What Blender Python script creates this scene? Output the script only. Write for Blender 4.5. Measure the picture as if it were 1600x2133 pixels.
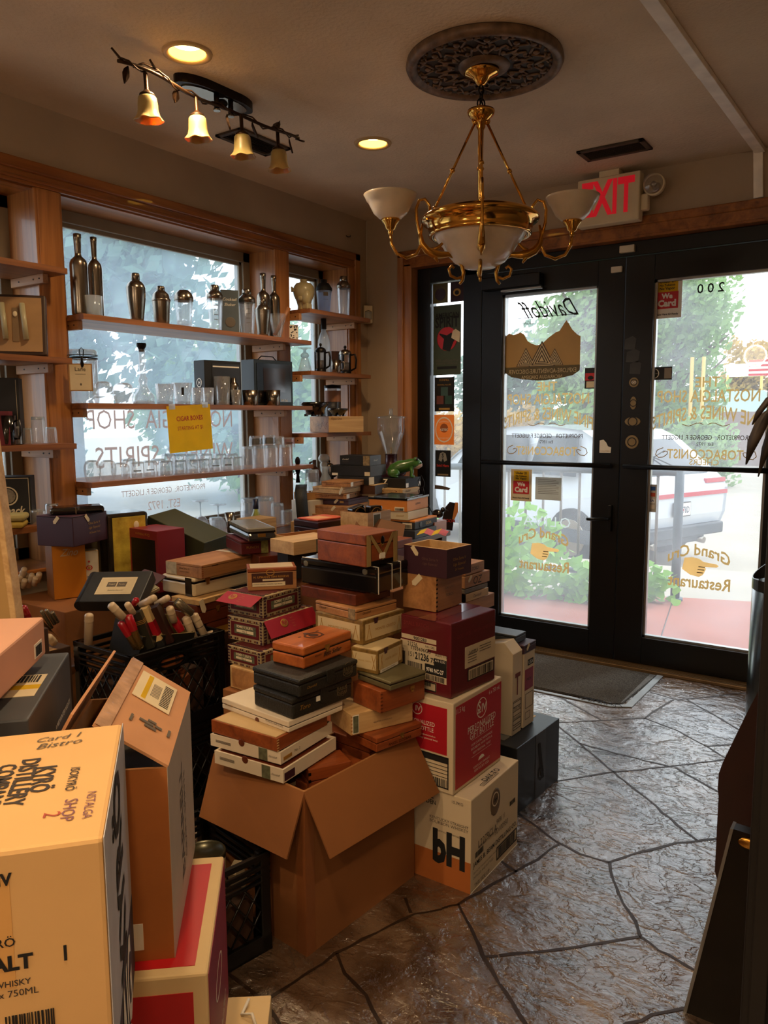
import bpy, bmesh, math, random
from mathutils import Vector, Matrix
random.seed(7)
S = bpy.context.scene
for o in list(bpy.data.objects): bpy.data.objects.remove(o)
COL = S.collection
R = math.radians
# ---------------------------------------------------------------- camera
def make_camera():
    cam = bpy.data.cameras.new('camera'); o = bpy.data.objects.new('camera', cam); COL.objects.link(o)
    yaw, pitch, roll = R(34.49951), R(7.01351), R(-0.30047)
    f = Vector((-math.sin(yaw)*math.cos(pitch), math.cos(yaw)*math.cos(pitch), -math.sin(pitch)))
    r = f.cross(Vector((0, 0, 1))).normalized(); u = r.cross(f)
    c, s = math.cos(roll), math.sin(roll)
    r2 = r*c + u*s; u2 = -r*s + u*c
    m = Matrix((r2, u2, -f)).transposed().to_4x4(); m.translation = Vector((2.87, -4.0, 1.33))
    o.matrix_world = m
    cam.sensor_fit = 'VERTICAL'; cam.sensor_height = 32.0; cam.sensor_width = 24.0
    cam.lens = 1608.1/2133*32.0; cam.clip_start = 0.03; cam.clip_end = 400
    S.camera = o
make_camera()
# ---------------------------------------------------------------- light and exposure
S.view_settings.view_transform = 'Standard'; S.view_settings.look = 'None'
S.view_settings.exposure = 1.3; S.view_settings.gamma = 1.0
S.view_settings.use_curve_mapping = False
W = bpy.data.worlds.new('overcast'); S.world = W; W.use_nodes = True
WN = W.node_tree.nodes; WL = W.node_tree.links
bg = WN['Background']; tc = WN.new('ShaderNodeTexCoord'); sp = WN.new('ShaderNodeSeparateXYZ'); rp = WN.new('ShaderNodeValToRGB')
WL.new(tc.outputs['Generated'], sp.inputs[0]); WL.new(sp.outputs['Z'], rp.inputs[0]); WL.new(rp.outputs[0], bg.inputs[0])
rp.color_ramp.elements[0].position = 0.45; rp.color_ramp.elements[0].color = (0.93, 0.96, 1.0, 1)
rp.color_ramp.elements[1].position = 1.0; rp.color_ramp.elements[1].color = (0.80, 0.90, 1.0, 1)
bg.inputs[1].default_value = 1.55
def lamp(name, kind, loc, energy, color, size=0.1, rot=(0, 0, 0), **kw):
    l = bpy.data.lights.new(name, kind); l.energy = energy; l.color = color
    for k, v in kw.items(): setattr(l, k, v)
    o = bpy.data.objects.new(name, l); COL.objects.link(o); o.location = loc; o.rotation_euler = rot
    return o
sun = lamp('sun', 'SUN', (0, 8, 12), 1.0, (1.0, 0.96, 0.9), rot=(R(-42), R(25), 0), angle=R(6))
WARM = (1.0, 0.70, 0.40)
# daylight portals in the glazed openings
for nm, loc, rot, sx, sy in (('portal_door', (1.45, 0.2, 1.1), (R(90), 0, 0), 2.1, 2.15), ('portal_window', (-0.27, -1.45, 1.48), (0, R(-90), 0), 1.45, 1.25),
                             ('portal_window', (-0.27, -0.47, 1.48), (0, R(-90), 0), 1.45, 0.5), ('portal_window', (-0.27, -3.0, 1.48), (0, R(-90), 0), 1.45, 1.4)):
    a = lamp(nm, 'AREA', loc, 1, (1, 1, 1), rot=rot, shape='RECTANGLE', size=sx, size_y=sy); a.data.cycles.is_portal = True
# the shop's recessed ceiling lamps: their spots sit inside the cans built further down
CANS = [(0.805, -2.127, 1), (0.816, -1.082, 1), (2.35, -3.75, 0), (1.55, -4.35, 0), (2.9, -5.3, 0), (3.3, -3.2, 0)]  # first two in view; others unseen, placed for warm light on the near boxes
CAN_POWER = [18, 16, 20, 24, 30, 14]
# two unseen globe lamps added behind the camera as warm fill
FILL_GLOBES = [(1.3, -5.6, 2.0, 42), (3.3, -5.2, 2.0, 38)]

# ---------------------------------------------------------------- material helpers
def srgb(h):
    h = h.lstrip('#'); v = [int(h[i:i+2], 16)/255 for i in (0, 2, 4)]
    return tuple(((c/12.92) if c <= 0.04045 else ((c+0.055)/1.055)**2.4) for c in v) + (1,)
MATS = {}
def mat(name, col, rough=0.6, metal=0.0, var=0.12, nscale=14.0, bump=0.0, bscale=60.0, spec=0.5, coat=0.0, stretch=None, emit=0.0, trans=0.0, aniso=None):
    if name in MATS: return MATS[name]
    m = bpy.data.materials.new(name); m.use_nodes = True; n = m.node_tree.nodes; l = m.node_tree.links
    p = n['Principled BSDF']; c = srgb(col) if isinstance(col, str) else tuple(col)+(1,)*(4-len(col))
    p.inputs['Roughness'].default_value = rough; p.inputs['Metallic'].default_value = metal
    p.inputs['Specular IOR Level'].default_value = spec; p.inputs['Coat Weight'].default_value = coat
    p.inputs['Coat Roughness'].default_value = 0.12
    if trans: p.inputs['Transmission Weight'].default_value = trans
    p.inputs['Base Color'].default_value = c
    if emit: p.inputs['Emission Color'].default_value = c; p.inputs['Emission Strength'].default_value = emit
    t = n.new('ShaderNodeTexCoord'); mp = n.new('ShaderNodeMapping'); l.new(t.outputs['Object'], mp.inputs[0])
    if stretch: mp.inputs['Scale'].default_value = stretch
    if var:
        x = n.new('ShaderNodeTexNoise'); x.inputs['Scale'].default_value = nscale; x.inputs['Detail'].default_value = 5
        l.new(mp.outputs[0], x.inputs['Vector'])
        r = n.new('ShaderNodeValToRGB'); l.new(x.outputs['Fac'], r.inputs[0])
        r.color_ramp.elements[0].position = 0.3; r.color_ramp.elements[1].position = 0.7
        r.color_ramp.elements[0].color = tuple(v*(1-var) for v in c[:3])+(1,)
        r.color_ramp.elements[1].color = tuple(min(1, v*(1+var*0.8)) for v in c[:3])+(1,)
        l.new(r.outputs[0], p.inputs['Base Color'])
    if bump:
        x = n.new('ShaderNodeTexNoise'); x.inputs['Scale'].default_value = bscale; x.inputs['Detail'].default_value = 4
        l.new(mp.outputs[0], x.inputs['Vector']); b = n.new('ShaderNodeBump'); b.inputs['Strength'].default_value = bump
        b.inputs['Distance'].default_value = 0.004; l.new(x.outputs['Fac'], b.inputs['Height']); l.new(b.outputs[0], p.inputs['Normal'])
    MATS[name] = m; return m
def wood(name, c1, c2, axis=0, rough=0.45, scale=9.0, coat=0.0, fine=1.0):
    """wood grain: noise stretched along the board"""
    if name in MATS: return MATS[name]
    m = bpy.data.materials.new(name); m.use_nodes = True; n = m.node_tree.nodes; l = m.node_tree.links
    p = n['Principled BSDF']; p.inputs['Roughness'].default_value = rough; p.inputs['Coat Weight'].default_value = coat
    t = n.new('ShaderNodeTexCoord'); mp = n.new('ShaderNodeMapping'); l.new(t.outputs['Object'], mp.inputs[0])
    s = [scale*1.6]*3; s[axis] = scale*0.10; mp.inputs['Scale'].default_value = s
    x = n.new('ShaderNodeTexNoise'); x.inputs['Scale'].default_value = 1.3; x.inputs['Detail'].default_value = 6; x.inputs['Distortion'].default_value = 1.1
    l.new(mp.outputs[0], x.inputs['Vector'])
    mp2 = n.new('ShaderNodeMapping'); s2 = [scale*14]*3; s2[axis] = scale*0.5; mp2.inputs['Scale'].default_value = s2; l.new(t.outputs['Object'], mp2.inputs[0])
    y = n.new('ShaderNodeTexNoise'); y.inputs['Scale'].default_value = 1.0; y.inputs['Detail'].default_value = 3; l.new(mp2.outputs[0], y.inputs['Vector'])
    mx = n.new('ShaderNodeMath'); mx.operation = 'MULTIPLY_ADD'; l.new(y.outputs['Fac'], mx.inputs[0]); mx.inputs[1].default_value = 0.35*fine
    l.new(x.outputs['Fac'], mx.inputs[2])
    r = n.new('ShaderNodeValToRGB'); l.new(mx.outputs[0], r.inputs[0]); r.color_ramp.elements[0].position = 0.45; r.color_ramp.elements[1].position = 0.85
    r.color_ramp.elements[0].color = srgb(c2); r.color_ramp.elements[1].color = srgb(c1)
    l.new(r.outputs[0], p.inputs['Base Color'])
    b = n.new('ShaderNodeBump'); b.inputs['Strength'].default_value = 0.25; b.inputs['Distance'].default_value = 0.002
    l.new(y.outputs['Fac'], b.inputs['Height']); l.new(b.outputs[0], p.inputs['Normal'])
    MATS[name] = m; return m
def clear(name, tint=(0.96, 0.98, 0.98), milk=0.05, gloss=0.10, rough=0.02, milkcol=(0.85, 0.9, 0.95), edge=0.35):
    """thin clear glass or plastic: mostly transparent, reflecting more at the edges, a little dust or frost"""
    if name in MATS: return MATS[name]
    m = bpy.data.materials.new(name); m.use_nodes = True; n = m.node_tree.nodes; l = m.node_tree.links
    n.remove(n['Principled BSDF']); out = n['Material Output']
    tr = n.new('ShaderNodeBsdfTransparent'); tr.inputs[0].default_value = tuple(tint)+(1,)
    gl = n.new('ShaderNodeBsdfGlossy'); gl.inputs['Roughness'].default_value = rough
    df = n.new('ShaderNodeBsdfTranslucent'); df.inputs[0].default_value = tuple(milkcol)+(1,)
    d2 = n.new('ShaderNodeBsdfDiffuse'); d2.inputs[0].default_value = tuple(milkcol)+(1,)
    md = n.new('ShaderNodeMixShader'); md.inputs[0].default_value = 0.4; l.new(df.outputs[0], md.inputs[1]); l.new(d2.outputs[0], md.inputs[2])
    m1 = n.new('ShaderNodeMixShader'); l.new(tr.outputs[0], m1.inputs[1]); l.new(md.outputs[0], m1.inputs[2])
    nz = n.new('ShaderNodeTexNoise'); nz.inputs['Scale'].default_value = 3.0; tcn = n.new('ShaderNodeTexCoord'); l.new(tcn.outputs['Object'], nz.inputs['Vector'])
    ml = n.new('ShaderNodeMath'); ml.operation = 'MULTIPLY'; l.new(nz.outputs['Fac'], ml.inputs[0]); ml.inputs[1].default_value = milk*2; l.new(ml.outputs[0], m1.inputs[0])
    lw = n.new('ShaderNodeLayerWeight'); lw.inputs['Blend'].default_value = 0.25
    ma = n.new('ShaderNodeMath'); ma.operation = 'MULTIPLY_ADD'; l.new(lw.outputs['Facing'], ma.inputs[0]); ma.inputs[1].default_value = edge; ma.inputs[2].default_value = gloss*0.4
    m2 = n.new('ShaderNodeMixShader'); l.new(ma.outputs[0], m2.inputs[0]); l.new(m1.outputs[0], m2.inputs[1]); l.new(gl.outputs[0], m2.inputs[2])
    l.new(m2.outputs[0], out.inputs[0]); MATS[name] = m; return m
def paper(name, col, tr=0.35):
    """thin print on glass: lets part of the daylight through"""
    m = mat(name, col, 0.6, var=0.05)
    if 'thin' in m: return m
    m['thin'] = 1; n = m.node_tree.nodes; l = m.node_tree.links; p = n['Principled BSDF']; t = n.new('ShaderNodeBsdfTranslucent'); x = n.new('ShaderNodeMixShader')
    s = p.inputs['Base Color'].links[0].from_socket; l.new(s, t.inputs[0]); x.inputs[0].default_value = tr; l.new(p.outputs[0], x.inputs[1]); l.new(t.outputs[0], x.inputs[2]); l.new(x.outputs[0], n['Material Output'].inputs[0])
    return m
# ---------------------------------------------------------------- mesh helpers
TEXT = {}
def text_data(s, shear=0.0, bold=0.0, spacing=1.0):
    k = (s, shear, bold, spacing)
    if k in TEXT: return TEXT[k]
    c = bpy.data.curves.new('t', 'FONT'); c.body = s; c.size = 1; c.shear = shear; c.offset = bold; c.space_character = spacing
    c.align_x = 'CENTER'; c.resolution_u = 2; c.dimensions = '2D'; c.fill_mode = 'BOTH'
    o = bpy.data.objects.new('t', c); COL.objects.link(o); bpy.context.view_layer.update()
    dg = bpy.context.evaluated_depsgraph_get(); me = bpy.data.meshes.new_from_object(o.evaluated_get(dg))
    v = [(p.co.x, p.co.y) for p in me.vertices]; f = [tuple(p.vertices) for p in me.polygons]
    bpy.data.objects.remove(o); bpy.data.curves.remove(c); bpy.data.meshes.remove(me)
    x0 = min(p[0] for p in v); x1 = max(p[0] for p in v); y0 = min(p[1] for p in v); y1 = max(p[1] for p in v)
    w = x1-x0; v = [((x-(x0+x1)/2)/w, (y-(y0+y1)/2)/w) for x, y in v]
    TEXT[k] = (v, f, (y1-y0)/w); return TEXT[k]
class MB:
    def __init__(self): self.bm = bmesh.new(); self.mats = []
    def mi(self, m):
        if m not in self.mats: self.mats.append(m)
        return self.mats.index(m)
    def face(self, vs, m, smooth=False):
        try: f = self.bm.faces.new(vs)
        except ValueError: return None
        f.material_index = self.mi(m); f.smooth = smooth; return f
    def box(self, lo, hi, m, M=None, bev=0.0):
        x0, y0, z0 = lo; x1, y1, z1 = hi
        c = [Vector(p) for p in ((x0, y0, z0), (x1, y0, z0), (x1, y1, z0), (x0, y1, z0), (x0, y0, z1), (x1, y0, z1), (x1, y1, z1), (x0, y1, z1))]
        if M is not None: c = [M @ p for p in c]
        v = [self.bm.verts.new(p) for p in c]
        fs = [self.face([v[i] for i in q], m) for q in ((0, 3, 2, 1), (4, 5, 6, 7), (0, 1, 5, 4), (1, 2, 6, 5), (2, 3, 7, 6), (3, 0, 4, 7))]
        if bev:
            es = {e for f in fs for e in f.edges}
            r = bmesh.ops.bevel(self.bm, geom=list(es), offset=bev, segments=2, affect='EDGES', profile=0.5)
            k = self.mi(m)
            for f in r['faces']: f.material_index = k
        return self
    def hexa(self, pts, m):
        v = [self.bm.verts.new(p) for p in pts]
        for q in ((0, 3, 2, 1), (4, 5, 6, 7), (0, 1, 5, 4), (1, 2, 6, 5), (2, 3, 7, 6), (3, 0, 4, 7)): self.face([v[i] for i in q], m)
        return self
    def lathe(self, prof, m, seg=28, M=None, wav=0, nw=6, closed=False):
        """prof: list of (r, z); wav: ripple of the last rings"""
        rings = []
        for i, (r, z) in enumerate(prof):
            ring = []
            k = wav*(i/(len(prof)-1))**3 if wav else 0
            for j in range(seg):
                a = 2*math.pi*j/seg; rr = r*(1+k*math.cos(nw*a)); p = Vector((rr*math.cos(a), rr*math.sin(a), z+(k*r*0.5*math.cos(nw*a) if wav else 0)))
                ring.append(self.bm.verts.new(M @ p if M is not None else p))
            rings.append(ring)
        for a, b in zip(rings, rings[1:]):
            for j in range(seg): self.face([a[j], a[(j+1) % seg], b[(j+1) % seg], b[j]], m, True)
        if closed:
            if prof[0][0] > 1e-5: self.face(list(reversed(rings[0])), m)
            if prof[-1][0] > 1e-5: self.face(rings[-1], m)
        return self
    def cyl(self, a, b, r, m, seg=14, r2=None, caps=True):
        a = Vector(a); b = Vector(b); d = b-a; q = d.to_track_quat('Z', 'Y'); M = Matrix.Translation(a) @ q.to_matrix().to_4x4()
        return self.lathe([(r, 0), (r if r2 is None else r2, d.length)], m, seg, M, closed=caps)
    def tube(self, pts, r, m, seg=10, rad=None, closed=False):
        pts = [Vector(p) for p in pts]; n = len(pts); rings = []; up = None
        for i, p in enumerate(pts):
            if closed: t = pts[(i+1) % n]-pts[i-1]
            else: t = pts[min(i+1, n-1)]-pts[max(i-1, 0)]
            t.normalize()
            if up is None: up = t.orthogonal().normalized()
            up = (up-t*up.dot(t)).normalized(); s = t.cross(up); rr = rad[i] if rad else r
            rings.append([self.bm.verts.new(p+(up*math.cos(2*math.pi*j/seg)+s*math.sin(2*math.pi*j/seg))*rr) for j in range(seg)])
        pr = list(zip(rings, rings[1:]))
        if closed: pr.append((rings[-1], rings[0]))
        for a, b in pr:
            for j in range(seg): self.face([a[j], a[(j+1) % seg], b[(j+1) % seg], b[j]], m, True)
        if not closed: self.face(list(reversed(rings[0])), m); self.face(rings[-1], m)
        return self
    def prism(self, pts, h0, h1, m, M=None):
        """polygon in xy extruded along z"""
        T = (lambda p: M @ Vector(p)) if M is not None else Vector
        a = [self.bm.verts.new(T((x, y, h0))) for x, y in pts]; b = [self.bm.verts.new(T((x, y, h1))) for x, y in pts]
        self.face(list(reversed(a)), m); self.face(b, m); n = len(pts)
        for i in range(n): self.face([a[i], a[(i+1) % n], b[(i+1) % n], b[i]], m)
        return self
    def ring2(self, cx, cy, ro, ri, h0, h1, m, M=None, seg=24, ey=1.0):
        T = (lambda p: M @ Vector(p)) if M is not None else Vector
        rs = []
        for r, h in ((ro, h0), (ro, h1), (ri, h1), (ri, h0)):
            rs.append([self.bm.verts.new(T((cx+r*math.cos(2*math.pi*j/seg), cy+r*ey*math.sin(2*math.pi*j/seg), h))) for j in range(seg)])
        for k in range(4):
            a, b = rs[k], rs[(k+1) % 4]
            for j in range(seg): self.face([a[j], a[(j+1) % seg], b[(j+1) % seg], b[j]], m)
        return self
    def text(self, s, w, m, M, shear=0.0, bold=0.0, mirror=False, spacing=1.0, ys=1.0, arc=0.0):
        v, f, h = text_data(s, shear, bold, spacing)
        sx = -w if mirror else w
        vs = [self.bm.verts.new(M @ Vector((x*sx, y*w*ys-arc*w*(x*2)**2, 0))) for x, y in v]
        for q in f: self.face([vs[i] for i in (q if not mirror else reversed(q))], m)
        return self
    def ellipsoid(self, c, r, m, M=None, seg=16, rings=10):
        prof = []
        MM = Matrix.Translation(Vector(c)) @ Matrix.Diagonal((r[0], r[1], r[2], 1))
        if M is not None: MM = M @ MM
        return self.lathe([(max(1e-4, math.sin(math.pi*i/rings)), -math.cos(math.pi*i/rings)) for i in range(rings+1)], m, seg, MM)
    def build(self, name, parent=None, loc=(0, 0, 0), rotz=0.0):
        me = bpy.data.meshes.new(name); 
        self.bm.to_mesh(me); self.bm.free()
        for m in self.mats: me.materials.append(m)
        o = bpy.data.objects.new(name, me); COL.objects.link(o); o.location = loc; o.rotation_euler = (0, 0, rotz)
        if parent: o.parent = parent
        return o
def tag(o, label, cat, group=None, kind=None):
    o['label'] = label; o['category'] = cat
    if group: o['group'] = group
    if kind: o['kind'] = kind
    return o
def thing(name, label, cat, loc=(0, 0, 0), rotz=0.0, group=None):
    o = bpy.data.objects.new(name, None); COL.objects.link(o); o.location = loc; o.rotation_euler = (0, 0, rotz); o.empty_display_size = 0.05
    return tag(o, label, cat, group)
def struct(mb, name, parent=None, label=None):
    o = mb.build(name, parent)
    if not parent: o['kind'] = 'structure'
    if label: o['label'] = label
    return o
def ORD(i): return ['first', 'second', 'third', 'fourth', 'fifth', 'sixth', 'seventh', 'eighth', 'ninth', 'tenth', 'eleventh', 'twelfth', 'thirteenth', 'fourteenth', 'fifteenth', 'sixteenth', 'seventeenth'][i]
BOX={
'F1':(1.922,-2.203,0.000,0.277,90.0,0.310,0.250),
'F2':(1.868,-2.210,0.279,0.545,88.0,0.282,0.200),
'F3':(1.846,-2.186,0.546,0.762,83.4,0.225,0.181),
'F4':(1.750,-2.104,0.764,0.868,87.0,0.140,0.120),
'F5':(1.789,-2.112,0.869,0.953,84.5,0.125,0.156),
'BK':(1.846,-1.739,0.000,0.236,87.0,0.330,0.260),
'HB':(1.790,-1.660,0.237,0.527,88.0,0.070,0.170),
'PB':(1.794,-1.632,0.238,0.507,88.0,0.090,0.160),
'CA':(1.706,-2.654,0.000,0.431,85.0,0.440,0.345),
'C1':(1.641,-2.655,0.436,0.470,93.6,0.229,0.226),
'C2':(1.617,-2.637,0.471,0.502,94.0,0.227,0.233),
'C3':(1.610,-2.641,0.504,0.538,91.1,0.204,0.229),
'C4':(1.613,-2.601,0.540,0.570,84.3,0.200,0.267),
'C5':(1.618,-2.590,0.572,0.628,82.3,0.213,0.156),
'C6':(1.636,-2.583,0.630,0.677,85.0,0.220,0.176),
'C7':(1.594,-2.516,0.678,0.736,88.5,0.201,0.114),
'E1':(1.736,-2.391,0.440,0.479,76.0,0.169,0.130),
'E2':(1.671,-2.416,0.480,0.539,66.0,0.198,0.120),
'E3':(1.734,-2.367,0.540,0.600,76.0,0.165,0.118),
'E4':(1.756,-2.354,0.602,0.628,77.3,0.138,0.135),
'E5':(1.696,-2.326,0.629,0.695,91.8,0.132,0.089),
'E6':(1.633,-2.308,0.697,0.765,84.4,0.185,0.186),
'E7':(1.612,-2.310,0.766,0.796,81.0,0.169,0.171),
'E8':(1.590,-2.281,0.797,0.829,85.9,0.159,0.216),
'E9':(1.643,-2.254,0.831,0.909,88.2,0.205,0.288),
'E10':(1.623,-2.277,0.911,1.003,82.7,0.136,0.197),
'D1':(1.331,-2.372,0.500,0.570,87.0,0.200,0.169),
'D2':(1.289,-2.358,0.571,0.629,87.0,0.200,0.148),
'D3':(1.251,-2.307,0.631,0.707,89.6,0.240,0.152),
'D4':(1.229,-2.280,0.708,0.777,89.6,0.179,0.156),
'D5':(1.134,-2.247,0.778,0.850,46.8,0.157,0.090),
'G5':(0.837,-2.155,0.562,0.605,91.2,0.190,0.176),
'G4':(0.842,-2.203,0.607,0.681,91.3,0.220,0.173),
'G3':(0.852,-2.204,0.682,0.701,93.1,0.200,0.133),
'G2':(0.806,-2.181,0.702,0.768,89.9,0.290,0.173),
'G1':(0.836,-2.170,0.769,0.817,91.0,0.300,0.184),
'K0':(0.921,-2.548,0.302,0.600,88.0,0.385,0.310),
'ZI':(0.265,-2.377,0.660,0.863,69.0,0.118,0.120),
'PU':(0.363,-2.350,0.864,0.976,108.0,0.200,0.160),
'RD':(0.505,-2.090,0.661,0.901,87.1,0.130,0.180),
'O4':(0.908,-0.885,0.745,0.784,92.0,0.220,0.200),
'O3':(0.893,-0.860,0.785,0.830,94.0,0.240,0.200),
'O2':(0.865,-0.877,0.832,0.872,94.3,0.215,0.217),
'O1':(0.862,-0.882,0.873,0.928,96.0,0.239,0.210),
'N3':(0.538,-0.422,0.875,0.905,94.0,0.200,0.170),
'N2':(0.546,-0.435,0.906,0.931,94.0,0.200,0.170),
'N1':(0.522,-0.367,0.932,0.985,94.0,0.180,0.160),
'K6':(0.377,-0.799,0.760,0.814,95.0,0.196,0.175),
'K5':(0.409,-0.769,0.815,0.859,97.0,0.240,0.253),
'K4':(0.385,-0.720,0.860,0.892,97.0,0.220,0.297),
'K3':(0.377,-0.725,0.894,0.922,103.9,0.268,0.199),
'K2':(0.362,-0.752,0.924,0.957,94.2,0.194,0.188),
'K1':(0.399,-0.716,0.959,0.987,102.6,0.223,0.174),
'J4':(0.426,-0.532,0.905,0.955,98.0,0.200,0.120),
'J3':(0.391,-0.541,0.956,1.001,98.0,0.160,0.200),
'J2':(0.390,-0.524,1.002,1.061,99.0,0.200,0.250),
'J1':(0.378,-0.510,1.062,1.116,99.0,0.140,0.190),
'W1':(1.141,-1.595,0.790,0.960,88.0,0.093,0.137),
'X1':(1.420,-1.779,0.800,0.900,90.0,0.200,0.120),
'P5':(1.626,-1.710,0.645,0.695,86.0,0.207,0.140),
'P4':(1.631,-1.705,0.696,0.725,86.0,0.151,0.140),
'P3':(1.631,-1.713,0.727,0.743,86.0,0.152,0.140),
'P2':(1.631,-1.712,0.745,0.787,86.0,0.165,0.140),
'P1':(1.629,-1.703,0.788,0.825,88.0,0.130,0.140),
'I1':(0.896,-1.999,0.880,0.930,60.0,0.106,0.281),
'I2':(0.846,-1.985,0.828,0.878,62.0,0.113,0.201),
'I3':(0.922,-1.971,0.776,0.826,62.0,0.160,0.120),
'I4':(1.099,-2.013,0.770,0.860,60.0,0.280,0.120),
'I5':(1.155,-2.046,0.865,0.910,80.0,0.200,0.130),
'I6':(1.177,-1.970,0.895,0.945,80.0,0.200,0.130),
'M1':(1.050,-1.737,0.880,0.930,75.0,0.200,0.100),
'Q5':(2.092,-3.315,0.280,0.550,131.7,0.298,0.300),
'Q4':(2.030,-3.321,0.551,0.841,132.6,0.296,0.170),
'KY':(2.227,-3.562,0.555,0.915,139.6,0.302,0.400),
'Q3':(1.878,-3.446,0.600,0.900,137.0,0.366,0.260),
'Q2':(1.977,-3.510,0.902,1.000,137.0,0.300,0.260),
'WC':(0.160,-0.597,1.245,1.335,60.0,0.213,0.300),
'PY':(0.006,-2.372,0.940,1.130,95.0,0.152,0.044),
}
ORI={
'slate':((0.624,-2.516,0.730),(0.872,0.488,0.032),(-0.434,0.742,0.511),(0.225,-0.460,0.859),0.209,0.147,0.045),
'green':((0.556,-1.899,0.835),(-0.114,0.989,0.090),(-0.942,-0.137,0.307),(0.316,-0.050,0.947),0.162,0.307,0.100),
'lidP':((0.743,-2.346,0.742),(-0.396,0.908,0.140),(-0.861,-0.420,0.286),(0.319,-0.008,0.948),0.169,0.086,0.006),
'trayB':((0.749,-2.369,0.730),(0.073,0.967,0.243),(-0.953,-0.005,0.304),(0.295,-0.254,0.921),0.083,0.117,0.012),
'lidM':((1.249,-1.518,0.849),(-0.819,-0.531,0.216),(-0.254,0.674,0.693),(-0.514,0.513,-0.687),0.193,0.082,0.006),
'blackA':((0.902,-1.817,0.856),(0.472,0.882,0.016),(-0.881,0.472,-0.038),(-0.042,0.004,0.999),0.220,0.185,0.020),
'davA':((0.945,-1.727,0.851),(0.506,0.862,0.038),(-0.830,0.475,0.292),(0.234,-0.180,0.956),0.120,0.114,0.030),
'open4':((0.803,-2.596,0.600),(0.967,0.255,-0.024),(-0.154,0.654,0.741),(0.205,-0.712,0.671),0.120,0.112,0.100),
'panel':((1.084,-2.973,0.873),(-0.390,0.155,0.908),(0.542,-0.759,0.362),(0.745,0.633,0.212),0.425,0.150,0.020),
'metal':((2.540,-2.446,-0.004),(0.137,0.238,0.962),(0.816,0.524,-0.246),(-0.562,0.818,-0.122),0.498,0.225,0.020),
'cratebox':((0.890,-2.511,0.600),(0.797,0.575,0.182),(-0.482,0.426,0.766),(0.363,-0.698,0.617),0.080,0.190,0.080),
}
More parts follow.
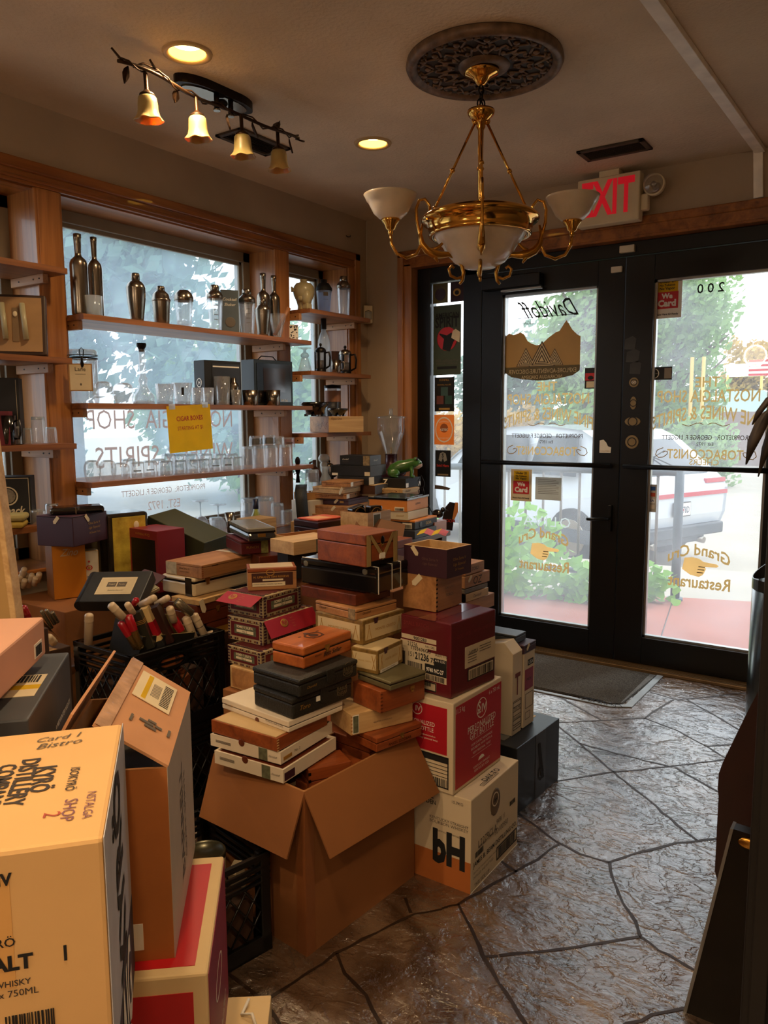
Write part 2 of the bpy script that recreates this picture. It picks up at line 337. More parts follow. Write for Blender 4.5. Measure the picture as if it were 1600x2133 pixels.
ITEMS=[
('steel_bottle',0.060,-2.062,1.742,0.319,0.0349,'a'),
('steel_bottle',0.000,-1.945,1.742,0.335,0.0303,'b'),
('tumbler',0.100,-2.030,1.742,0.077,0.0349,'f'),
('steel_shaker',0.050,-1.780,1.742,0.209,0.0406,'a'),
('steel_shaker',0.050,-1.646,1.742,0.172,0.0398,'b'),
('glass_shaker',0.050,-1.515,1.742,0.172,0.0422,'a'),
('glass_shaker',0.050,-1.322,1.742,0.219,0.0371,'b'),
('glass_shaker',0.070,-1.125,1.742,0.223,0.0410,'c'),
('steel_bottle',-0.000,-0.931,1.742,0.337,0.0355,'c'),
('steel_bottle',0.000,-0.849,1.742,0.337,0.0322,'d'),
('steel_shaker',0.090,-1.033,1.742,0.185,0.0380,'c'),
('conic_glass',0.090,-0.926,1.742,0.120,0.0451,''),
('bust',0.060,-0.674,1.912,0.165,0.0592,''),
('black_shaker',0.050,-0.486,1.912,0.192,0.0464,''),
('glass_shaker',0.050,-0.302,1.912,0.234,0.0395,'d'),
('jar',0.040,-2.051,1.392,0.222,0.0573,''),
('globe',0.070,-1.985,1.392,0.090,0.0420,'a'),
('globe',0.070,-1.884,1.392,0.087,0.0431,'b'),
('decanter',0.030,-1.748,1.392,0.266,0.0491,''),
('tumbler',0.070,-1.663,1.392,0.090,0.0411,'a'),
('flare',0.070,-1.561,1.392,0.098,0.0465,''),
('tumbler',0.080,-1.480,1.392,0.078,0.0282,'b'),
('tumbler',0.080,-1.411,1.392,0.080,0.0286,'c'),
('tumbler',0.070,-1.311,1.392,0.136,0.0398,'d'),
('steel_cup',0.100,-1.148,1.392,0.075,0.0410,'a'),
('steel_cup',0.100,-0.982,1.392,0.079,0.0387,'b'),
('mini',0.100,-1.248,1.392,0.074,0.0260,''),
('goblet_down',0.080,-0.699,1.582,0.125,0.0369,''),
('press',0.100,-0.586,1.582,0.158,0.0349,'a'),
('clear_bottle',0.030,-0.469,1.582,0.313,0.0360,''),
('steel_cup',0.120,-0.474,1.582,0.071,0.0301,'c'),
('press',0.070,-0.321,1.582,0.165,0.0425,'b'),
('coffee',0.020,-0.381,1.336,0.185,0.0482,''),
('ashtray',0.070,-0.611,1.336,0.078,0.0784,'a'),
('ashtray',0.100,-0.435,1.336,0.044,0.0584,'b'),
('globe',0.080,-2.061,1.072,0.087,0.0337,'0'),
('globe',0.080,-1.986,1.072,0.084,0.0343,'1'),
('globe',0.080,-1.924,1.072,0.070,0.0390,'2'),
('down',0.080,-1.837,1.072,0.070,0.0314,'3'),
('down',0.080,-1.768,1.072,0.071,0.0320,'4'),
('down',0.080,-1.683,1.072,0.067,0.0337,'5'),
('down',0.080,-1.602,1.072,0.066,0.0343,'6'),
('down',0.080,-1.516,1.072,0.065,0.0327,'7'),
('down',0.080,-1.456,1.072,0.065,0.0309,'8'),
('down',0.080,-1.381,1.072,0.065,0.0326,'9'),
('down',0.080,-1.300,1.072,0.064,0.0332,'10'),
('down',0.080,-1.235,1.072,0.065,0.0288,'11'),
('down',0.080,-1.156,1.072,0.113,0.0342,'12'),
('down',0.080,-1.072,1.072,0.114,0.0348,'13'),
('down',0.080,-0.982,1.072,0.114,0.0380,'14'),
('down',0.080,-0.872,1.072,0.114,0.0388,'15'),
('down',-0.010,-1.813,1.072,0.079,0.0342,'r0'),
('down',-0.010,-1.649,1.072,0.071,0.0356,'r1'),
('down',-0.010,-1.587,1.072,0.093,0.0361,'r2'),
('down',-0.010,-1.521,1.072,0.090,0.0366,'r3'),
('down',-0.010,-1.453,1.072,0.087,0.0372,'r4'),
('down',-0.010,-1.361,1.072,0.084,0.0379,'r5'),
('down',-0.010,-1.265,1.072,0.080,0.0363,'r6'),
('down',-0.010,-1.183,1.072,0.076,0.0369,'r7'),
('stacked',0.080,-1.098,1.170,0.067,0.0370,'0'),
('stacked',0.080,-0.998,1.170,0.070,0.0377,'1'),
('stacked',0.080,-0.923,1.170,0.061,0.0332,'2'),
('stacked',0.080,-0.849,1.170,0.054,0.0389,'3'),
('down',0.050,-1.122,0.750,0.167,0.0549,'s0'),
('down',0.050,-1.014,0.750,0.165,0.0561,'s1'),
('down',0.050,-0.914,0.750,0.122,0.0390,'s2'),
('down',0.050,-0.829,0.750,0.077,0.0449,'s3'),
('down',0.050,-1.360,0.750,0.093,0.0380,'s4'),
('wine',0.120,-1.152,0.780,0.138,0.0331,''),
('stem_down',-0.030,-1.268,0.750,0.146,0.0416,'a'),
('stem_down',-0.050,-1.367,0.750,0.173,0.0409,'b'),
('steel_tumbler',0.120,-1.334,0.770,0.098,0.0260,''),
('down',0.120,-0.702,0.900,0.143,0.0427,'t0'),
('carafe',0.100,-0.558,0.955,0.096,0.0330,''),
('jug',0.020,-0.559,0.960,0.127,0.0416,''),
('mill',0.030,-0.483,0.970,0.147,0.0337,''),
('press',0.050,-0.459,0.970,0.110,0.0281,'c'),
('pourer',0.050,-0.740,0.970,0.145,0.0160,''),
('down',0.060,-2.361,1.235,0.067,0.0146,'w0'),
('down',0.060,-2.321,1.235,0.060,0.0184,'w1'),
('down',0.060,-2.276,1.235,0.103,0.0280,'w2'),
('down',0.060,-2.223,1.235,0.062,0.0227,'w3'),
('mug',0.090,-2.418,1.235,0.107,0.0303,''),
('down',0.080,-2.310,0.925,0.055,0.0317,'v0'),
('down',0.000,-2.201,0.925,0.064,0.0292,'v1'),
]
TUBES=[
('tube',(0.862,-2.567,0.765),(0.873,-2.530,0.716),0.0133,'white cigar tube leaning left over the open dark box'),
('tube',(0.871,-2.513,0.758),(0.866,-2.486,0.718),0.0105,'short white cigar tube behind the dark red bottles'),
('tube',(0.888,-2.415,0.759),(0.827,-2.425,0.728),0.0123,'thick white cigar tube lying on top of the tube heap'),
('tube',(0.893,-2.365,0.750),(0.837,-2.371,0.721),0.0110,'white cigar tube lying behind the thick one on the heap'),
('tube',(0.829,-2.618,0.741),(0.806,-2.611,0.642),0.0132,'upright white cigar tube at the left corner of the crate'),
('tube',(0.879,-2.288,0.667),(0.889,-2.259,0.575),0.0146,'white ribbed cigar tube standing right of the red capped one'),
('tube',(0.888,-2.361,0.716),(0.879,-2.338,0.662),0.0134,'white topped cigar tube at the back right of the crate'),
('tube',(0.871,-2.245,0.666),(0.889,-2.210,0.573),0.0140,'white cigar tube printed NO at the right of the crate'),
('tube',(0.892,-2.170,0.584),(0.851,-2.163,0.571),0.0126,'white cigar tube end poking out at the right rim'),
('steel',(0.866,-2.314,0.723),(0.887,-2.270,0.674),0.0160,'pale metallic cigar tube at the back of the crate'),
('redglass',(0.865,-2.537,0.704),(0.889,-2.498,0.612),0.0112,'left glass cigar tube with dark red wax cap'),
('redglass',(0.876,-2.515,0.722),(0.891,-2.485,0.609),0.0142,'larger glass cigar tube with glossy dark red cap'),
('redglass',(0.868,-2.332,0.672),(0.893,-2.292,0.580),0.0152,'glass cigar tube with red wax cap right of the black tubes'),
('redtube',(0.864,-2.469,0.760),(0.832,-2.458,0.735),0.0107,'small tube with red end behind the short white tube'),
('darkbox',(0.866,-2.473,0.721),(0.889,-2.439,0.600),0.0137,'slim black cigar carton with gold bands'),
('creambox',(0.860,-2.440,0.726),(0.890,-2.402,0.597),0.0147,'slim cream and red cigar carton beside the black one'),
('brownbox',(0.859,-2.405,0.722),(0.886,-2.367,0.598),0.0203,'dark brown cigar carton behind the cream one'),
('tube',(0.140,-2.414,0.773),(0.109,-2.404,0.742),0.0108,''),
('tube',(0.112,-2.413,0.742),(0.081,-2.403,0.710),0.0109,''),
('tube',(0.111,-2.389,0.743),(0.080,-2.379,0.712),0.0110,''),
('tube',(0.165,-2.400,0.751),(0.134,-2.389,0.720),0.0108,''),
('tube',(0.125,-2.406,0.727),(0.094,-2.396,0.696),0.0109,''),
('tube',(0.123,-2.384,0.725),(0.092,-2.373,0.693),0.0110,''),
('tube',(0.178,-2.393,0.740),(0.147,-2.382,0.709),0.0108,''),
('tube',(0.117,-2.408,0.758),(0.086,-2.397,0.727),0.0109,''),
('tube',(0.086,-2.411,0.712),(0.055,-2.401,0.680),0.0110,''),
('tube',(0.187,-2.384,0.754),(0.157,-2.373,0.723),0.0108,''),
('redtube',(0.990,-2.919,0.848),(0.977,-2.897,0.807),0.0099,'bright red cigar tube at the left behind the pink box'),
('bottle',(0.919,-2.910,0.825),(0.907,-2.887,0.792),0.0127,'glass tube with dark cap at far left'),
('tube',(0.966,-2.963,0.826),(0.950,-2.940,0.810),0.0111,'white tube end at the left edge'),
('tube',(0.775,-2.724,0.687),(0.764,-2.699,0.660),0.0122,'white tube with rounded end beside the paper bag'),
('steel',(0.460,-2.550,0.684),(0.466,-2.519,0.617),0.0065,'thin steel tube leaning over the heap'),
('steel',(0.473,-2.540,0.687),(0.473,-2.512,0.630),0.0065,'second thin steel tube leaning over the heap'),
('steel',(0.490,-2.530,0.679),(0.481,-2.506,0.637),0.0073,'short steel tube behind the leaning pair'),
]
GROUT=[
[(1.661,-0.905),(1.810,-0.774),(1.959,-0.645),(1.971,-0.532),(2.007,-0.347)],
[(1.501,-0.576),(1.592,-0.635),(1.810,-0.774)],
[(1.673,-0.937),(1.816,-1.063),(2.013,-1.239),(2.185,-1.382),(2.309,-1.498),(2.384,-1.558)],
[(1.816,-1.063),(2.001,-1.072),(2.173,-1.074)],
[(1.786,-1.524),(1.860,-1.428),(1.947,-1.323),(2.013,-1.239),(2.173,-1.074),(2.322,-0.909),(2.465,-0.746)],
[(1.959,-0.645),(2.115,-0.706),(2.251,-0.805),(2.319,-0.863),(2.494,-0.948)],
[(2.251,-0.805),(2.320,-0.742),(2.447,-0.626)],
[(2.057,-0.305),(2.202,-0.433),(2.314,-0.539),(2.449,-0.635)],
[(1.891,-0.302),(2.024,-0.336),(2.140,-0.208),(2.218,-0.113),(2.354,0.021)],
[(2.194,-1.069),(2.281,-1.125),(2.368,-1.182),(2.543,-1.287)],
[(1.747,-1.662),(1.870,-1.732),(2.018,-1.811),(2.103,-1.838),(2.194,-1.832)],
[(2.194,-1.832),(2.257,-1.716),(2.336,-1.609),(2.430,-1.514),(2.556,-1.372)],
[(2.194,-1.832),(2.233,-1.916),(2.292,-2.005),(2.339,-2.064),(2.367,-2.114)],
[(2.367,-2.114),(2.269,-2.221),(2.185,-2.306),(2.099,-2.383)],
[(2.367,-2.114),(2.424,-2.140),(2.474,-2.153),(2.512,-2.164),(2.638,-2.197)],
[(2.028,-1.822),(2.011,-1.935),(1.982,-2.032),(1.961,-2.100)],
[(1.982,-2.032),(1.934,-2.009),(1.882,-1.987)],
[(2.399,-2.472),(2.430,-2.422),(2.468,-2.366),(2.520,-2.309),(2.604,-2.220)],
[(2.142,-2.471),(2.188,-2.501),(2.243,-2.549),(2.265,-2.574)],
[(1.888,-2.304),(1.839,-2.367),(1.797,-2.482),(1.759,-2.604),(1.735,-2.741),(1.717,-2.827)],
[(1.759,-2.604),(1.817,-2.647),(1.902,-2.678),(1.978,-2.728),(2.019,-2.762)],
[(1.533,-2.799),(1.619,-2.807),(1.717,-2.827),(1.794,-2.852),(1.832,-2.873)],
[(1.782,-2.320),(1.828,-2.366)],
[(1.961,-2.100),(1.916,-2.261),(1.888,-2.303)],
[(1.916,-2.261),(2.071,-2.407),(2.142,-2.471)],
[(2.099,-2.383),(2.071,-2.407)],
]
# ================================================================ materials
m_wall = mat('tan_wall_paint', '#a8937a', 0.75, var=0.12, nscale=2.2, bump=0.10, bscale=180)
m_ceil = mat('knockdown_ceiling', '#d8c4a8', 0.9, var=0.18, nscale=1.7, bump=1.0, bscale=70)
m_trim = wood('oak_trim', '#a5652e', '#6d3a17', axis=1, rough=0.32, scale=7, coat=0.3)
m_trimv = wood('oak_trim_upright', '#b27640', '#7d4a22', axis=2, rough=0.38, scale=7, coat=0.2)
m_shelf = wood('shelf_oak', '#9a6236', '#66391c', axis=1, rough=0.45, scale=9)
m_cleat = wood('cleat_pine', '#c08c5a', '#8f5c34', axis=0, rough=0.5, scale=9)
m_frame = mat('window_frame_taupe', '#8b7f6c', 0.5, var=0.05)
m_black = mat('black_anodised_frame', '#0e0e0f', 0.38, 0.3, var=0.15, nscale=5)
m_pane = clear('dusty_window_pane', (0.93, 0.97, 1.0), milk=0.24, gloss=0.05, milkcol=(0.66, 0.84, 1.0), edge=0.05)
m_dpane = clear('door_pane', (0.95, 0.98, 0.99), milk=0.13, gloss=0.05, milkcol=(0.85, 0.92, 1.0), edge=0.05)
m_alu = mat('bare_aluminium', '#9a9a98', 0.35, 0.9, var=0.1)
m_threshold = mat('threshold_bronze', '#7d6547', 0.4, 0.6)
m_white_plastic = mat('white_plastic', '#d9cdb4', 0.5, var=0.04)
m_metal_dark = mat('dark_oiled_metal', '#1b1512', 0.4, 0.7)
m_brass = mat('polished_brass', '#dba550', 0.13, 1.0, var=0.05)
m_brassdull = mat('satin_brass', '#bd8a3c', 0.28, 1.0, var=0.1)
m_steel = mat('brushed_steel', '#8d8478', 0.24, 1.0, var=0.12, nscale=40, stretch=(1, 1, 0.1))
m_glass = clear('drinking_glass', (0.93, 0.95, 0.96), milk=0.2, gloss=0.2, edge=0.5, milkcol=(.95, .97, 1))
m_glassbase = clear('thick_glass_base', (0.82, 0.88, 0.9), milk=0.28, gloss=0.25, edge=0.6)
m_frost = clear('frosted_glass', (0.8, 0.85, 0.85), milk=0.42, gloss=0.05, edge=0.3)
m_blacklaq = mat('black_lacquer', '#08080a', 0.16, var=0.05, coat=0.6)
m_blackmatte = mat('matte_black_card', '#121214', 0.62, var=0.1)
m_gold = mat('gold_print', '#b88a3e', 0.45, 0.5, var=0.05)
m_white = mat('white_print', '#e8e2d4', 0.7, var=0.03)
m_ink = mat('black_ink', '#141416', 0.75, var=0.0)
m_greyink = mat('grey_ink', '#5f564c', 0.75, var=0.0)
m_cream = mat('cream_card', '#d8c8a6', 0.7, var=0.06)
m_yel = paper('yellow_paper', '#f6d41c', .5)
m_red = mat('bright_red_card', '#c01a22', 0.5, var=0.05)
m_redtext = mat('red_print', '#b52a1e', 0.7, var=0.0)

# ================================================================ floor
def slate_material():
    m = bpy.data.materials.new('stamped_slate_concrete'); m.use_nodes = True; n = m.node_tree.nodes; l = m.node_tree.links; p = n['Principled BSDF']
    t = n.new('ShaderNodeTexCoord')
    a = n.new('ShaderNodeTexNoise'); a.inputs['Scale'].default_value = 4.0; a.inputs['Detail'].default_value = 6; a.inputs['Distortion'].default_value = 1.2; l.new(t.outputs['Object'], a.inputs['Vector'])
    r = n.new('ShaderNodeValToRGB'); l.new(a.outputs['Fac'], r.inputs[0]); r.color_ramp.elements[0].position = 0.35; r.color_ramp.elements[1].position = 0.68
    r.color_ramp.elements[0].color = srgb('#3a291c'); r.color_ramp.elements[1].color = srgb('#77604c'); l.new(r.outputs[0], p.inputs['Base Color'])
    mp = n.new('ShaderNodeMapping'); mp.inputs['Rotation'].default_value = (0, 0, 0.6); mp.inputs['Scale'].default_value = (1, 1.5, 1); l.new(t.outputs['Object'], mp.inputs[0])
    b1 = n.new('ShaderNodeTexNoise'); b1.inputs['Scale'].default_value = 9.0; b1.inputs['Detail'].default_value = 5; b1.inputs['Roughness'].default_value = 0.55; b1.inputs['Distortion'].default_value = 0.35; l.new(mp.outputs[0], b1.inputs['Vector'])
    tr = n.new('ShaderNodeValToRGB'); l.new(b1.outputs['Fac'], tr.inputs[0]); e = tr.color_ramp.elements
    e[0].position = 0.40; e[0].color = (0, 0, 0, 1); e[1].position = 0.66; e[1].color = (1, 1, 1, 1)
    for ps, v in ((0.46, 0.25), (0.475, 0.45), (0.55, 0.55), (0.565, 0.8)):
        q = e.new(ps); q.color = (v, v, v, 1)
    b2 = n.new('ShaderNodeTexNoise'); b2.inputs['Scale'].default_value = 34; b2.inputs['Detail'].default_value = 8; b2.inputs['Roughness'].default_value = 0.65; b2.inputs['Distortion'].default_value = 0.2; l.new(t.outputs['Object'], b2.inputs['Vector'])
    bb = n.new('ShaderNodeBump'); bb.inputs['Strength'].default_value = 0.8; bb.inputs['Distance'].default_value = 0.0085; l.new(tr.outputs[0], bb.inputs['Height'])
    bc = n.new('ShaderNodeBump'); bc.inputs['Strength'].default_value = 0.7; bc.inputs['Distance'].default_value = 0.0045; l.new(b2.outputs['Fac'], bc.inputs['Height']); l.new(bb.outputs[0], bc.inputs['Normal'])
    l.new(bc.outputs[0], p.inputs['Normal']); l.new(bc.outputs[0], p.inputs['Coat Normal'])
    rr = n.new('ShaderNodeMapRange'); l.new(b2.outputs['Fac'], rr.inputs[0]); rr.inputs[3].default_value = 0.16; rr.inputs[4].default_value = 0.36; l.new(rr.outputs[0], p.inputs['Roughness'])
    p.inputs['Specular IOR Level'].default_value = 1.0; p.inputs['Coat Weight'].default_value = 1.0; p.inputs['Coat Roughness'].default_value = 0.14; p.inputs['Coat IOR'].default_value = 1.9
    return m
m_floor = slate_material()
f = MB(); f.box((-0.3, -7, -0.1), (4.4, 0.02, 0.0), m_floor); FL = struct(f, 'floor')
m_grout = mat('dark_joint', '#2a190c', 0.55, var=0.25, nscale=30, bump=0.4)
g = MB()
rg = random.Random(3)
for line in GROUT:
    pts = []
    for (x0, y0), (x1, y1) in zip(line, line[1:]):
        n_ = max(2, int(math.hypot(x1-x0, y1-y0)/0.035))
        for i in range(n_): pts.append((x0+(x1-x0)*i/n_+rg.uniform(-.003, .003), y0+(y1-y0)*i/n_+rg.uniform(-.003, .003)))
    pts.append(line[-1]); L_ = []; R_ = []
    for i, p in enumerate(pts):
        a = pts[max(0, i-1)]; b = pts[min(len(pts)-1, i+1)]; dx, dy = b[0]-a[0], b[1]-a[1]; q = math.hypot(dx, dy) or 1; w = 0.0030+rg.uniform(0, .0026)
        if p[1] > -0.02 or p[0] > 4.3: continue
        L_.append(g.bm.verts.new((p[0]-dy/q*w, p[1]+dx/q*w, 0.0009))); R_.append(g.bm.verts.new((p[0]+dy/q*w, p[1]-dx/q*w, 0.0009)))
    for i in range(len(L_)-1): g.face([R_[i], R_[i+1], L_[i+1], L_[i]], m_grout)
o = g.build('floor_joints', FL)
# ================================================================ walls
c = MB(); c.box((-0.26, -7, 2.526), (4.4, 0.16, 2.62), m_ceil); CE = struct(c, 'ceiling')
cut = MB()
for x, y, v_ in CANS: cut.lathe([(.0615, 2.50), (.0615, 2.57)], m_ceil, 32, Matrix.Translation((x, y, 0)), closed=True)
cut = cut.build('cut'); md = CE.modifiers.new('b', 'BOOLEAN'); md.operation = 'DIFFERENCE'; md.object = cut; md.solver = 'EXACT'; bpy.context.view_layer.update()
me = bpy.data.meshes.new_from_object(CE.evaluated_get(bpy.context.evaluated_depsgraph_get())); CE.modifiers.clear(); CE.data = me; bpy.data.objects.remove(cut)
OY = [(-3.6, -2.204), (-2.094, -0.843), (-0.739, -0.207)]; ZS, ZT = 0.735, 2.216
w = MB(); w.box((-0.26, -7, -0.1), (0, 0.16, ZS), m_wall); w.box((-0.26, -7, ZT), (0, 0.16, 2.526), m_wall)
e = [-7]+[v for q in OY for v in q]+[0.16]
for a, b in zip(e[0::2], e[1::2]): w.box((-0.26, a, ZS), (0, b, ZT), m_wall)
struct(w, 'wall_left')
w = MB(); w.box((0, 0, -0.1), (0.334, 0.16, 2.526), m_wall); w.box((0.334, 0, 2.216), (2.52, 0.16, 2.526), m_wall); w.box((2.52, 0, -0.1), (4.4, 0.16, 2.526), m_wall)
struct(w, 'wall_back')
w = MB(); w.box((4.3, -7, -0.1), (4.4, 0, 2.526), m_wall); struct(w, 'wall_right')
w = MB(); w.box((0, -7.1, -0.1), (4.4, -7, 2.526), m_wall); struct(w, 'wall_front')
# casing around the window band, the posts, linings
def casing(lo, hi, axis, m, out=0.022):
    """flat casing with a raised outer bead; lo/hi on the wall plane"""
    t = MB(); return t
t = MB()
t.box((0, -7, ZT), (0.018, -0.103, ZT+.06), m_trim, bev=.003); t.box((0, -7, ZT+.045), (0.030, -0.103, ZT+.090), m_trim, bev=.006); t.box((0, -7, ZT+.012), (0.024, -.15, ZT+.026), m_trim, bev=.004)
struct(t, 'trim_1')
t = MB(); t.box((0, -0.207, .5), (0.018, -0.14, ZT+.0), m_trimv, bev=.003); t.box((0, -0.155, .5), (0.030, -0.103, ZT+.09), m_trimv, bev=.006); t.box((-.19, -.213, ZS), (0.004, -.2, ZT), m_trimv)
struct(t, 'trim_2')
for i, (a, b) in enumerate(((-2.204, -2.094), (-0.843, -0.739))):
    t = MB(); t.box((-.19, a-.003, ZS), (0.012, a+.012, ZT), m_trimv, bev=.003); t.box((-.19, b-.012, ZS), (0.012, b+.003, ZT), m_trimv, bev=.003)
    t.box((-.01, a+.006, ZS), (0.016, b-.006, ZT), m_trimv, bev=.004); struct(t, 'trim_%d' % (3+i))
t = MB(); t.box((-.19, -3.6, ZT-.006), (0.0, -.2, ZT+.002), m_trim); struct(t, 'trim_5')
t = MB(); t.box((-.19, -3.6, ZS-.005), (0.07, -.12, ZS+.012), m_trim, bev=.004); struct(t, 'trim_6')
# door casing and lining
t = MB(); t.box((.262, -.018, 0), (.334, 0, 2.23), m_trimv, bev=.003); t.box((.244, -.030, 0), (.285, 0, 2.306), m_trimv, bev=.006); t.box((.325, -.02, 0), (.340, .1, 2.216), m_trimv, bev=.003)
struct(t, 'trim_7')
t = MB(); t.box((.25, -.018, 2.216), (2.62, 0, 2.28), m_trim, bev=.003); t.box((.244, -.030, 2.265), (2.62, 0, 2.306), m_trim, bev=.006); t.box((.334, -.02, 2.205), (2.52, .1, 2.219), m_trim, bev=.003)
struct(t, 'trim_8')
t = MB(); t.box((2.50, -.025, 0), (2.60, 0, 2.3), m_trimv, bev=.004); t.box((2.5, -.02, 0), (2.52, .1, 2.216), m_trimv); struct(t, 'trim_9')
# ================================================================ windows
for i, (a, b) in enumerate(OY):
    fr = MB(); k = .052
    for q in ((-.245, -.175, 0), (-.21, -.19, .018)):
        x0, x1, e_ = q; kk = k+e_
        fr.box((x0, a, ZS+.012), (x1, a+kk, ZT-.004), m_frame, bev=.003); fr.box((x0, b-kk, ZS+.012), (x1, b, ZT-.004), m_frame, bev=.003)
        fr.box((x0, a, ZT-.004-kk), (x1, b, ZT-.004), m_frame, bev=.003); fr.box((x0, a, ZS+.012), (x1, b, ZS+.012+kk), m_frame, bev=.003)
    fo = struct(fr, 'window_%d' % (i+1))
    gl = MB(); gl.box((-.204, a+.06, ZS+.07), (-.200, b-.06, ZT-.07), m_pane); gl.build('pane', fo)
    if i == 1:
        tx = MB(); m_wt = paper('faded_window_lettering', '#b59a90', .6)
        def M_(y, z): return Matrix.Translation((-.196, y, z)) @ Matrix(((0, 0, 1, 0), (1, 0, 0, 0), (0, 1, 0, 0), (0, 0, 0, 1)))
        tx.text('NOSTALGIA  SHOP', .90, m_wt, M_(-1.44, 1.325), mirror=True, ys=1.2)
        tx.text('WINES & SPIRITS', .86, m_wt, M_(-1.42, 1.15), mirror=True, ys=1.2)
        tx.text('PROPRIETOR:  GEORGE F. LIGGETT', .52, m_wt, M_(-1.46, .975), mirror=True, ys=1.2)
        tx.text('EST. 1972', .20, m_wt, M_(-1.47, .905), mirror=True, ys=1.2)
        tx.build('lettering', fo)
# ================================================================ door frame, sidelight, doors
def frame_box(mb, x0, x1, z0, z1, y0=.045, y1=.125, m=m_black): mb.box((x0, y0, z0), (x1, y1, z1), m, bev=.003)
d = MB()
for a, b in ((.342, .43), (.655, .775), (2.41, 2.5)): frame_box(d, a, b, 0, 2.205)
frame_box(d, .43, 2.41, 2.135, 2.205); frame_box(d, .43, .655, 0, .17); frame_box(d, .43, .655, 2.12, 2.14)
d.box((.342, -.03, 0), (2.5, .16, .018), m_threshold, bev=.004)
for k in range(3): d.box((.5, -.027+.018*k, .018), (2.5, -.018+.018*k, .021), m_threshold)
sd = struct(d, 'window_4')
gl = MB(); gl.box((.43, .083, .17), (.655, .087, 2.12), m_dpane); gl.build('pane', sd)
m_hazegold = paper('gold_leaf_lettering', '#b89a62', .5); m_dkletter = mat('dark_letter_outline', '#4a2f1c', 0.7)
def MD(x, z, y=.078, rot=0): return Matrix.Translation((x, y, z)) @ Matrix.Rotation(R(90), 4, 'X') @ Matrix.Rotation(R(rot), 4, 'Z')
def hand(mb, cx, cz, s, m):
    """pointing hand sign, finger to the +x side"""
    mb.prism([(-.5, -.10), (-.44, .26), (-.2, .30), (.0, .26), (.12, .18), (.5, .14), (.56, .09), (.5, .04), (.16, .03), (.2, -.04), (.17, -.1), (.15, -.17), (.1, -.24), (.0, -.30), (-.25, -.26)], -.001, .001, m, MD(cx, cz) @ Matrix.Scale(s, 4))
    for k, (a, b) in enumerate((((-.02, .02), (.17, .0)), ((-.04, -.07), (.15, -.1)), ((-.06, -.16), (.12, -.18)))):
        M = MD(cx, cz, .0765) @ Matrix.Scale(s, 4)
        mb.box((a[0], a[1]-.012, 0), (b[0], a[1]+.012, .003), m_dkletter, M)
    return mb
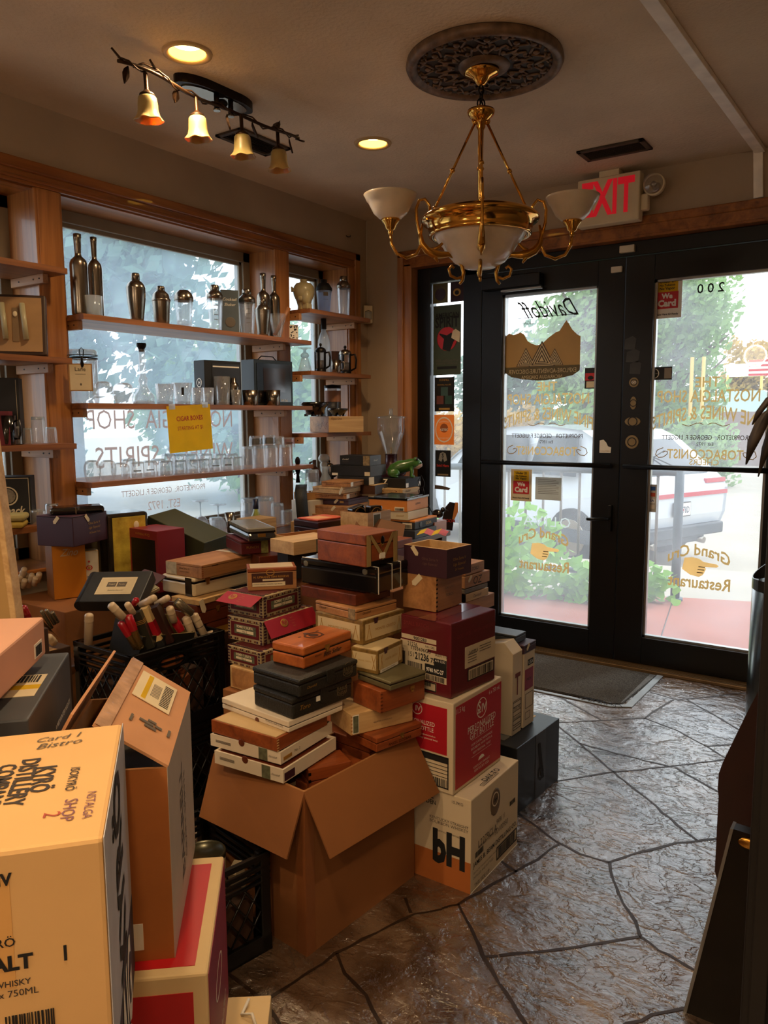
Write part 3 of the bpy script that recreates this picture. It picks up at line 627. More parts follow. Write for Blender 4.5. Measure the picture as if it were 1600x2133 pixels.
for di, (x0, x1, pull) in enumerate(((.778, 1.592, 1), (1.596, 2.408, -1))):
    d = MB(); st = .125; gx0, gx1 = (x0+.126, x1-.14) if di == 0 else (x0+.144, x1-.118)
    frame_box(d, x0, gx0, .02, 2.13); frame_box(d, gx1, x1, .02, 2.13); frame_box(d, gx0, gx1, .02, .165); frame_box(d, gx0, gx1, 2.005, 2.13)
    for (a, b, z0, z1) in ((gx0, gx0+.012, .165, 2.005), (gx1-.012, gx1, .165, 2.005), (gx0, gx1, .165, .177), (gx0, gx1, 1.993, 2.005)): d.box((a, .06, z0), (b, .09, z1), m_alu)
    do = struct(d, 'door_%d' % (di+1))
    gl = MB(); gl.box((gx0, .083, .165), (gx1, .087, 2.005), m_dpane); gl.build('pane', do)
    b_ = MB(); b_.tube([(x0+.03, .0, 1.07), (x1-.03, .0, 1.07)], .013, m_black); 
    for xx in (x0+.05, x1-.05): b_.cyl((xx, .05, 1.07), (xx, 0, 1.07), .012, m_black)
    b_.build('push_bar', do)
    cx = (gx0+gx1)/2-.01
    t = MB()
    t.text('THE', .115, m_hazegold, MD(cx, 1.494), bold=.015, mirror=True, ys=1.1)
    t.text('NOSTALGIA SHOP', .48, m_hazegold, MD(cx, 1.425), bold=.012, mirror=True, ys=1.45)
    t.text('FINE WINES & SPIRITS', .53, m_hazegold, MD(cx, 1.345), bold=.012, mirror=True, ys=1.7, arc=.11)
    t.text('PROPRIETOR   GEORGE F. LIGGETT', .42, m_dkletter, MD(cx, 1.221), bold=.006, mirror=True, ys=1.25)
    t.text('Est 1972', .08, m_dkletter, MD(cx, 1.188), mirror=True)
    t.text('TOBACCONIST', .36, m_hazegold, MD(cx, 1.137), bold=.015, mirror=True, ys=1.3)
    for sgn in (-1, 1):
        t.tube([Vector((cx+sgn*(.20+.045*math.sin(k*.8)*(1-k/12)), .078, 1.137+.03*math.cos(k*.9)*(1-k/12))) for k in range(9)], .0022, m_hazegold, 6)
        t.tube([Vector((cx+sgn*(.01+k*.017), .078, 1.285+.008*math.sin(k*1.1))) for k in range(7)], .0018, m_hazegold, 6)
    t.text('Grand Cru', .30, m_hazegold, MD(cx-.005, .675 if di == 0 else .655), bold=.02, mirror=True, ys=1.2, arc=.16)
    t.text('Restaurant', .30, m_hazegold, MD(cx, .487), bold=.02, mirror=True, ys=1.25)
    if di == 1: t.text('CHEERS', .14, m_hazegold, MD(cx, 1.098), bold=.01, mirror=True)
    hand(t, cx, .565, .165, paper('gold_hand_sign', '#efd9ae', .7))
    t.build('lettering', do)
    if di == 0:
        k = MB(); k.box((1.545, .02, .72), (1.565, .05, .86), m_black, bev=.003); k.tube([(1.555, .02, .79), (1.555, -.02, .79), (1.47, -.025, .785), (1.45, -.022, .785)], .009, m_black); k.build('lever_handle', do)
        k = MB(); k.box((.80, -.015, 2.03), (1.15, .045, 2.10), m_black, bev=.006); k.box((.92, -.012, 2.012), (1.16, .01, 2.024), m_alu, bev=.003); k.build('door_closer', do)
        # distiller logos on the glass
        t = MB(); t.text('Davidoff', .36, m_ink, MD(1.16, 1.915), shear=.9, mirror=True, ys=1.5); t.box((.98, .076, 1.872), (1.32, .078, 1.8745), m_ink); t.text('CIGARS', .085, m_greyink, MD(1.04, 1.846), mirror=True); t.build('glass_script_decal', do)
        m_mt = mat('bronze_mountain_decal', '#a87c45', 0.6, var=.35, nscale=9, stretch=(3, 1, 1)); del m_mt; MATS.pop('bronze_mountain_decal'); m_mt = paper('bronze_mountain_decal', '#ad8c5c', .4); m_mt2 = paper('dark_olive_decal_base', '#5e5132', .2)
        t = MB(); P = [(-.219, 0), (-.219, .195), (-.20, .21), (-.175, .2), (-.15, .205), (-.13, .212), (-.11, .20), (-.085, .16), (-.06, .145), (-.03, .135), (0, .142), (.04, .175), (.08, .2), (.1, .205), (.12, .235), (.138, .26), (.155, .235), (.17, .21), (.2, .18), (.219, .17), (.219, 0)]
        t.prism(P, -.001, .001, m_mt, MD(1.133, 1.585))
        t.prism([(-.219, .02), (-.219, -.01), (-.18, -.035), (-.1, -.05), (-.02, -.058), (.02, -.058), (.1, -.05), (.18, -.035), (.219, -.01), (.219, .02)], -.0012, .0012, m_mt2, MD(1.133, 1.585))
        m_tr = paper('pale_triangle_line', '#dcc79c', .3); m_td = mat('dark_triangle_line', '#3c2a18', 0.6)
        for tx, s, zz in ((-.095, .085, .022), (.075, .075, .022), (0, .115, .018)):
            for q in range(8):
                w_ = s*(1-q*.115); hgt = s*1.22*(1-q*.115); b0 = zz+q*s*.035
                t.prism([(tx-w_*.68, b0), (tx+w_*.68, b0), (tx, b0+hgt)], .0012+q*.0003, .0015+q*.0003, m_td if q % 2 == 0 else m_tr, MD(1.133, 1.585))
        t.text('EXPLORE-ADVENTURE-DISCOVER', .40, m_tr, MD(1.133, 1.579, .0755), mirror=True, ys=1.3); t.text('NICARAGUA DIADEMA', .24, m_tr, MD(1.133, 1.547, .0755), mirror=True, ys=1.2)
        t.build('mountain_decal', do)
        t = MB(); t.text('OLIVA', .28, paper('faint_white_vinyl', '#c8d4d4', .55), MD(1.18, .74), mirror=True, spacing=1.3); t.build('faint_white_decal', do)
    else:
        t = MB(); t.text('200', .125, m_ink, MD(2.0, 1.945), mirror=True, bold=.01, spacing=1.5); t.build('house_number', do)
# door contact sensors, stickers on the black stiles
def flat(name, label, cat, x0, z0, x1, z1, m, y=.076, deco=None, th=.0012, group=None):
    mb = MB(); mb.box((x0, y-th, z0), (x1, y, z1), m)
    if deco: deco(mb, (x0+x1)/2, (z0+z1)/2, x1-x0, z1-z0, y-th-.0006)
    o = mb.build(name); return tag(o, label, cat, group)
def card(mb, cx, cz, w, h, y):
    mb.box((cx-w*.36, y, cz-h*.1), (cx+w*.36, y+.0003, cz+h*.45), m_yel)
    M = lambda dz: Matrix.Translation((cx, y-.0014, cz+dz*h)) @ Matrix.Rotation(R(90), 4, 'X')
    for s, dz in (('Under 21', .38), ('No Tobacco', .29), ('No Vapor', .20)): mb.text(s, w*.52, m_ink, M(dz), bold=.02)
    mb.box((cx-w*.38, y-.001, cz-h*.27), (cx+w*.38, y+.0002, cz+h*.13), m_red, bev=0)
    mb.text('We', w*.38, m_white, M(.03), bold=.05); mb.text('Card', w*.62, m_white, M(-.14), bold=.05)
    mb.text('Please Have ID Ready', w*.8, m_ink, M(-.41), bold=.02)
flat('age_notice', 'white, yellow and red age limit notice at the top of the right door glass', 'sign', 1.725, 1.815, 1.868, 2.02, m_white, deco=card)
flat('age_notice', 'yellow and red age limit notice low on the left door glass below the push bar', 'sign', .959, .848, 1.088, 1.03, m_cream, deco=card)
def lines(mb, cx, cz, w, h, y):
    for k in range(9): mb.box((cx-w*.4, y, cz+h*(.38-k*.075)), (cx+w*(.4 if k % 3 else .3), y+.0003, cz+h*(.395-k*.075)), m_greyink)
flat('paper_notice', 'small printed paper notice taped to the left door glass', 'notice', 1.11, .862, 1.265, .99, paper('thin_white_paper', '#cfd2cc', .25), deco=lines)
def cc(mb, cx, cz, w, h, y):
    cols = ('#2a5ea8', '#b5442a', '#e8e8e8', '#d8cfc0')
    for k, q in enumerate(cols): mb.box((cx-w*.38, y, cz+h*(.28-k*.22)), (cx+w*.38, y+.0003, cz+h*(.42-k*.22)), mat('cc'+q, q, .6, var=0))
    mb.text('VISA', w*.6, mat('visa_blue', '#22337a', .6, var=0), Matrix.Translation((cx, y-.0006, cz-.08*h)) @ Matrix.Rotation(R(90), 4, 'X'), bold=.03)
flat('payment_sticker', 'strip of payment card stickers on the right door glass', 'sticker', 1.722, .832, 1.782, .976, mat('grey_sticker', '#b9b6ae', .6), deco=cc)
def shopsmall(mb, cx, cz, w, h, y):
    mb.ring2(cx-w*.2, 0, w*.2, w*.17, 0, .0005, m_white, Matrix.Translation((0, y, cz)) @ Matrix.Rotation(R(90), 4, 'X')); mb.box((cx+w*.2, y, cz-h*.4), (cx+w*.48, y+.0003, cz+h*.4), mat('sticker_tan', '#8d8272', .6))
    mb.text('SHOP SMALL', w*.28, m_white, Matrix.Translation((cx-w*.2, y-.0006, cz)) @ Matrix.Rotation(R(90), 4, 'X'), mirror=True)
flat('sticker', 'dark sticker with a ring emblem at the left edge of the right door glass', 'sticker', 1.708, 1.51, 1.835, 1.575, m_blackmatte, deco=shopsmall)
def fire(mb, cx, cz, w, h, y):
    mb.box((cx-w*.45, y, cz-h*.1), (cx+w*.45, y+.0003, cz+h*.25), m_red); mb.ellipsoid((cx, y, cz+h*.02), (w*.25, .0005, h*.1), m_ink); mb.box((cx-w*.35, y, cz-h*.45), (cx+w*.35, y+.0003, cz-h*.15), m_cream)
flat('sticker', 'black and fiery red picture sticker at the right edge of the left door glass', 'sticker', 1.382, 1.475, 1.447, 1.585, m_blackmatte, deco=fire)
RX = lambda cx, y, cz: Matrix.Translation((cx, y, cz)) @ Matrix.Rotation(R(90), 4, 'X')
mg = mat('worn_gold_sticker', '#8a7550', .6)
for zz, s, nm, lab in ((1.50, .05, 'GO', 'round worn sticker reading GO topmost on the black door stile'), (1.395, .055, 'tiger', 'tall oval gold sticker below the GO sticker'), (1.30, .075, 'oval', 'wide oval gold sticker in the middle of the door stile'), (1.195, .07, 'seal', 'round gold seal sticker lowest on the door stile')):
    mb = MB(); mb.ellipsoid((0, 0, 0), (s*.5*(1.1 if nm == 'oval' else .62 if nm == 'tiger' else 1), .0008, s*.5*(.62 if nm == 'oval' else 1.2 if nm == 'tiger' else 1)), mg, RX(0, 0, 0) @ Matrix.Rotation(R(-90), 4, 'X'))
    mb.ring2(0, 0, s*.34, s*.27, .0008, .0016, m_ink, Matrix.Rotation(R(90), 4, 'X')); 
    if nm == 'GO': mb.text('GO', s*.5, m_white, Matrix.Translation((0, -.003, 0)) @ Matrix.Rotation(R(90), 4, 'X'), bold=.03)
    tag(mb.build('sticker', loc=(1.655, .043, zz)), lab, 'sticker')
mb = MB(); mb.prism([(-.03, -.035), (.03, -.035), (.032, -.005), (.015, .0), (.005, .02), (-.01, .035), (-.03, .03)], 0, .001, m_white, Matrix.Rotation(R(90), 4, 'X')); mb.text('COLUMBIA', .05, m_gold, Matrix.Translation((0, -.002, -.025)) @ Matrix.Rotation(R(90), 4, 'X'))
tag(mb.build('sticker', loc=(1.515, .043, 1.17)), 'small white cut-out sticker on the left door stile above the push bar', 'sticker')
for zz, xx, w_ in ((1.70, 1.63, .03), (1.635, 1.645, .035), (1.575, 1.66, .03)):
    mb = MB(); mb.prism([(-w_, -.03), (w_*.8, -.035), (w_, .02), (.01, .035), (-w_*.9, .02)], 0, .0006, mat('tape_residue', '#2c2b28', .5, var=.4), Matrix.Rotation(R(90), 4, 'X'))
    tag(mb.build('tape_scrap', loc=(xx, .044, zz)), {1.70: 'topmost torn tape scrap on the black stile between the doors', 1.635: 'middle torn tape scrap on the black stile between the doors', 1.575: 'lowest torn tape scrap just above the GO sticker'}[zz], 'tape')
mb = MB(); mb.box((1.522, .028, 2.058), (1.578, .045, 2.088), m_white_plastic, bev=.003); tag(mb.build('door_sensor'), 'small white contact sensor on the left door top rail', 'sensor')
mb = MB(); mb.box((1.565, .02, 2.15), (1.64, .045, 2.185), m_white_plastic, bev=.003); tag(mb.build('door_sensor'), 'larger white contact sensor on the header above the doors', 'sensor')
# posters on the sidelight
def P1(mb, cx, cz, w, h, y):
    mb.text('AMERICAN', w*.86, m_ink, RX(cx, y-.001, cz+.36*h), bold=.02, ys=1.2); mb.text('SPIRIT', w*.86, m_ink, RX(cx, y-.001, cz+.26*h), bold=.03, ys=1.4)
    mb.ellipsoid((cx, y, cz+.02*h), (w*.37, .0008, w*.37), m_red)
    mb.prism([(-.03, -.06), (.02, -.075), (.045, -.02), (.06, .0), (.03, .035), (-.0, .02), (-.05, .035), (-.052, .028), (-.02, .0)], .001, .0015, m_ink, RX(cx, y, cz+.02*h)); mb.prism([(.03, .0), (.085, -.03), (.09, .03), (.06, .05), (.04, .04)], .0015, .002, m_cream, RX(cx, y, cz+.03*h))
    mb.text('100% additive-free', w*.84, m_greyink, RX(cx, y-.001, cz-.29*h)); mb.text('natural tobacco', w*.76, m_greyink, RX(cx, y-.001, cz-.33*h)); mb.box((cx-w*.36, y, cz-.415*h), (cx+w*.36, y+.0004, cz-.375*h), m_ink)
def P1s(mb, cx, cz, w, h, y):
    mb.text('AMERICAN', w*.8, m_greyink, RX(cx, y-.001, cz+.38*h)); mb.text('SPIRIT', w*.8, m_greyink, RX(cx, y-.001, cz+.28*h), bold=.02); mb.ellipsoid((cx, y, cz-.05*h), (w*.36, .0006, w*.36), mat('plum', '#3a2a38', .6))
def P2(mb, cx, cz, w, h, y):
    mb.ellipsoid((cx, y, cz-.03*h), (w*.3, .0006, w*.25), m_gold); mb.ellipsoid((cx, y-.0004, cz-.05*h), (w*.17, .0006, w*.15), m_ink)
def P3(mb, cx, cz, w, h, y):
    mb.text('DUNHILL', w*.5, m_gold, RX(cx, y-.001, cz+.42*h)); mb.text('DUNHILL ALLURE', w*.7, m_gold, RX(cx, y-.001, cz+.28*h))
    for dx, dz, q in ((0, .08, '#35504a'), (-.22, -.17, '#6a3325'), (.22, -.17, '#254638')): mb.box((cx+dx*w-w*.18, y, cz+dz*h-h*.12), (cx+dx*w+w*.18, y+.0004, cz+dz*h+h*.13), mat('pk'+q, q, .6, var=0))
    mb.box((cx-w*.28, y, cz-h*.46), (cx+w*.28, y+.0004, cz-h*.40), m_gold)
def P4(mb, cx, cz, w, h, y):
    M = RX(cx, y, cz); mb.ring2(0, 0, w*.45, w*.40, 0, .0006, m_white, M, ey=1.25); mb.text('ROUGHOUT', w*.5, m_white, RX(cx, y-.001, cz+.28*h), arc=.1); mb.text('ROUGH CUT', w*.5, m_white, RX(cx, y-.001, cz-.28*h)); mb.text('AZTEC', w*.42, m_white, RX(cx, y-.001, cz), bold=.03); mb.ellipsoid((cx, y, cz+.01), (w*.2, .0005, w*.2), mat('orange_dk', '#a3541a', .6))
def P5(mb, cx, cz, w, h, y):
    mb.prism([(-.03, .02), (-.02, .06), (0, .07), (.02, .06), (.03, .02), (.01, .01), (0, .035), (-.01, .01)], 0, .0005, mat('crest_grey', '#8d887c', .6), RX(cx, y, cz)); mb.text('S', w*.14, m_ink, RX(cx, y-.001, cz+.3*h), bold=.03)
    mb.text('Sold Here', w*.8, m_redtext, RX(cx, y-.001, cz-.08*h), bold=.03); mb.box((cx-w*.35, y, cz-h*.46), (cx+w*.35, y+.0004, cz-h*.40), mg)
flat('poster', 'large green tobacco poster with red disc on the sidelight glass', 'poster', .437, 1.578, .625, 1.985, paper('poster_green', '#48523f', .25), deco=P1)
flat('poster', 'small faded yellow-green tobacco poster at top left of the sidelight', 'poster', .433, 2.0, .535, 2.115, paper('poster_olive', '#6b6235', .25), deco=P1s)
flat('poster', 'small maroon poster with gold emblem at top right of the sidelight', 'poster', .553, 2.0, .64, 2.115, paper('poster_maroon', '#39202a', .25), deco=P2)
flat('poster', 'dark poster with three coloured cigarette packs on the sidelight', 'poster', .447, 1.362, .582, 1.565, paper('poster_dark', '#1d1713', .25), deco=P3)
flat('poster', 'square orange poster with a white ring design on the sidelight', 'poster', .445, 1.162, .582, 1.342, paper('poster_orange', '#e39a52', .45), deco=P4)
flat('poster', 'narrow black Sold Here poster lowest on the sidelight glass', 'poster', .452, .968, .56, 1.128, paper('poster_black', '#15130f', .25), deco=P5)
mb = MB(); mb.prism([(-.05, -.01), (.05, -.012), (.06, 0), (.0, .012), (-.05, .014)], 0, .002, mat('shoe_sticker', '#5a4a3a', .6), Matrix.Rotation(R(90), 4, 'X')); tag(mb.build('sticker', loc=(.5, .075, .90)), 'small brown slipper shaped sticker on the sidelight', 'sticker')
mb = MB(); mb.prism([(-.045, -.09), (.02, -.09), (.03, -.02), (.05, .02), (.055, .08), (.0, .085), (-.03, .05), (-.05, -.02)], 0, .002, mat('dark_flame_card', '#20100c', .6), Matrix.Rotation(R(90), 4, 'X')); mb.prism([(.02, -.02), (.035, -.02), (.06, .03), (.06, .085), (.04, .085)], .002, .003, mat('orange_flame', '#d98a4a', .6), Matrix.Rotation(R(90), 4, 'X')); mb.text('ROOM', .08, m_redtext, Matrix.Translation((0, -.004, -.03)) @ Matrix.Rotation(R(90), 4, 'X'), bold=.02)
tag(mb.build('poster', loc=(.555, .075, .73)), 'torn dark sticker with orange flame edge low on the sidelight', 'poster')
# ================================================================ ceiling fixtures
H = 2.526
m_canin = mat('can_reflector', (1.0, .62, .12), 0.35, var=0, emit=1.1); m_bulb = mat('lamp_glow', (1.0, 0.74, 0.28), 0.5, var=0, emit=6.0)
for (x, y, vis), pw in zip(CANS, CAN_POWER):
    nm = {0: 'recessed lamp nearest the vine track light', 1: 'recessed lamp between the track light and the chandelier'}
    i = CANS.index((x, y, vis)); nm.update({2: 'recessed lamp above the tan foreground carton', 3: 'recessed lamp above the far left window bay', 4: 'recessed lamp at the back of the shop', 5: 'recessed lamp above the dark cabinet at the right'})
    t = thing('recessed_light', 'round warm glowing '+nm[i], 'ceiling light', (x, y, H), 0, 'recessed ceiling lamps')
    mb = MB(); mb.lathe([(.082, 0), (.080, -.006), (.068, -.008), (.062, -.003), (.060, 0)], mat('can_trim', '#b89a6a', .5, var=.1), 32); mb.build('trim_ring', t)
    mb = MB(); mb.lathe([(.061, -.002), (.060, .004), (.055, .02), (.05, .028)], m_canin, 32); mb.lathe([(.05, .028), (.0001, .029)], m_bulb, 32); mb.build('lamp', t)
    lamp('can_spot', 'SPOT', (x, y, H-.012), pw, WARM, spot_size=R(140), spot_blend=.7, shadow_soft_size=.05)
for i, (x, y, z, pw) in enumerate(FILL_GLOBES):
    t = thing('fill_globe', ['left globe fill lamp added in the unseen back of the shop', 'right globe fill lamp added in the unseen back of the shop'][i], 'ceiling light', (x, y, z)); mb = MB(); mb.ellipsoid((0, 0, 0), (.11, .11, .11), mat('fill_globe_opal', (1, .8, .55), .5, var=0, emit=5.0)); mb.build('globe', t); mb = MB(); mb.cyl((0, 0, .1), (0, 0, H-z), .008, m_brass); mb.build('rod', t)
    lamp('fill_glow', 'POINT', (x, y, z), pw, (1.0, .80, .58), shadow_soft_size=.12).visible_glossy = True
# medallion
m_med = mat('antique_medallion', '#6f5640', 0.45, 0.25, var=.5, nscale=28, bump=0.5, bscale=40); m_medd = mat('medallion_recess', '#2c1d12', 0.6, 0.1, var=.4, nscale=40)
CX, CY = 1.58, -1.51
t = thing('ceiling_medallion', 'oval looking dark bronze ornate ceiling rose above the brass chandelier', 'ceiling rose', (CX, CY, H))
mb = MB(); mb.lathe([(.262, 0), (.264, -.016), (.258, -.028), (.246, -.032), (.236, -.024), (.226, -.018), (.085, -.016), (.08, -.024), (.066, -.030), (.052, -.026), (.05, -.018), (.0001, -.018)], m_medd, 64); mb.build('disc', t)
mb = MB(); mb.lathe([(.262, -.001), (.2655, -.016), (.259, -.030), (.246, -.034), (.235, -.026), (.228, -.019)], m_med, 64)
mb.lathe([(.088, -.018), (.082, -.027), (.066, -.033), (.051, -.028)], m_med, 48); mb.build('rim', t)
mb = MB(); rr = random.Random(5)
for k in range(12):
    a = 2*math.pi*k/12
    def pol(r, da): return Vector((r*math.cos(a+da), r*math.sin(a+da), -.020))
    for sg in (-1, 1):
        mb.tube([pol(.10, sg*.05), pol(.12, sg*.13), pol(.145, sg*.2), pol(.165, sg*.14), pol(.16, sg*.06), pol(.148, sg*.07)], .004, m_med, 6)
        mb.tube([pol(.17, sg*.03), pol(.185, sg*.12), pol(.205, sg*.2), pol(.215, sg*.1)], .0045, m_med, 6)
    mb.ellipsoid(pol(.115, 0), (.010, .010, .007), m_med, None, 8, 6); mb.ellipsoid(pol(.190, 0), (.012, .012, .007), m_med, None, 8, 6)
    mb.ellipsoid(pol(.150, 0), (.007, .007, .006), m_med, None, 8, 6); mb.ellipsoid(pol(.212, .26), (.013, .013, .006), m_med, None, 8, 6); mb.ellipsoid(pol(.135, .26), (.012, .009, .006), m_med, None, 8, 6)
    for q in range(3): mb.ellipsoid(pol(.222, -.16+q*.16), (.006, .006, .006), m_med, None, 6, 5)
mb.build('scrollwork', t)
# chandelier
m_alab = mat('alabaster_glass', '#dccbb0', 0.35, var=.22, nscale=7, trans=0.0, coat=.3)
def alab():
    m = m_alab; n = m.node_tree.nodes; p = n['Principled BSDF']; p.inputs['Subsurface Weight'].default_value = .35; p.inputs['Subsurface Radius'].default_value = (.03, .02, .01)
alab()
CX, CY = 1.564, -1.498
t = thing('chandelier', 'polished brass chandelier with alabaster glass bowl and two upturned cup shades', 'chandelier', (CX, CY, 1.82))
def Z(z): return z-1.82-.03*min(1, max(0, (2.33-z)/.08))
mb = MB(); mb.lathe([(.06, Z(2.505)), (.062, Z(2.498)), (.056, Z(2.488)), (.03, Z(2.478)), (.022, Z(2.468)), (.012, Z(2.456)), (.0001, Z(2.452))], m_brass, 32); mb.build('canopy', t)
mb = MB()
def link(c, w, h, ax): 
    pts = []
    for k in range(12):
        a = 2*math.pi*k/12; q = (w*math.cos(a)*math.cos(ax), w*math.cos(a)*math.sin(ax), c+h*math.sin(a)); pts.append(q)
    mb.tube(pts, .0028, m_metal_dark, 6, closed=True)
link(Z(2.440), .009, .016, .9); link(Z(2.417), .011, .018, -.7); link(Z(2.396), .014, .017, .9); link(Z(2.388), .010, .012, -.5); mb.tube([(.003, 0, Z(2.455)), (.006, .002, Z(2.43)), (-.004, 0, Z(2.40)), (.0, 0, Z(2.37))], .002, m_metal_dark, 6); mb.build('chain', t)
mb = MB(); mb.lathe([(.008, Z(2.387)), (.012, Z(2.380)), (.046, Z(2.374)), (.048, Z(2.369)), (.044, Z(2.358)), (.030, Z(2.345)), (.022, Z(2.338)), (.014, Z(2.330)), (.016, Z(2.322)), (.010, Z(2.315)), (.0085, Z(2.22)), (.013, Z(2.212)), (.0085, Z(2.204)), (.0085, Z(2.0)), (.0085, Z(1.86))], m_brass, 24); mb.build('centre_stem', t)
mb = MB(); mb.lathe([(.188, Z(2.058)), (.204, Z(2.048)), (.206, Z(2.040)), (.200, Z(2.032)), (.186, Z(2.027)), (.182, Z(2.012)), (.176, Z(1.996)), (.180, Z(1.990)), (.172, Z(1.984)), (.158, Z(1.988)), (.155, Z(2.0)), (.16, Z(2.03)), (.188, Z(2.058))], m_brass, 64); mb.build('ring', t)
mb = MB(); mb.lathe([(.158, Z(1.99)), (.153, Z(1.978)), (.140, Z(1.962)), (.132, Z(1.956)), (.118, Z(1.932)), (.09, Z(1.900)), (.055, Z(1.880)), (.0001, Z(1.873))], m_alab, 48); mb.lathe([(.0001, Z(1.846)), (.006, Z(1.85)), (.010, Z(1.862)), (.008, Z(1.874))], m_brass, 16); mb.build('glass_bowl', t)
rv = Vector((.824, .566, 0)); fv = Vector((-.566, .824, 0))
def dirn(deg): a = R(deg); return rv*math.cos(a)+fv*math.sin(a)
for k, (deg, full) in enumerate(((190, True), (-10+6, True), (-95, False))):
    D = dirn(deg)
    P = lambda r, z: tuple(D*r+Vector((0, 0, Z(z))))
    rod = MB(); rod.cyl(P(.020, 2.335), P(.165, 2.068), .0045, m_brass, 10)
    for f in (.0, .55, .98):
        q = Vector(P(.020, 2.335)).lerp(Vector(P(.165, 2.068)), f); rod.ellipsoid(q, (.009, .009, .009), m_brass, None, 10, 8)
    rod.tube([tuple(Vector(P(.022, 2.338))+Vector((0, 0, .011*math.sin(a*math.pi/4)))+D*.009*math.cos(a*math.pi/4)) for a in range(8)], .002, m_brass, 6, closed=True); rod.build('rod', t)
    arm = MB()
    if full:
        arm.tube([P(.178, 2.06), P(.182, 2.085), P(.198, 2.104), (P(.218, 2.098)), P(.228, 2.07), P(.226, 2.03), P(.215, 1.985), P(.212, 1.95), P(.228, 1.918), P(.262, 1.905), P(.296, 1.918), P(.315, 1.950), P(.318, 1.985)], .0055, m_brass, 10)
        ao = arm.build('arm', t)
        c = D*.318
        cup = MB(); M = Matrix.Translation(c); cup.lathe([(.006, Z(1.98)), (.010, Z(1.988)), (.008, Z(1.994)), (.016, Z(2.0)), (.020, Z(2.012)), (.030, Z(2.024)), (.033, Z(2.032)), (.030, Z(2.034))], m_brass, 24, M); cup.build('cup', ao)
        sh = MB(); sh.lathe([(.026, Z(2.030)), (.040, Z(2.036)), (.058, Z(2.052)), (.070, Z(2.075)), (.077, Z(2.088)), (.082, Z(2.092)), (.088, Z(2.106)), (.092, Z(2.112)), (.089, Z(2.113)), (.076, Z(2.096)), (.05, Z(2.055)), (.02, Z(2.036))], m_alab, 40, M); sh.build('glass_shade', ao)
    else:
        arm.tube([P(.178, 2.06), P(.182, 2.10), P(.192, 2.125), P(.203, 2.10), P(.210, 2.05), P(.212, 1.98), P(.205, 1.94)], .0045, m_brass, 8); arm.build('arm', t)
    br = MB()
    pts = [(.206, 2.02), (.214, 1.985), (.208, 1.955), (.190, 1.933), (.165, 1.922), (.138, 1.920), (.110, 1.922), (.085, 1.912), (.066, 1.890), (.058, 1.862), (.062, 1.835), (.072, 1.822)]
    rad = [.004, .007, .011, .014, .016, .013, .009, .008, .007, .007, .006, .0045]
    if k == 2: pts = [(r*.75+.02, z) for r, z in pts]
    br.tube([P(*p) for p in pts], .008, m_brassdull, 8, rad)
    br.tube([P(.168, 1.925), P(.150, 1.893)], .01, m_brassdull, 8, [.012, .003]); br.tube([P(.175, 1.93), P(.148, 1.945), P(.132, 1.962), P(.136, 1.975)], .005, m_brassdull, 8, [.008, .006, .005, .006])
    br.tube([P(.060, 1.848), P(.082, 1.840), P(.105, 1.850), P(.112, 1.872), P(.100, 1.884), P(.092, 1.876)], .005, m_brassdull, 8)
    br.build('scroll_bracket', t)
# vine track light
m_bell = mat('amber_bell_glass', '#a8905a', 0.4, var=.15, nscale=18); m_vine = mat('bronze_vine', '#3a2614', 0.4, 0.7, var=.3, nscale=25)
m_bell.node_tree.nodes['Principled BSDF'].inputs['Subsurface Weight'].default_value = .3
t = thing('track_light', 'dark bronze vine shaped track light with four tulip glass shades', 'ceiling light', (.66, -1.87, H))
o = Vector((.66, -1.87, H))
mb = MB(); M = Matrix.Rotation(R(88), 4, 'Z')
mb.prism([(.12*math.cos(a)*(1)+(.06 if math.cos(a) > 0 else -.06), .055*math.sin(a)) for a in [2*math.pi*k/28 for k in range(28)]], -.030, 0, m_metal_dark, M)
mb.prism([(.10*math.cos(a)+(.05 if math.cos(a) > 0 else -.05), .045*math.sin(a)) for a in [2*math.pi*k/28 for k in range(28)]], -.034, -.030, m_steel, M); mb.build('mounting_plate', t)
def q(x, y, z): return Vector((x, y, z))-o
mb = MB()
for yy in (-1.90, -1.83): mb.cyl(q(.70, yy, 2.495), q(.70, yy, 2.44), .010, m_metal_dark, 12); mb.cyl(q(.70, yy, 2.442), q(.70, yy, 2.436), .013, m_steel, 12)
mb.ellipsoid(q(.69, -1.865, 2.475), (.022, .022, .014), m_metal_dark); mb.build('stem', t)
mb = MB(); pth = []
for k in range(30):
    f = k/29; y = -2.34+f*.86; pth.append(q(.722+.014*math.sin(f*9), y, 2.447+.006*math.sin(f*14)))
mb.tube(pth, .006, m_vine, 8); pth2 = [p+Vector((.012*math.sin(i*1.3), 0, .012*math.cos(i*1.3))) for i, p in enumerate(pth)]; mb.tube(pth2, .003, m_vine, 6)
mb.tube([q(.72, -2.28, 2.45), q(.72, -2.24, 2.475), q(.72, -2.18, 2.475), q(.72, -2.12, 2.45)], .0035, m_vine, 6); mb.build('vine_rod', t)
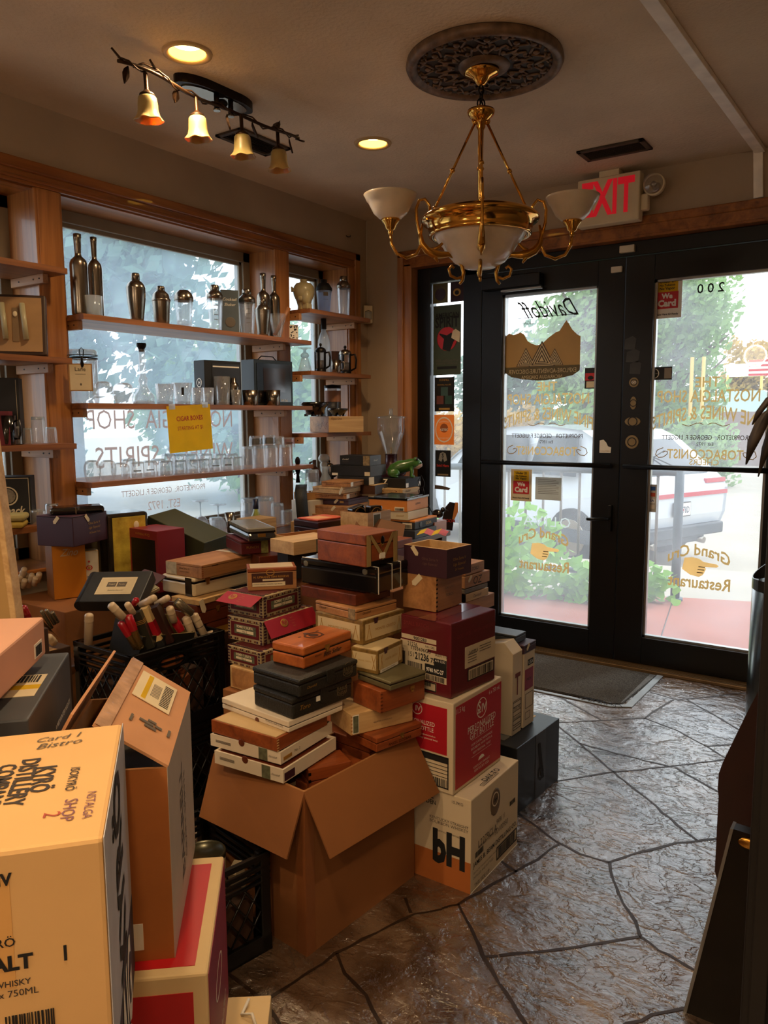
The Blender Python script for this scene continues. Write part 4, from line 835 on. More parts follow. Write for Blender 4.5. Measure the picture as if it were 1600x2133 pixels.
def leaf(y, z, dx, dy, dz, s=1):
    mb = MB(); d = Vector((dx, dy, dz)).normalized(); sd = d.cross(Vector((.5, .2, 1))).normalized(); b = q(.72, y, z); nrm = d.cross(sd)
    prof = [(0, .002), (.012, .011), (.026, .014), (.042, .009), (.056, .0005)]; up = []; lo = []
    for side, arr in ((1, up), (-1, lo)):
        for r_, w_ in prof: arr.append(mb.bm.verts.new(b+d*r_*s+sd*w_*side*s+nrm*(.004 if r_ > .01 else 0)*s))
    mid = [mb.bm.verts.new(b+d*r_*s-nrm*.002) for r_, w_ in prof]
    for a_ in (up, lo):
        for i in range(4): mb.face([mid[i], mid[i+1], a_[i+1], a_[i]], m_vine, True)
    ob = mb.build('leaf', t); md = ob.modifiers.new('s', 'SOLIDIFY'); md.thickness = .0015
for L in ((-2.31, 2.45, -.2, -1, .8), (-2.30, 2.445, -.1, -.2, -1), (-2.17, 2.46, 0, -1, .9), (-2.10, 2.44, .2, -.4, -1), (-1.74, 2.44, 0, .7, -1), (-1.62, 2.45, 0, .8, .9), (-1.53, 2.44, .1, .3, -1), (-1.49, 2.45, 0, 1, .1), (-1.87, 2.43, .2, .1, -1)): leaf(*L)
for y in (-2.235, -2.02, -1.80, -1.60):
    x = .722; mb = MB(); M = Matrix.Translation(q(x, y, 2.447)) @ Matrix.Rotation(R(3), 4, 'X')
    mb.lathe([(.007, 0), (.007, -.05), (.012, -.056), (.024, -.064), (.026, -.070), (.022, -.074)], m_vine, 16, M); so = mb.build('shade_stem', t)
    mb = MB(); mb.lathe([(.022, -.072), (.027, -.078), (.029, -.095), (.030, -.115), (.034, -.132), (.043, -.146), (.045, -.148)], m_bell, 36, M, wav=.09, nw=6); ob = mb.build('tulip_shade', so); md = ob.modifiers.new('s', 'SOLIDIFY'); md.thickness = .003
# vents
m_vent = mat('dusty_vent', '#4b3d30', 0.6, .3, var=.3, nscale=20)
for (cx, cy, sx, sy, rz, lab) in ((1.66, -.385, .30, .155, 0, 'rectangular dusty vent above the exit sign'), (.405, -1.40, .155, .31, 0, 'dark ceiling vent behind the vine track light')):
    t = thing('ceiling_vent', lab, 'air vent', (cx, cy, H), R(rz))
    mb = MB(); 
    for a, b, c_, d_ in ((-sx/2, -sy/2, sx/2, -sy/2+.022), (-sx/2, sy/2-.022, sx/2, sy/2), (-sx/2, -sy/2, -sx/2+.022, sy/2), (sx/2-.022, -sy/2, sx/2, sy/2)): mb.box((a, b, -.010), (c_, d_, 0), m_vent, bev=.002)
    mb.build('frame', t)
    mb = MB(); mb.box((-sx/2+.02, -sy/2+.02, -.003), (sx/2-.02, sy/2-.02, -.001), m_metal_dark); n_ = 9
    for k in range(n_):
        if sx > sy: y = -sy/2+.03+k*(sy-.06)/(n_-1); M = Matrix.Translation((0, y, -.006)) @ Matrix.Rotation(R(35), 4, 'X'); mb.box((-sx/2+.02, -.005, -.0006), (sx/2-.02, .005, .0006), m_vent, M)
        else: x = -sx/2+.03+k*(sx-.06)/(n_-1); M = Matrix.Translation((x, 0, -.006)) @ Matrix.Rotation(R(35), 4, 'Y'); mb.box((-.005, -sy/2+.02, -.0006), (.005, sy/2-.02, .0006), m_vent, M)
    mb.build('louvres', t)
# exit sign
m_sign = mat('aged_ivory_plastic', '#dccba6', 0.5, var=.06); m_exit = mat('exit_red', '#e0182a', 0.5, var=0, emit=.12)
t = thing('exit_sign', 'ivory EXIT sign with red letters and emergency lamp above the doors', 'exit sign', (1.545, -.09, 2.27))
mb = MB(); mb.box((-.155, -.03, 0), (.155, .035, .226), m_sign, bev=.006); mb.box((-.05, -.02, .226), (.05, .04, .256), m_sign, bev=.003); mb.build('housing', t)
mb = MB(); mb.text('EXIT', .262, m_exit, Matrix.Translation((0, -.0315, .125)) @ Matrix.Rotation(R(90), 4, 'X'), bold=.03, ys=1.75); mb.build('lettering', t)
mb = MB(); mb.box((.155, -.01, .045), (.19, .03, .12), m_sign, bev=.006); mb.lathe([(.0001, -.052), (.03, -.05), (.044, -.038), (.046, -.02)], clear('lamp_lens', (.8, .75, .65), .2, .3), 28, Matrix.Translation((.215, .0, .155)) @ Matrix.Rotation(R(-90), 4, 'X') @ Matrix.Scale(-1, 4, (0, 0, 1)) @ Matrix.Scale(-1, 4, (0, 0, 1)))
mb.lathe([(.048, .0), (.05, .012), (.046, .02), (.03, .034), (.02, .04)], m_sign, 28, Matrix.Translation((.215, .0, .155)) @ Matrix.Rotation(R(-90), 4, 'X')); mb.ring2(0, 0, .050, .043, -.006, .006, m_sign, Matrix.Translation((.215, -.002, .155)) @ Matrix.Rotation(R(90), 4, 'X'), 28); mb.ellipsoid((.215, -.012, .155), (.014, .014, .014), m_steel); mb.build('emergency_lamp', t)
# cable channel
m_race = mat('white_cable_channel', '#f2e9da', 0.5, var=.15, nscale=12)
t = thing('cable_channel', 'white plastic cable channel running along the ceiling and down to the door casing', 'cable channel', (2.2, -1.6, 2.49))
mb = MB(); a0 = (2.135, -2.6); a1 = (2.205, -.012); 
L = math.hypot(a1[0]-a0[0], a1[1]-a0[1]); M = Matrix.Translation((a0[0]-2.2, a0[1]+1.6, .036)) @ Matrix.Rotation(math.atan2(a1[1]-a0[1], a1[0]-a0[0]), 4, 'Z')
mb.box((0, -.022, -.022), (L*.62, .022, 0), m_race, M, bev=.002); mb.box((L*.622, -.022, -.020), (L, .022, 0), m_race, M, bev=.002); mb.build('ceiling_run', t)
mb = MB(); M2 = Matrix.Translation((-.005, 1.6, .02)) @ Matrix.Rotation(R(-3), 4, 'Y'); mb.box((-.018, -.022, -.2), (.022, -.0, .01), m_race, M2, bev=.002); mb.build('wall_drop', t)
# alarm sensor in the corner
t = thing('motion_sensor', 'small ivory motion sensor in the wall corner', 'sensor', (.02, -.02, 1.905), R(45))
mb = MB(); mb.box((-.028, -.022, 0), (.028, .014, .108), m_sign, bev=.005); mb.build('body', t); mb = MB(); mb.lathe([(.022, -.022), (.022, .022)], m_frost, 20, Matrix.Translation((0, -.02, .045)), closed=True); mb.tube([(-.02, -.024, .07), (0, -.03, .076), (.02, -.024, .07)], .0015, m_metal_dark, 6); mb.build('lens', t)
mb = MB(); mb.tube([(.006, -.007, 2.012), (.006, -.006, 2.3), (.006, -.006, 2.52)], .002, m_white_plastic, 6); tag(mb.build('sensor_wire'), 'thin pale wire running up the corner to the ceiling', 'wire')
mb = MB(); mb.tube([(.002, -.21, 2.40), (.012, -.205, 2.392), (.018, -.19, 2.394), (.012, -.18, 2.405)], .0025, m_metal_dark, 6); tag(mb.build('wall_hook'), 'tiny dark hook on the wall above the window casing', 'hook')
# ================================================================ outside
m_conc = mat('pale_concrete', '#93897a', 0.85, var=.10, nscale=1.5); m_redc = mat('red_tinted_concrete', '#8f5446', 0.85, var=.10, nscale=2.5)
mb = MB(); mb.prism([(.2, .14), (4.6, .14), (4.6, 3.1), (1.93, 2.05), (.0, 1.42), (-.3, .9), (-.3, .14)], -.12, -.02, m_redc); struct(mb, 'ground_red_walk')
mb = MB(); mb.tube([(1.45, 1.9, -.019), (1.76, .2, -.019)], .004, m_grout, 4); mb.build('walk_joint', bpy.data.objects['ground_red_walk'])
mb = MB()
v = [mb.bm.verts.new(p) for p in ((-40, 1.0, -.15), (30, 1.0, -.15), (30, 3.6, -.16), (-40, 3.6, -.16))]
mb.bm.free(); mb = MB()
mb.hexa([(-1.2, .9, -.2), (8, .9, -.2), (8, 4.2, -.25), (-1.2, 3.2, -.25), (-1.2, .9, -.03), (8, .9, -.03), (8, 4.2, -.08), (-1.2, 3.2, -.08)], m_conc); struct(mb, 'ground_walk')
mb = MB(); mb.box((-60, -40, -.70), (60, 80, -.46), m_conc); struct(mb, 'ground_parking_lot')
mb = MB(); mb.hexa([(-2.4, -9, -.6), (-.30, -9, -.6), (-.30, 3, -.6), (-2.4, 3, -.6), (-2.4, -9, -.16), (-.30, -9, -.1), (-.30, 3, -.1), (-2.4, 3, -.16)], m_conc); struct(mb, 'ground_side_walk')
m_grass = mat('lawn', '#6b8f3c', 0.9, var=.3, nscale=5)
mb = MB(); mb.box((-30, 28.5, -.46), (40, 75, 1.10), m_grass); struct(mb, 'ground_lawn')
# trees
def leafmat(name, c, c2):
    return paper(name, c, .45)
m_leafA = leafmat('dusty_green_leaves', '#7d9f5c', ''); m_leafB = leafmat('dark_green_leaves', '#648470', ''); m_leafC = leafmat('autumn_leaves', '#b39350', ''); m_leafD = leafmat('fresh_green_leaves', '#82b440', '')
m_bark = mat('bark', '#5c4b3c', 0.9, var=.3, nscale=8, bump=.5)
def crown(mb, c, rad, n, s, m, seed):
    r = random.Random(seed)
    blobs = [(Vector((c[0]+r.uniform(-1, 1)*rad[0]*.62, c[1]+r.uniform(-1, 1)*rad[1]*.62, c[2]+r.uniform(-1, 1)*rad[2]*.66)), r.uniform(.25, .48)) for _ in range(34)]
    for i in range(n):
        b, k = blobs[i % 34]; d = Vector((r.gauss(0, 1), r.gauss(0, 1), r.gauss(0, 1))).normalized()*(r.random()**.4)
        p = b+Vector((d.x*rad[0]*k, d.y*rad[1]*k, d.z*rad[2]*k)); a = Vector((r.uniform(-1, 1), r.uniform(-1, 1), r.uniform(-1, 1))).normalized(); t_ = a.orthogonal().normalized(); u = a.cross(t_); q_ = s*r.uniform(.6, 1.3)
        mb.face([mb.bm.verts.new(p+t_*q_), mb.bm.verts.new(p+u*q_*.6), mb.bm.verts.new(p-t_*q_), mb.bm.verts.new(p-u*q_*.6)], m)
def tree(name, lab, base, h, rad, m, n, s, seed, trunk=.18, ground=-.46):
    t = thing(name, lab, 'tree', (base[0], base[1], ground), 0, 'trees across the parking lot')
    mb = MB(); r = random.Random(seed); mb.tube([(0, 0, 0), (.05*h*.1, 0, h*.3), (0, .1, h*.6), (.1, 0, h*.85)], trunk, m_bark, 8, [trunk, trunk*.8, trunk*.5, trunk*.2])
    for k in range(7): a = r.uniform(0, 6.3); z = h*r.uniform(.3, .6); mb.tube([(0, 0, z), (math.cos(a)*rad[0]*.4, math.sin(a)*rad[1]*.4, z+h*.15), (math.cos(a)*rad[0]*.75, math.sin(a)*rad[1]*.75, z+h*.25)], .05, m_bark, 6, [trunk*.4, trunk*.25, trunk*.1])
    mb.build('trunk', t)
    mb = MB(); crown(mb, (0, 0, h-rad[2]*.85), rad, n, s, m, seed); mb.build('crown', t)
TR = [('large hazy tree filling the left of the wide window', (-9.7, 4.4), 7.4, (2.9, 2.9, 3.7), m_leafB, 16000, .13, 1), ('hazy green tree low in the right half of the wide window', (-9.6, 8.6), 3.9, (2.3, 2.2, 2.2), m_leafA, 8000, .12, 2),
 ('small leafy tree seen low through the narrow side window', (-10.2, 12.4), 3.1, (1.5, 1.5, 1.8), m_leafA, 4000, .11, 3), ('pale tree at the far left of the left window bay', (-11.5, -.6), 6.4, (2.2, 2.0, 3.2), m_leafB, 7000, .13, 4),
 ('tall tree seen behind the right part of the left door glass', (-3.75, 14.4), 6.6, (1.35, 1.35, 3.0), m_leafA, 9000, .10, 5), ('paler tree further behind the left door glass', (-7.4, 17.5), 4.3, (1.9, 1.5, 2.4), m_leafB, 5000, .12, 6),
 ('pointed bright green tree left in the right door glass', (-2.95, 19.6), 6.0, (1.75, 1.7, 3.2), m_leafA, 12000, .11, 7), ('yellowing distant tree at the right edge of the right door', (-5.9, 49.5), 6.4, (1.9, 2, 2.4), m_leafC, 3500, .17, 8),
 ('distant green tree at the far right of the right door glass', (-2.0, 51.0), 7.4, (1.9, 2, 2.9), m_leafA, 3500, .17, 9), ('low autumn coloured tree behind the sidelight', (-5.6, 10.6), 2.0, (1.1, 1.1, 1.2), m_leafC, 4000, .07, 10)]
for lab_, b_, h_, r_, m_, n_, s_, sd_ in TR: tree('tree', lab_, b_, h_, r_, m_, n_, s_, sd_)
for i, (x, y, w_, z_) in enumerate(((-13.6, 5.8, 1.6, 1.2), (-13.8, 2.0, 1.1, 1.2), (-5.6, 13.6, 1.1, 1.1), (-1.6, 16.6, .9, 1.0), (-4.9, 17.4, 1.0, 1.0))):
    mb = MB(); crown(mb, (0, 0, .9), (w_, w_, z_), 2600, .09, (m_leafB, m_leafA, m_leafC, m_leafA, m_leafB)[i], 30+i); tag(mb.build('shrub', loc=(x, y, -.40)), ['round shrub under the trees at the wide window', 'dark shrub under the tree at the far left window', 'yellowing shrub behind the left edge of the left door', 'shrub just behind the parked car', 'shrub below the pointed tree'][i], 'shrub', 'shrubs across the parking lot')
# railing
m_rail = mat('blue_grey_rail', '#39434b', 0.5, .3); m_bal = mat('pale_baluster', '#6a6054', 0.6, .2)
t = thing('railing', 'dark metal railing with pale balusters beyond the doors', 'railing', (1.48, 1.80, -.03))
mb = MB(); mb.cyl((0, 0, 0), (0, 0, 1.0), .033, m_rail, 16); mb.cyl((0, 0, 0), (0, 0, .03), .055, m_rail, 16); mb.build('post', t)
mb = MB(); mb.tube([(0, 0, .95), (-.5, -.03, .95), (-1.5, -.1, .95), (-2.5, -.15, .93)], .028, m_rail, 12); mb.build('top_rail', t)
mb = MB(); mb.tube([(0, 0, .16), (-1.2, -.08, .16), (-2.5, -.15, .16)], .022, m_rail, 12); mb.build('bottom_rail', t)
for k in range(16):
    mb = MB(); x = -.15-k*.145; mb.cyl((x, x*.06, .16), (x, x*.06, .95), .011, m_bal, 8); mb.build('baluster', t)
# vine bed
def vine(name, lab, c, rad, n, seed):
    r = random.Random(seed); mb = MB()
    for i in range(n):
        d = Vector((r.gauss(0, 1), r.gauss(0, 1), r.gauss(0, 1))).normalized()*(r.random()**.5); p = Vector((d.x*rad[0], d.y*rad[1], abs(d.z)*rad[2])); s = r.uniform(.035, .065)
        a = Vector((r.uniform(-.6, .6), r.uniform(-1, .2), r.uniform(.2, 1))).normalized(); t_ = a.orthogonal().normalized(); t_ = (Matrix.Rotation(r.uniform(0, 6.3), 3, a) @ t_); u = a.cross(t_)
        pts = [p-t_*s*.5, p-t_*s*.45+u*s*.6, p+t_*s*.2+u*s*.55, p+t_*s, p+t_*s*.2-u*s*.55, p-t_*s*.45-u*s*.6]
        mb.face([mb.bm.verts.new(q_) for q_ in pts], m_leafD)
    tag(mb.build(name, loc=c), lab, 'plant', 'vines along the walk')
vine('grape_vine', 'leafy green vine mound behind the left half of the left door', (.42, 1.38, -.03), (.5, .22, .75), 520, 1)
vine('grape_vine', 'trailing green vine low behind the right half of the left door', (1.0, 1.48, -.03), (.38, .18, .34), 300, 2)
vine('grape_vine', 'small clump of vine leaves at the railing post', (1.36, 1.66, .0), (.2, .08, .3), 70, 3)
vine('grape_vine', 'tall green vine behind the lower sidelight', (-.5, 1.25, -.03), (.36, .25, .85), 380, 4)
# white car
m_car = mat('white_car_paint', '#bcc1c7', 0.18, 0.0, var=0, coat=.8); m_cglass = mat('tinted_car_glass', '#1b232b', 0.08, var=0); m_tail = mat('tail_lamp_red', '#a8142c', 0.2, var=0, coat=.5)
m_tyre = mat('tyre', '#15161a', .8, var=.1); m_plas = mat('dark_bumper_plastic', '#33383e', .55, var=.1)
car = thing('car', 'white sport utility car parked outside the doors, rear lamps and plate showing', 'car', (.33, 4.45, -.46), R(159))
# local: +x forward, origin under the rear near corner; body spans y from -1.86 (far side) to 0 (near side)
prof = [(0.10, .42), (0.02, .62), (0.0, .92), (0.06, 1.02), (0.12, 1.08), (.62, 1.52), (.85, 1.62), (1.6, 1.68), (2.5, 1.62), (3.05, 1.28), (3.3, 1.08), (4.2, .96), (4.52, .82), (4.6, .6), (4.5, .38), (.3, .34)]
Mx = Matrix(((1, 0, 0, 0), (0, 0, -1, 0), (0, 1, 0, 0), (0, 0, 0, 1)))
mb = MB()
def section(k):
    ins = [0, .03, .10][k]; return ins
ys = [(-0.0-.93*2+.12, .94), (-0.0-.93*2+.02, .99), (-1.86, 1.0)]
rings = []
for yy, sc, tum in ((0.0-.12, .985, .0), (0, 1.0, 0), (-1.86, 1.0, 0), (-1.74, .985, 0)):
    pass
rows = []
for side, y_ in (('n', 0.0), ('f', -1.86)):
    for ins in ((0.06, 0.0) if side == 'n' else (0.0, 0.06)):
        row = []
        for (x, z) in prof:
            tum = max(0, z-1.0)*.28; yy = y_-(tum+ins)*(1 if side == 'n' else -1)
            cx, cz = 2.3, .9; sc = 1-(.02 if ins else 0)
            row.append(mb.bm.verts.new((cx+(x-cx)*(sc if ins == 0 else 1), yy, cz+(z-cz)*sc) if ins == 0 else (x, yy, z)))
        rows.append(row)
n_ = len(prof)
for a, b in zip(rows, rows[1:]):
    for i in range(n_): mb.face([a[i], a[(i+1) % n_], b[(i+1) % n_], b[i]], m_car, False)
mb.face(list(reversed(rows[0])), m_car); mb.face(rows[-1], m_car)
bmesh.ops.recalc_face_normals(mb.bm, faces=mb.bm.faces[:])
mb.build('body', car)
mb = MB()
mb.hexa([(.13, -.22, 1.10), (.20, -.24, 1.10), (.20, -1.62, 1.10), (.13, -1.64, 1.10), (.58, -.33, 1.505), (.65, -.33, 1.49), (.65, -1.53, 1.49), (.58, -1.53, 1.505)], m_cglass)
for x0, x1 in ((.80, 1.55), (1.62, 2.45), (2.5, 2.98)):
    top = 1.56 if x1 < 2.9 else 1.33; mb.hexa([(x0, .0, 1.08), (x1, .0, 1.08), (x1, -.03, 1.08), (x0, -.03, 1.08), (x0+.08, -.125, top), (x1-.06, -.125, top-.02), (x1-.06, -.17, top-.02), (x0+.08, -.17, top)], m_cglass)
mb.build('windows', car)
mb = MB(); mb.hexa([(-.012, -.02, .84), (.25, .012, .84), (.25, -.4, .84), (-.012, -.5, .84), (-.004, -.02, .90), (.25, .008, .92), (.25, -.4, .92), (-.004, -.5, .90)], m_tail); mb.box((-.014, -1.84, .845), (.03, -.02, .895), m_tail); mb.hexa([(.03, -.03, .99), (.2, .008, .99), (.2, -.3, .99), (.03, -.42, .99), (.045, -.03, 1.04), (.2, .004, 1.05), (.2, -.3, 1.05), (.045, -.42, 1.04)], m_tail); mb.box((.02, -1.84, .985), (.06, -1.45, 1.04), m_tail); mb.build('tail_lamps', car)
mb = MB(); mb.box((-.01, -1.8, .36), (.3, -.06, .5), m_plas, bev=.02); mb.box((.05, -1.5, .28), (.4, -.3, .37), m_plas, bev=.02); mb.cyl((-.01, -.45, .30), (.2, -.45, .32), .04, m_steel); mb.cyl((-.01, -1.4, .30), (.2, -1.4, .32), .04, m_steel)
mb.box((.3, -.02, .3), (4.3, .008, .46), m_plas); mb.build('bumper_trim', car)
mb = MB(); mb.box((-.026, -1.09, .62), (-.004, -.77, .79), m_metal_dark, bev=.006); mb.box((-.030, -1.075, .632), (-.024, -.785, .778), m_white)
MP = Matrix.Translation((-.0315, -.93, .70)) @ Matrix(((0, 0, -1, 0), (-1, 0, 0, 0), (0, 1, 0, 0), (0, 0, 0, 1))); mb.text('GA 78D', .24, mat('plate_blue', '#27324f', .6, var=0), MP, bold=.02, ys=1.5); mb.box((-.033, -.94, .69), (-.030, -.915, .715), m_tail); mb.build('number_plate', car)
for wx, wy in ((.85, -.02), (3.75, -.02), (.85, -1.72), (3.75, -1.72)):
    mb = MB(); mb.cyl((wx, wy+.01, .35), (wx, wy-.2, .35), .35, m_tyre, 28); mb.cyl((wx, wy+.02, .35), (wx, wy-.1, .35), .22, m_steel, 20); mb.build('wheel', car)
mb = MB(); mb.cyl((.25, -.93, 1.38), (.62, -.80, 1.12), .008, m_ink, 6); mb.cyl((.10, -1.1, 1.14), (.42, -.75, 1.36), .008, m_ink, 6); mb.build('rear_wiper', car)
# far background bits
m_brick = mat('dull_brick_wall', '#6b5248', .9, var=.2, nscale=6, stretch=(1, 1, 8))
mb = MB(); mb.box((-3.6, 26, -.46), (6, 26.4, 1.45), m_brick); tag(mb.build('low_brick_wall'), 'long low brown brick wall beyond the parking lot', 'wall')
m_pole = mat('yellow_pole', '#c9a24c', .6, var=.05)
for i, x in enumerate((-2.3, -2.0)): mb = MB(); mb.cyl((x, 18.4, -.46), (x, 18.4, 2.9), .05, m_pole, 10); tag(mb.build('pole'), ['left yellow pole', 'right yellow pole'][i]+' of the pair beyond the parked car', 'pole', 'yellow poles')
t = thing('billboard', 'white roadside sign on posts to the left of the flag', 'sign', (-4.6, 39.6, 1.1)); mb = MB(); mb.box((-.9, 0, 2.2), (.9, .1, 2.85), m_white); mb.build('panel', t); [MB().cyl((q, .05, 0), (q, .05, 2.3), .07, m_pole, 8).build('post', t) for q in (-.8, .8)]
t = thing('flag', 'red striped flag with blue corner at the right edge of the right door', 'flag', (-2.7, 33.8, 1.1)); mb = MB(); mb.cyl((1.2, 0, 0), (1.2, 0, 2.8), .05, m_white, 8); mb.build('pole', t)
mb = MB()
for k in range(7): mb.box((-.75, 0, 1.95+k*.10), (1.15, .02, 2.05+k*.10), mat('flag_red', '#b5303c', .7, var=0) if k % 2 == 0 else m_white)
mb.box((.35, -.01, 2.27), (1.15, .03, 2.66), mat('flag_blue', '#2a4a8a', .7, var=0)); mb.build('cloth', t)
for i, (x, y, col) in enumerate(((-6.6, 31.5, '#33343c'), (-3.9, 37.5, '#a9b7bd'))):
    t = thing('car', ['small dark car far across the road', 'small pale car far across the road'][i], 'car', (x, y, 1.1)); mb = MB(); mb.prism([(-2.1, .3), (-2.1, .8), (-1.3, .9), (-.8, 1.35), (.8, 1.38), (1.5, .9), (2.1, .75), (2.1, .3)], 0, 1.7, mat('far_car'+col, col, .3, var=0, coat=.5), Matrix.Rotation(R(90), 4, 'X')); mb.build('body', t)
    for wx in (-1.3, 1.3): mb = MB(); mb.cyl((wx, -1.75, .32), (wx, .05, .32), .32, m_tyre, 16); mb.build('wheel', t)
# ================================================================ shelves
def shelf(lab, y0, y1, z, x0=-.16, x1=.13, cleats=(), th=.022, post=()):
    """board with top at z; post: y ranges of posts it is notched around"""
    t = thing('shelf_board', lab, 'shelf', (0, (y0+y1)/2, z-th), 0, 'oak shelves across the windows')
    mb = MB(); c = (y0+y1)/2
    pts = [(x1, y0-c), (x1, y1-c)]
    ys = [v for v in post]
    # walk back along the window side
    back = [(x0, y1-c)]
    for a, b in sorted(ys, reverse=True):
        if b >= y1: back = [(.02, y1-c), (.02, a-c), (x0, a-c)]
        elif a <= y0: back += [(x0, b-c), (.02, b-c)]
    pts += back
    pts.append((x0 if not any(a <= y0 for a, b in ys) else .02, y0-c))
    mb.prism(pts, 0, th, m_shelf); mb.build('board', t)
    for (cy, s) in cleats:
        k = MB(); k.box((-.15, cy-c-.011, -.035), (.075, cy-c+.011, 0), m_cleat, bev=.002)
        for dx in (-.09, .01, .05): k.cyl((dx, cy-c-.0115, -.017), (dx, cy-c-.0135, -.017), .003, m_metal_dark, 8)
        k.build('cleat', t)
PA, PB = (-2.206, -2.092), (-0.845, -0.737)
for z, n in ((1.742, 'top'), (1.392, 'middle'), (1.072, 'lowest')):
    shelf(n+' shelf board across the wide middle window', -2.10, -.70, z, cleats=((-2.078, 1), (-.858, 1)), post=(PB, PA))
for z, n in ((1.912, 'top'), (1.582, 'middle'), (1.243, 'lowest')):
    shelf(n+' shelf board in the narrow right window by the corner', -.72, -.16, z, x1=.14, cleats=((-.724, 1), (-.222, 1)))
for z, n in ((1.905, 'top'), (1.565, 'second'), (1.233, 'third'), (.925, 'lowest')):
    shelf(n+' shelf board in the far left window bay', -3.5, -2.16, z, cleats=((-2.218, 1),), post=(PA,))
# ================================================================ shelf items
def L(prof, r, h): return [(max(a*r, .0002), b*h) for a, b in prof]
m_coffee = mat('dark_coffee', '#1a0f08', .4); m_skull = mat('cream_ceramic', '#a99b72', 0.35, var=.1, coat=.3); m_kraft = mat('kraft_card', '#a87b4a', .8, var=.1)
m_redglass = clear('red_tinted_glass', (.75, .08, .10), .15, .2, milkcol=(.6, .05, .08))
def jarlabel(mb, w, h, z, s, m=m_cream, r=.05, size=.5):
    # label plate in front (towards +x -y)
    M = Matrix.Rotation(R(52), 4, 'Z') @ Matrix.Translation((0, -r, z)) @ Matrix.Rotation(R(90), 4, 'X')
    mb.box((-w/2, -h/2, 0), (w/2, h/2, .001), m, M)
    if s: mb.text(s, w*size, m_ink, M @ Matrix.Translation((0, h*.32, .0018)))
def build_item(kind, x, y, z, h, r, lab, cat, grp=None, tagc=''):
    t = thing({'steel_bottle': 'steel_bottle', 'steel_shaker': 'cocktail_shaker', 'glass_shaker': 'cocktail_shaker', 'black_shaker': 'cocktail_shaker', 'tumbler': 'drinking_glass', 'down': 'drinking_glass', 'stacked': 'drinking_glass',
               'flare': 'drinking_glass', 'globe': 'drinking_glass', 'conic_glass': 'mixing_glass', 'bust': 'skull_decanter', 'jar': 'storage_jar', 'decanter': 'decanter', 'steel_cup': 'steel_mug', 'mini': 'shot_glass', 'goblet_down': 'beer_goblet',
               'press': 'french_press', 'clear_bottle': 'bottle', 'coffee': 'coffee_canister', 'ashtray': 'ashtray', 'wine': 'wine_bottle', 'stem_down': 'stemmed_glass', 'steel_tumbler': 'steel_tumbler', 'carafe': 'carafe', 'jug': 'jug', 'mill': 'pepper_mill', 'pourer': 'bottle_pourer', 'mug': 'mug'}[kind], lab, cat, (x, y, z+.0006), 0, grp)
    P = lambda n, prof, m, seg=28, **k: MB().lathe(L(prof, r, h), m, seg, **k).build(n, t)
    if kind == 'steel_bottle':
        P('body', [(0, 0), (.93, .0), (.98, .015), (1, .04), (1, .60), (.97, .64), (.86, .675), (.62, .705), (.44, .72), (.36, .74), (.35, .76)], m_steel, 32)
        P('neck', [(.35, .758), (.37, .80), (.40, .87), (.42, .93), (.44, .935), (.44, .995), (.3, 1), (0, 1)], m_steel, 24)
    elif kind == 'steel_shaker':
        P('body', [(0, 0), (.62, 0), (.66, .01), (.72, .08), (.86, .3), (.97, .48), (1, .6), (1, .68)] if tagc != 'b' else [(0, 0), (.8, 0), (.82, .01), (1, .6)], m_steel, 32)
        P('strainer_top', [(1.0, .68), (1.01, .69), (1.0, .71), (.9, .76), (.7, .81), (.46, .84), (.42, .86)] if tagc != 'b' else [(1.0, .6), (1.04, .605), (1.04, .66), (.98, .67), (.9, .78), (.6, .86), (.42, .88)], m_steel, 32)
        P('cap', [(.44, .855), (.46, .86), (.46, .96), (.4, .99), (.2, 1), (0, 1)], m_steel, 24)
    elif kind == 'glass_shaker':
        dome = tagc == 'a'
        P('glass_body', [(0, .015), (.70, .015), (.72, 0), (.76, .0), (.80, .1), (.92, .45), (1, .72)] if not dome else [(0, .02), (.72, .02), (.75, 0), (.82, .2), (1, .72)], m_glass, 32)
        P('base', [(0, 0), (.72, 0), (.74, .04), (0, .045)], m_glassbase, 24)
        P('steel_top', [(1.0, .70), (1.03, .70), (1.03, .78), (.98, .80), (.84, .84), (.60, .87), (.56, .88)] if not dome else [(1.02, .70), (1.05, .71), (1.04, .80), (.9, .9), (.6, .98), (.2, 1), (0, 1)], m_steel, 32)
        if not dome: P('cap', [(.56, .875), (.58, .88), (.56, .97), (.48, 1), (0, 1)], m_steel, 24)
        if tagc in 'bc':
            mb = MB()
            for k in range(4): jarlabel(mb, r*.5, .003, h*(.25+.1*k), '', m_greyink, r*.93)
            mb.build('measure_marks', t)
    elif kind == 'black_shaker':
        P('frosted_body', [(0, 0), (.68, 0), (.95, .68)], clear('blue_frosted_plastic', (.72, .8, .92), .55, .05, milkcol=(.55, .65, .85)), 32)
        P('black_lid', [(.98, .66), (1.0, .67), (1.0, .74), (.62, .88), (.38, .90), (.38, .99), (0, 1)], m_blackmatte, 32)
        mb = MB(); jarlabel(mb, r*.6, .02, h*.55, '', m_greyink, r*.9); jarlabel(mb, r*.6, .001, h*.4, '', m_greyink, r*.85); mb.build('print', t)
    elif kind in ('tumbler', 'flare'):
        w = .72 if kind == 'flare' else .84
        P('glass_wall', [(w, .0), (w+.02, .02), (1, 1), (.97, 1), (w-.03, .16)], m_frost if tagc == 'f' else m_glass, 28)
        P('base', [(0, 0), (w-.02, 0), (w, .15), (0, .16)], m_glassbase, 24)
        if kind == 'flare': mb = MB(); jarlabel(mb, r*.25, h*.35, h*.6, '', m_ink, r*.92); mb.build('bottle_print', t)
    elif kind in ('down', 'stacked'):
        P('glass_wall', [(1, 0), (.99, .01), (.90, .86), (.86, .97), (.80, 1)], m_glass, 26)
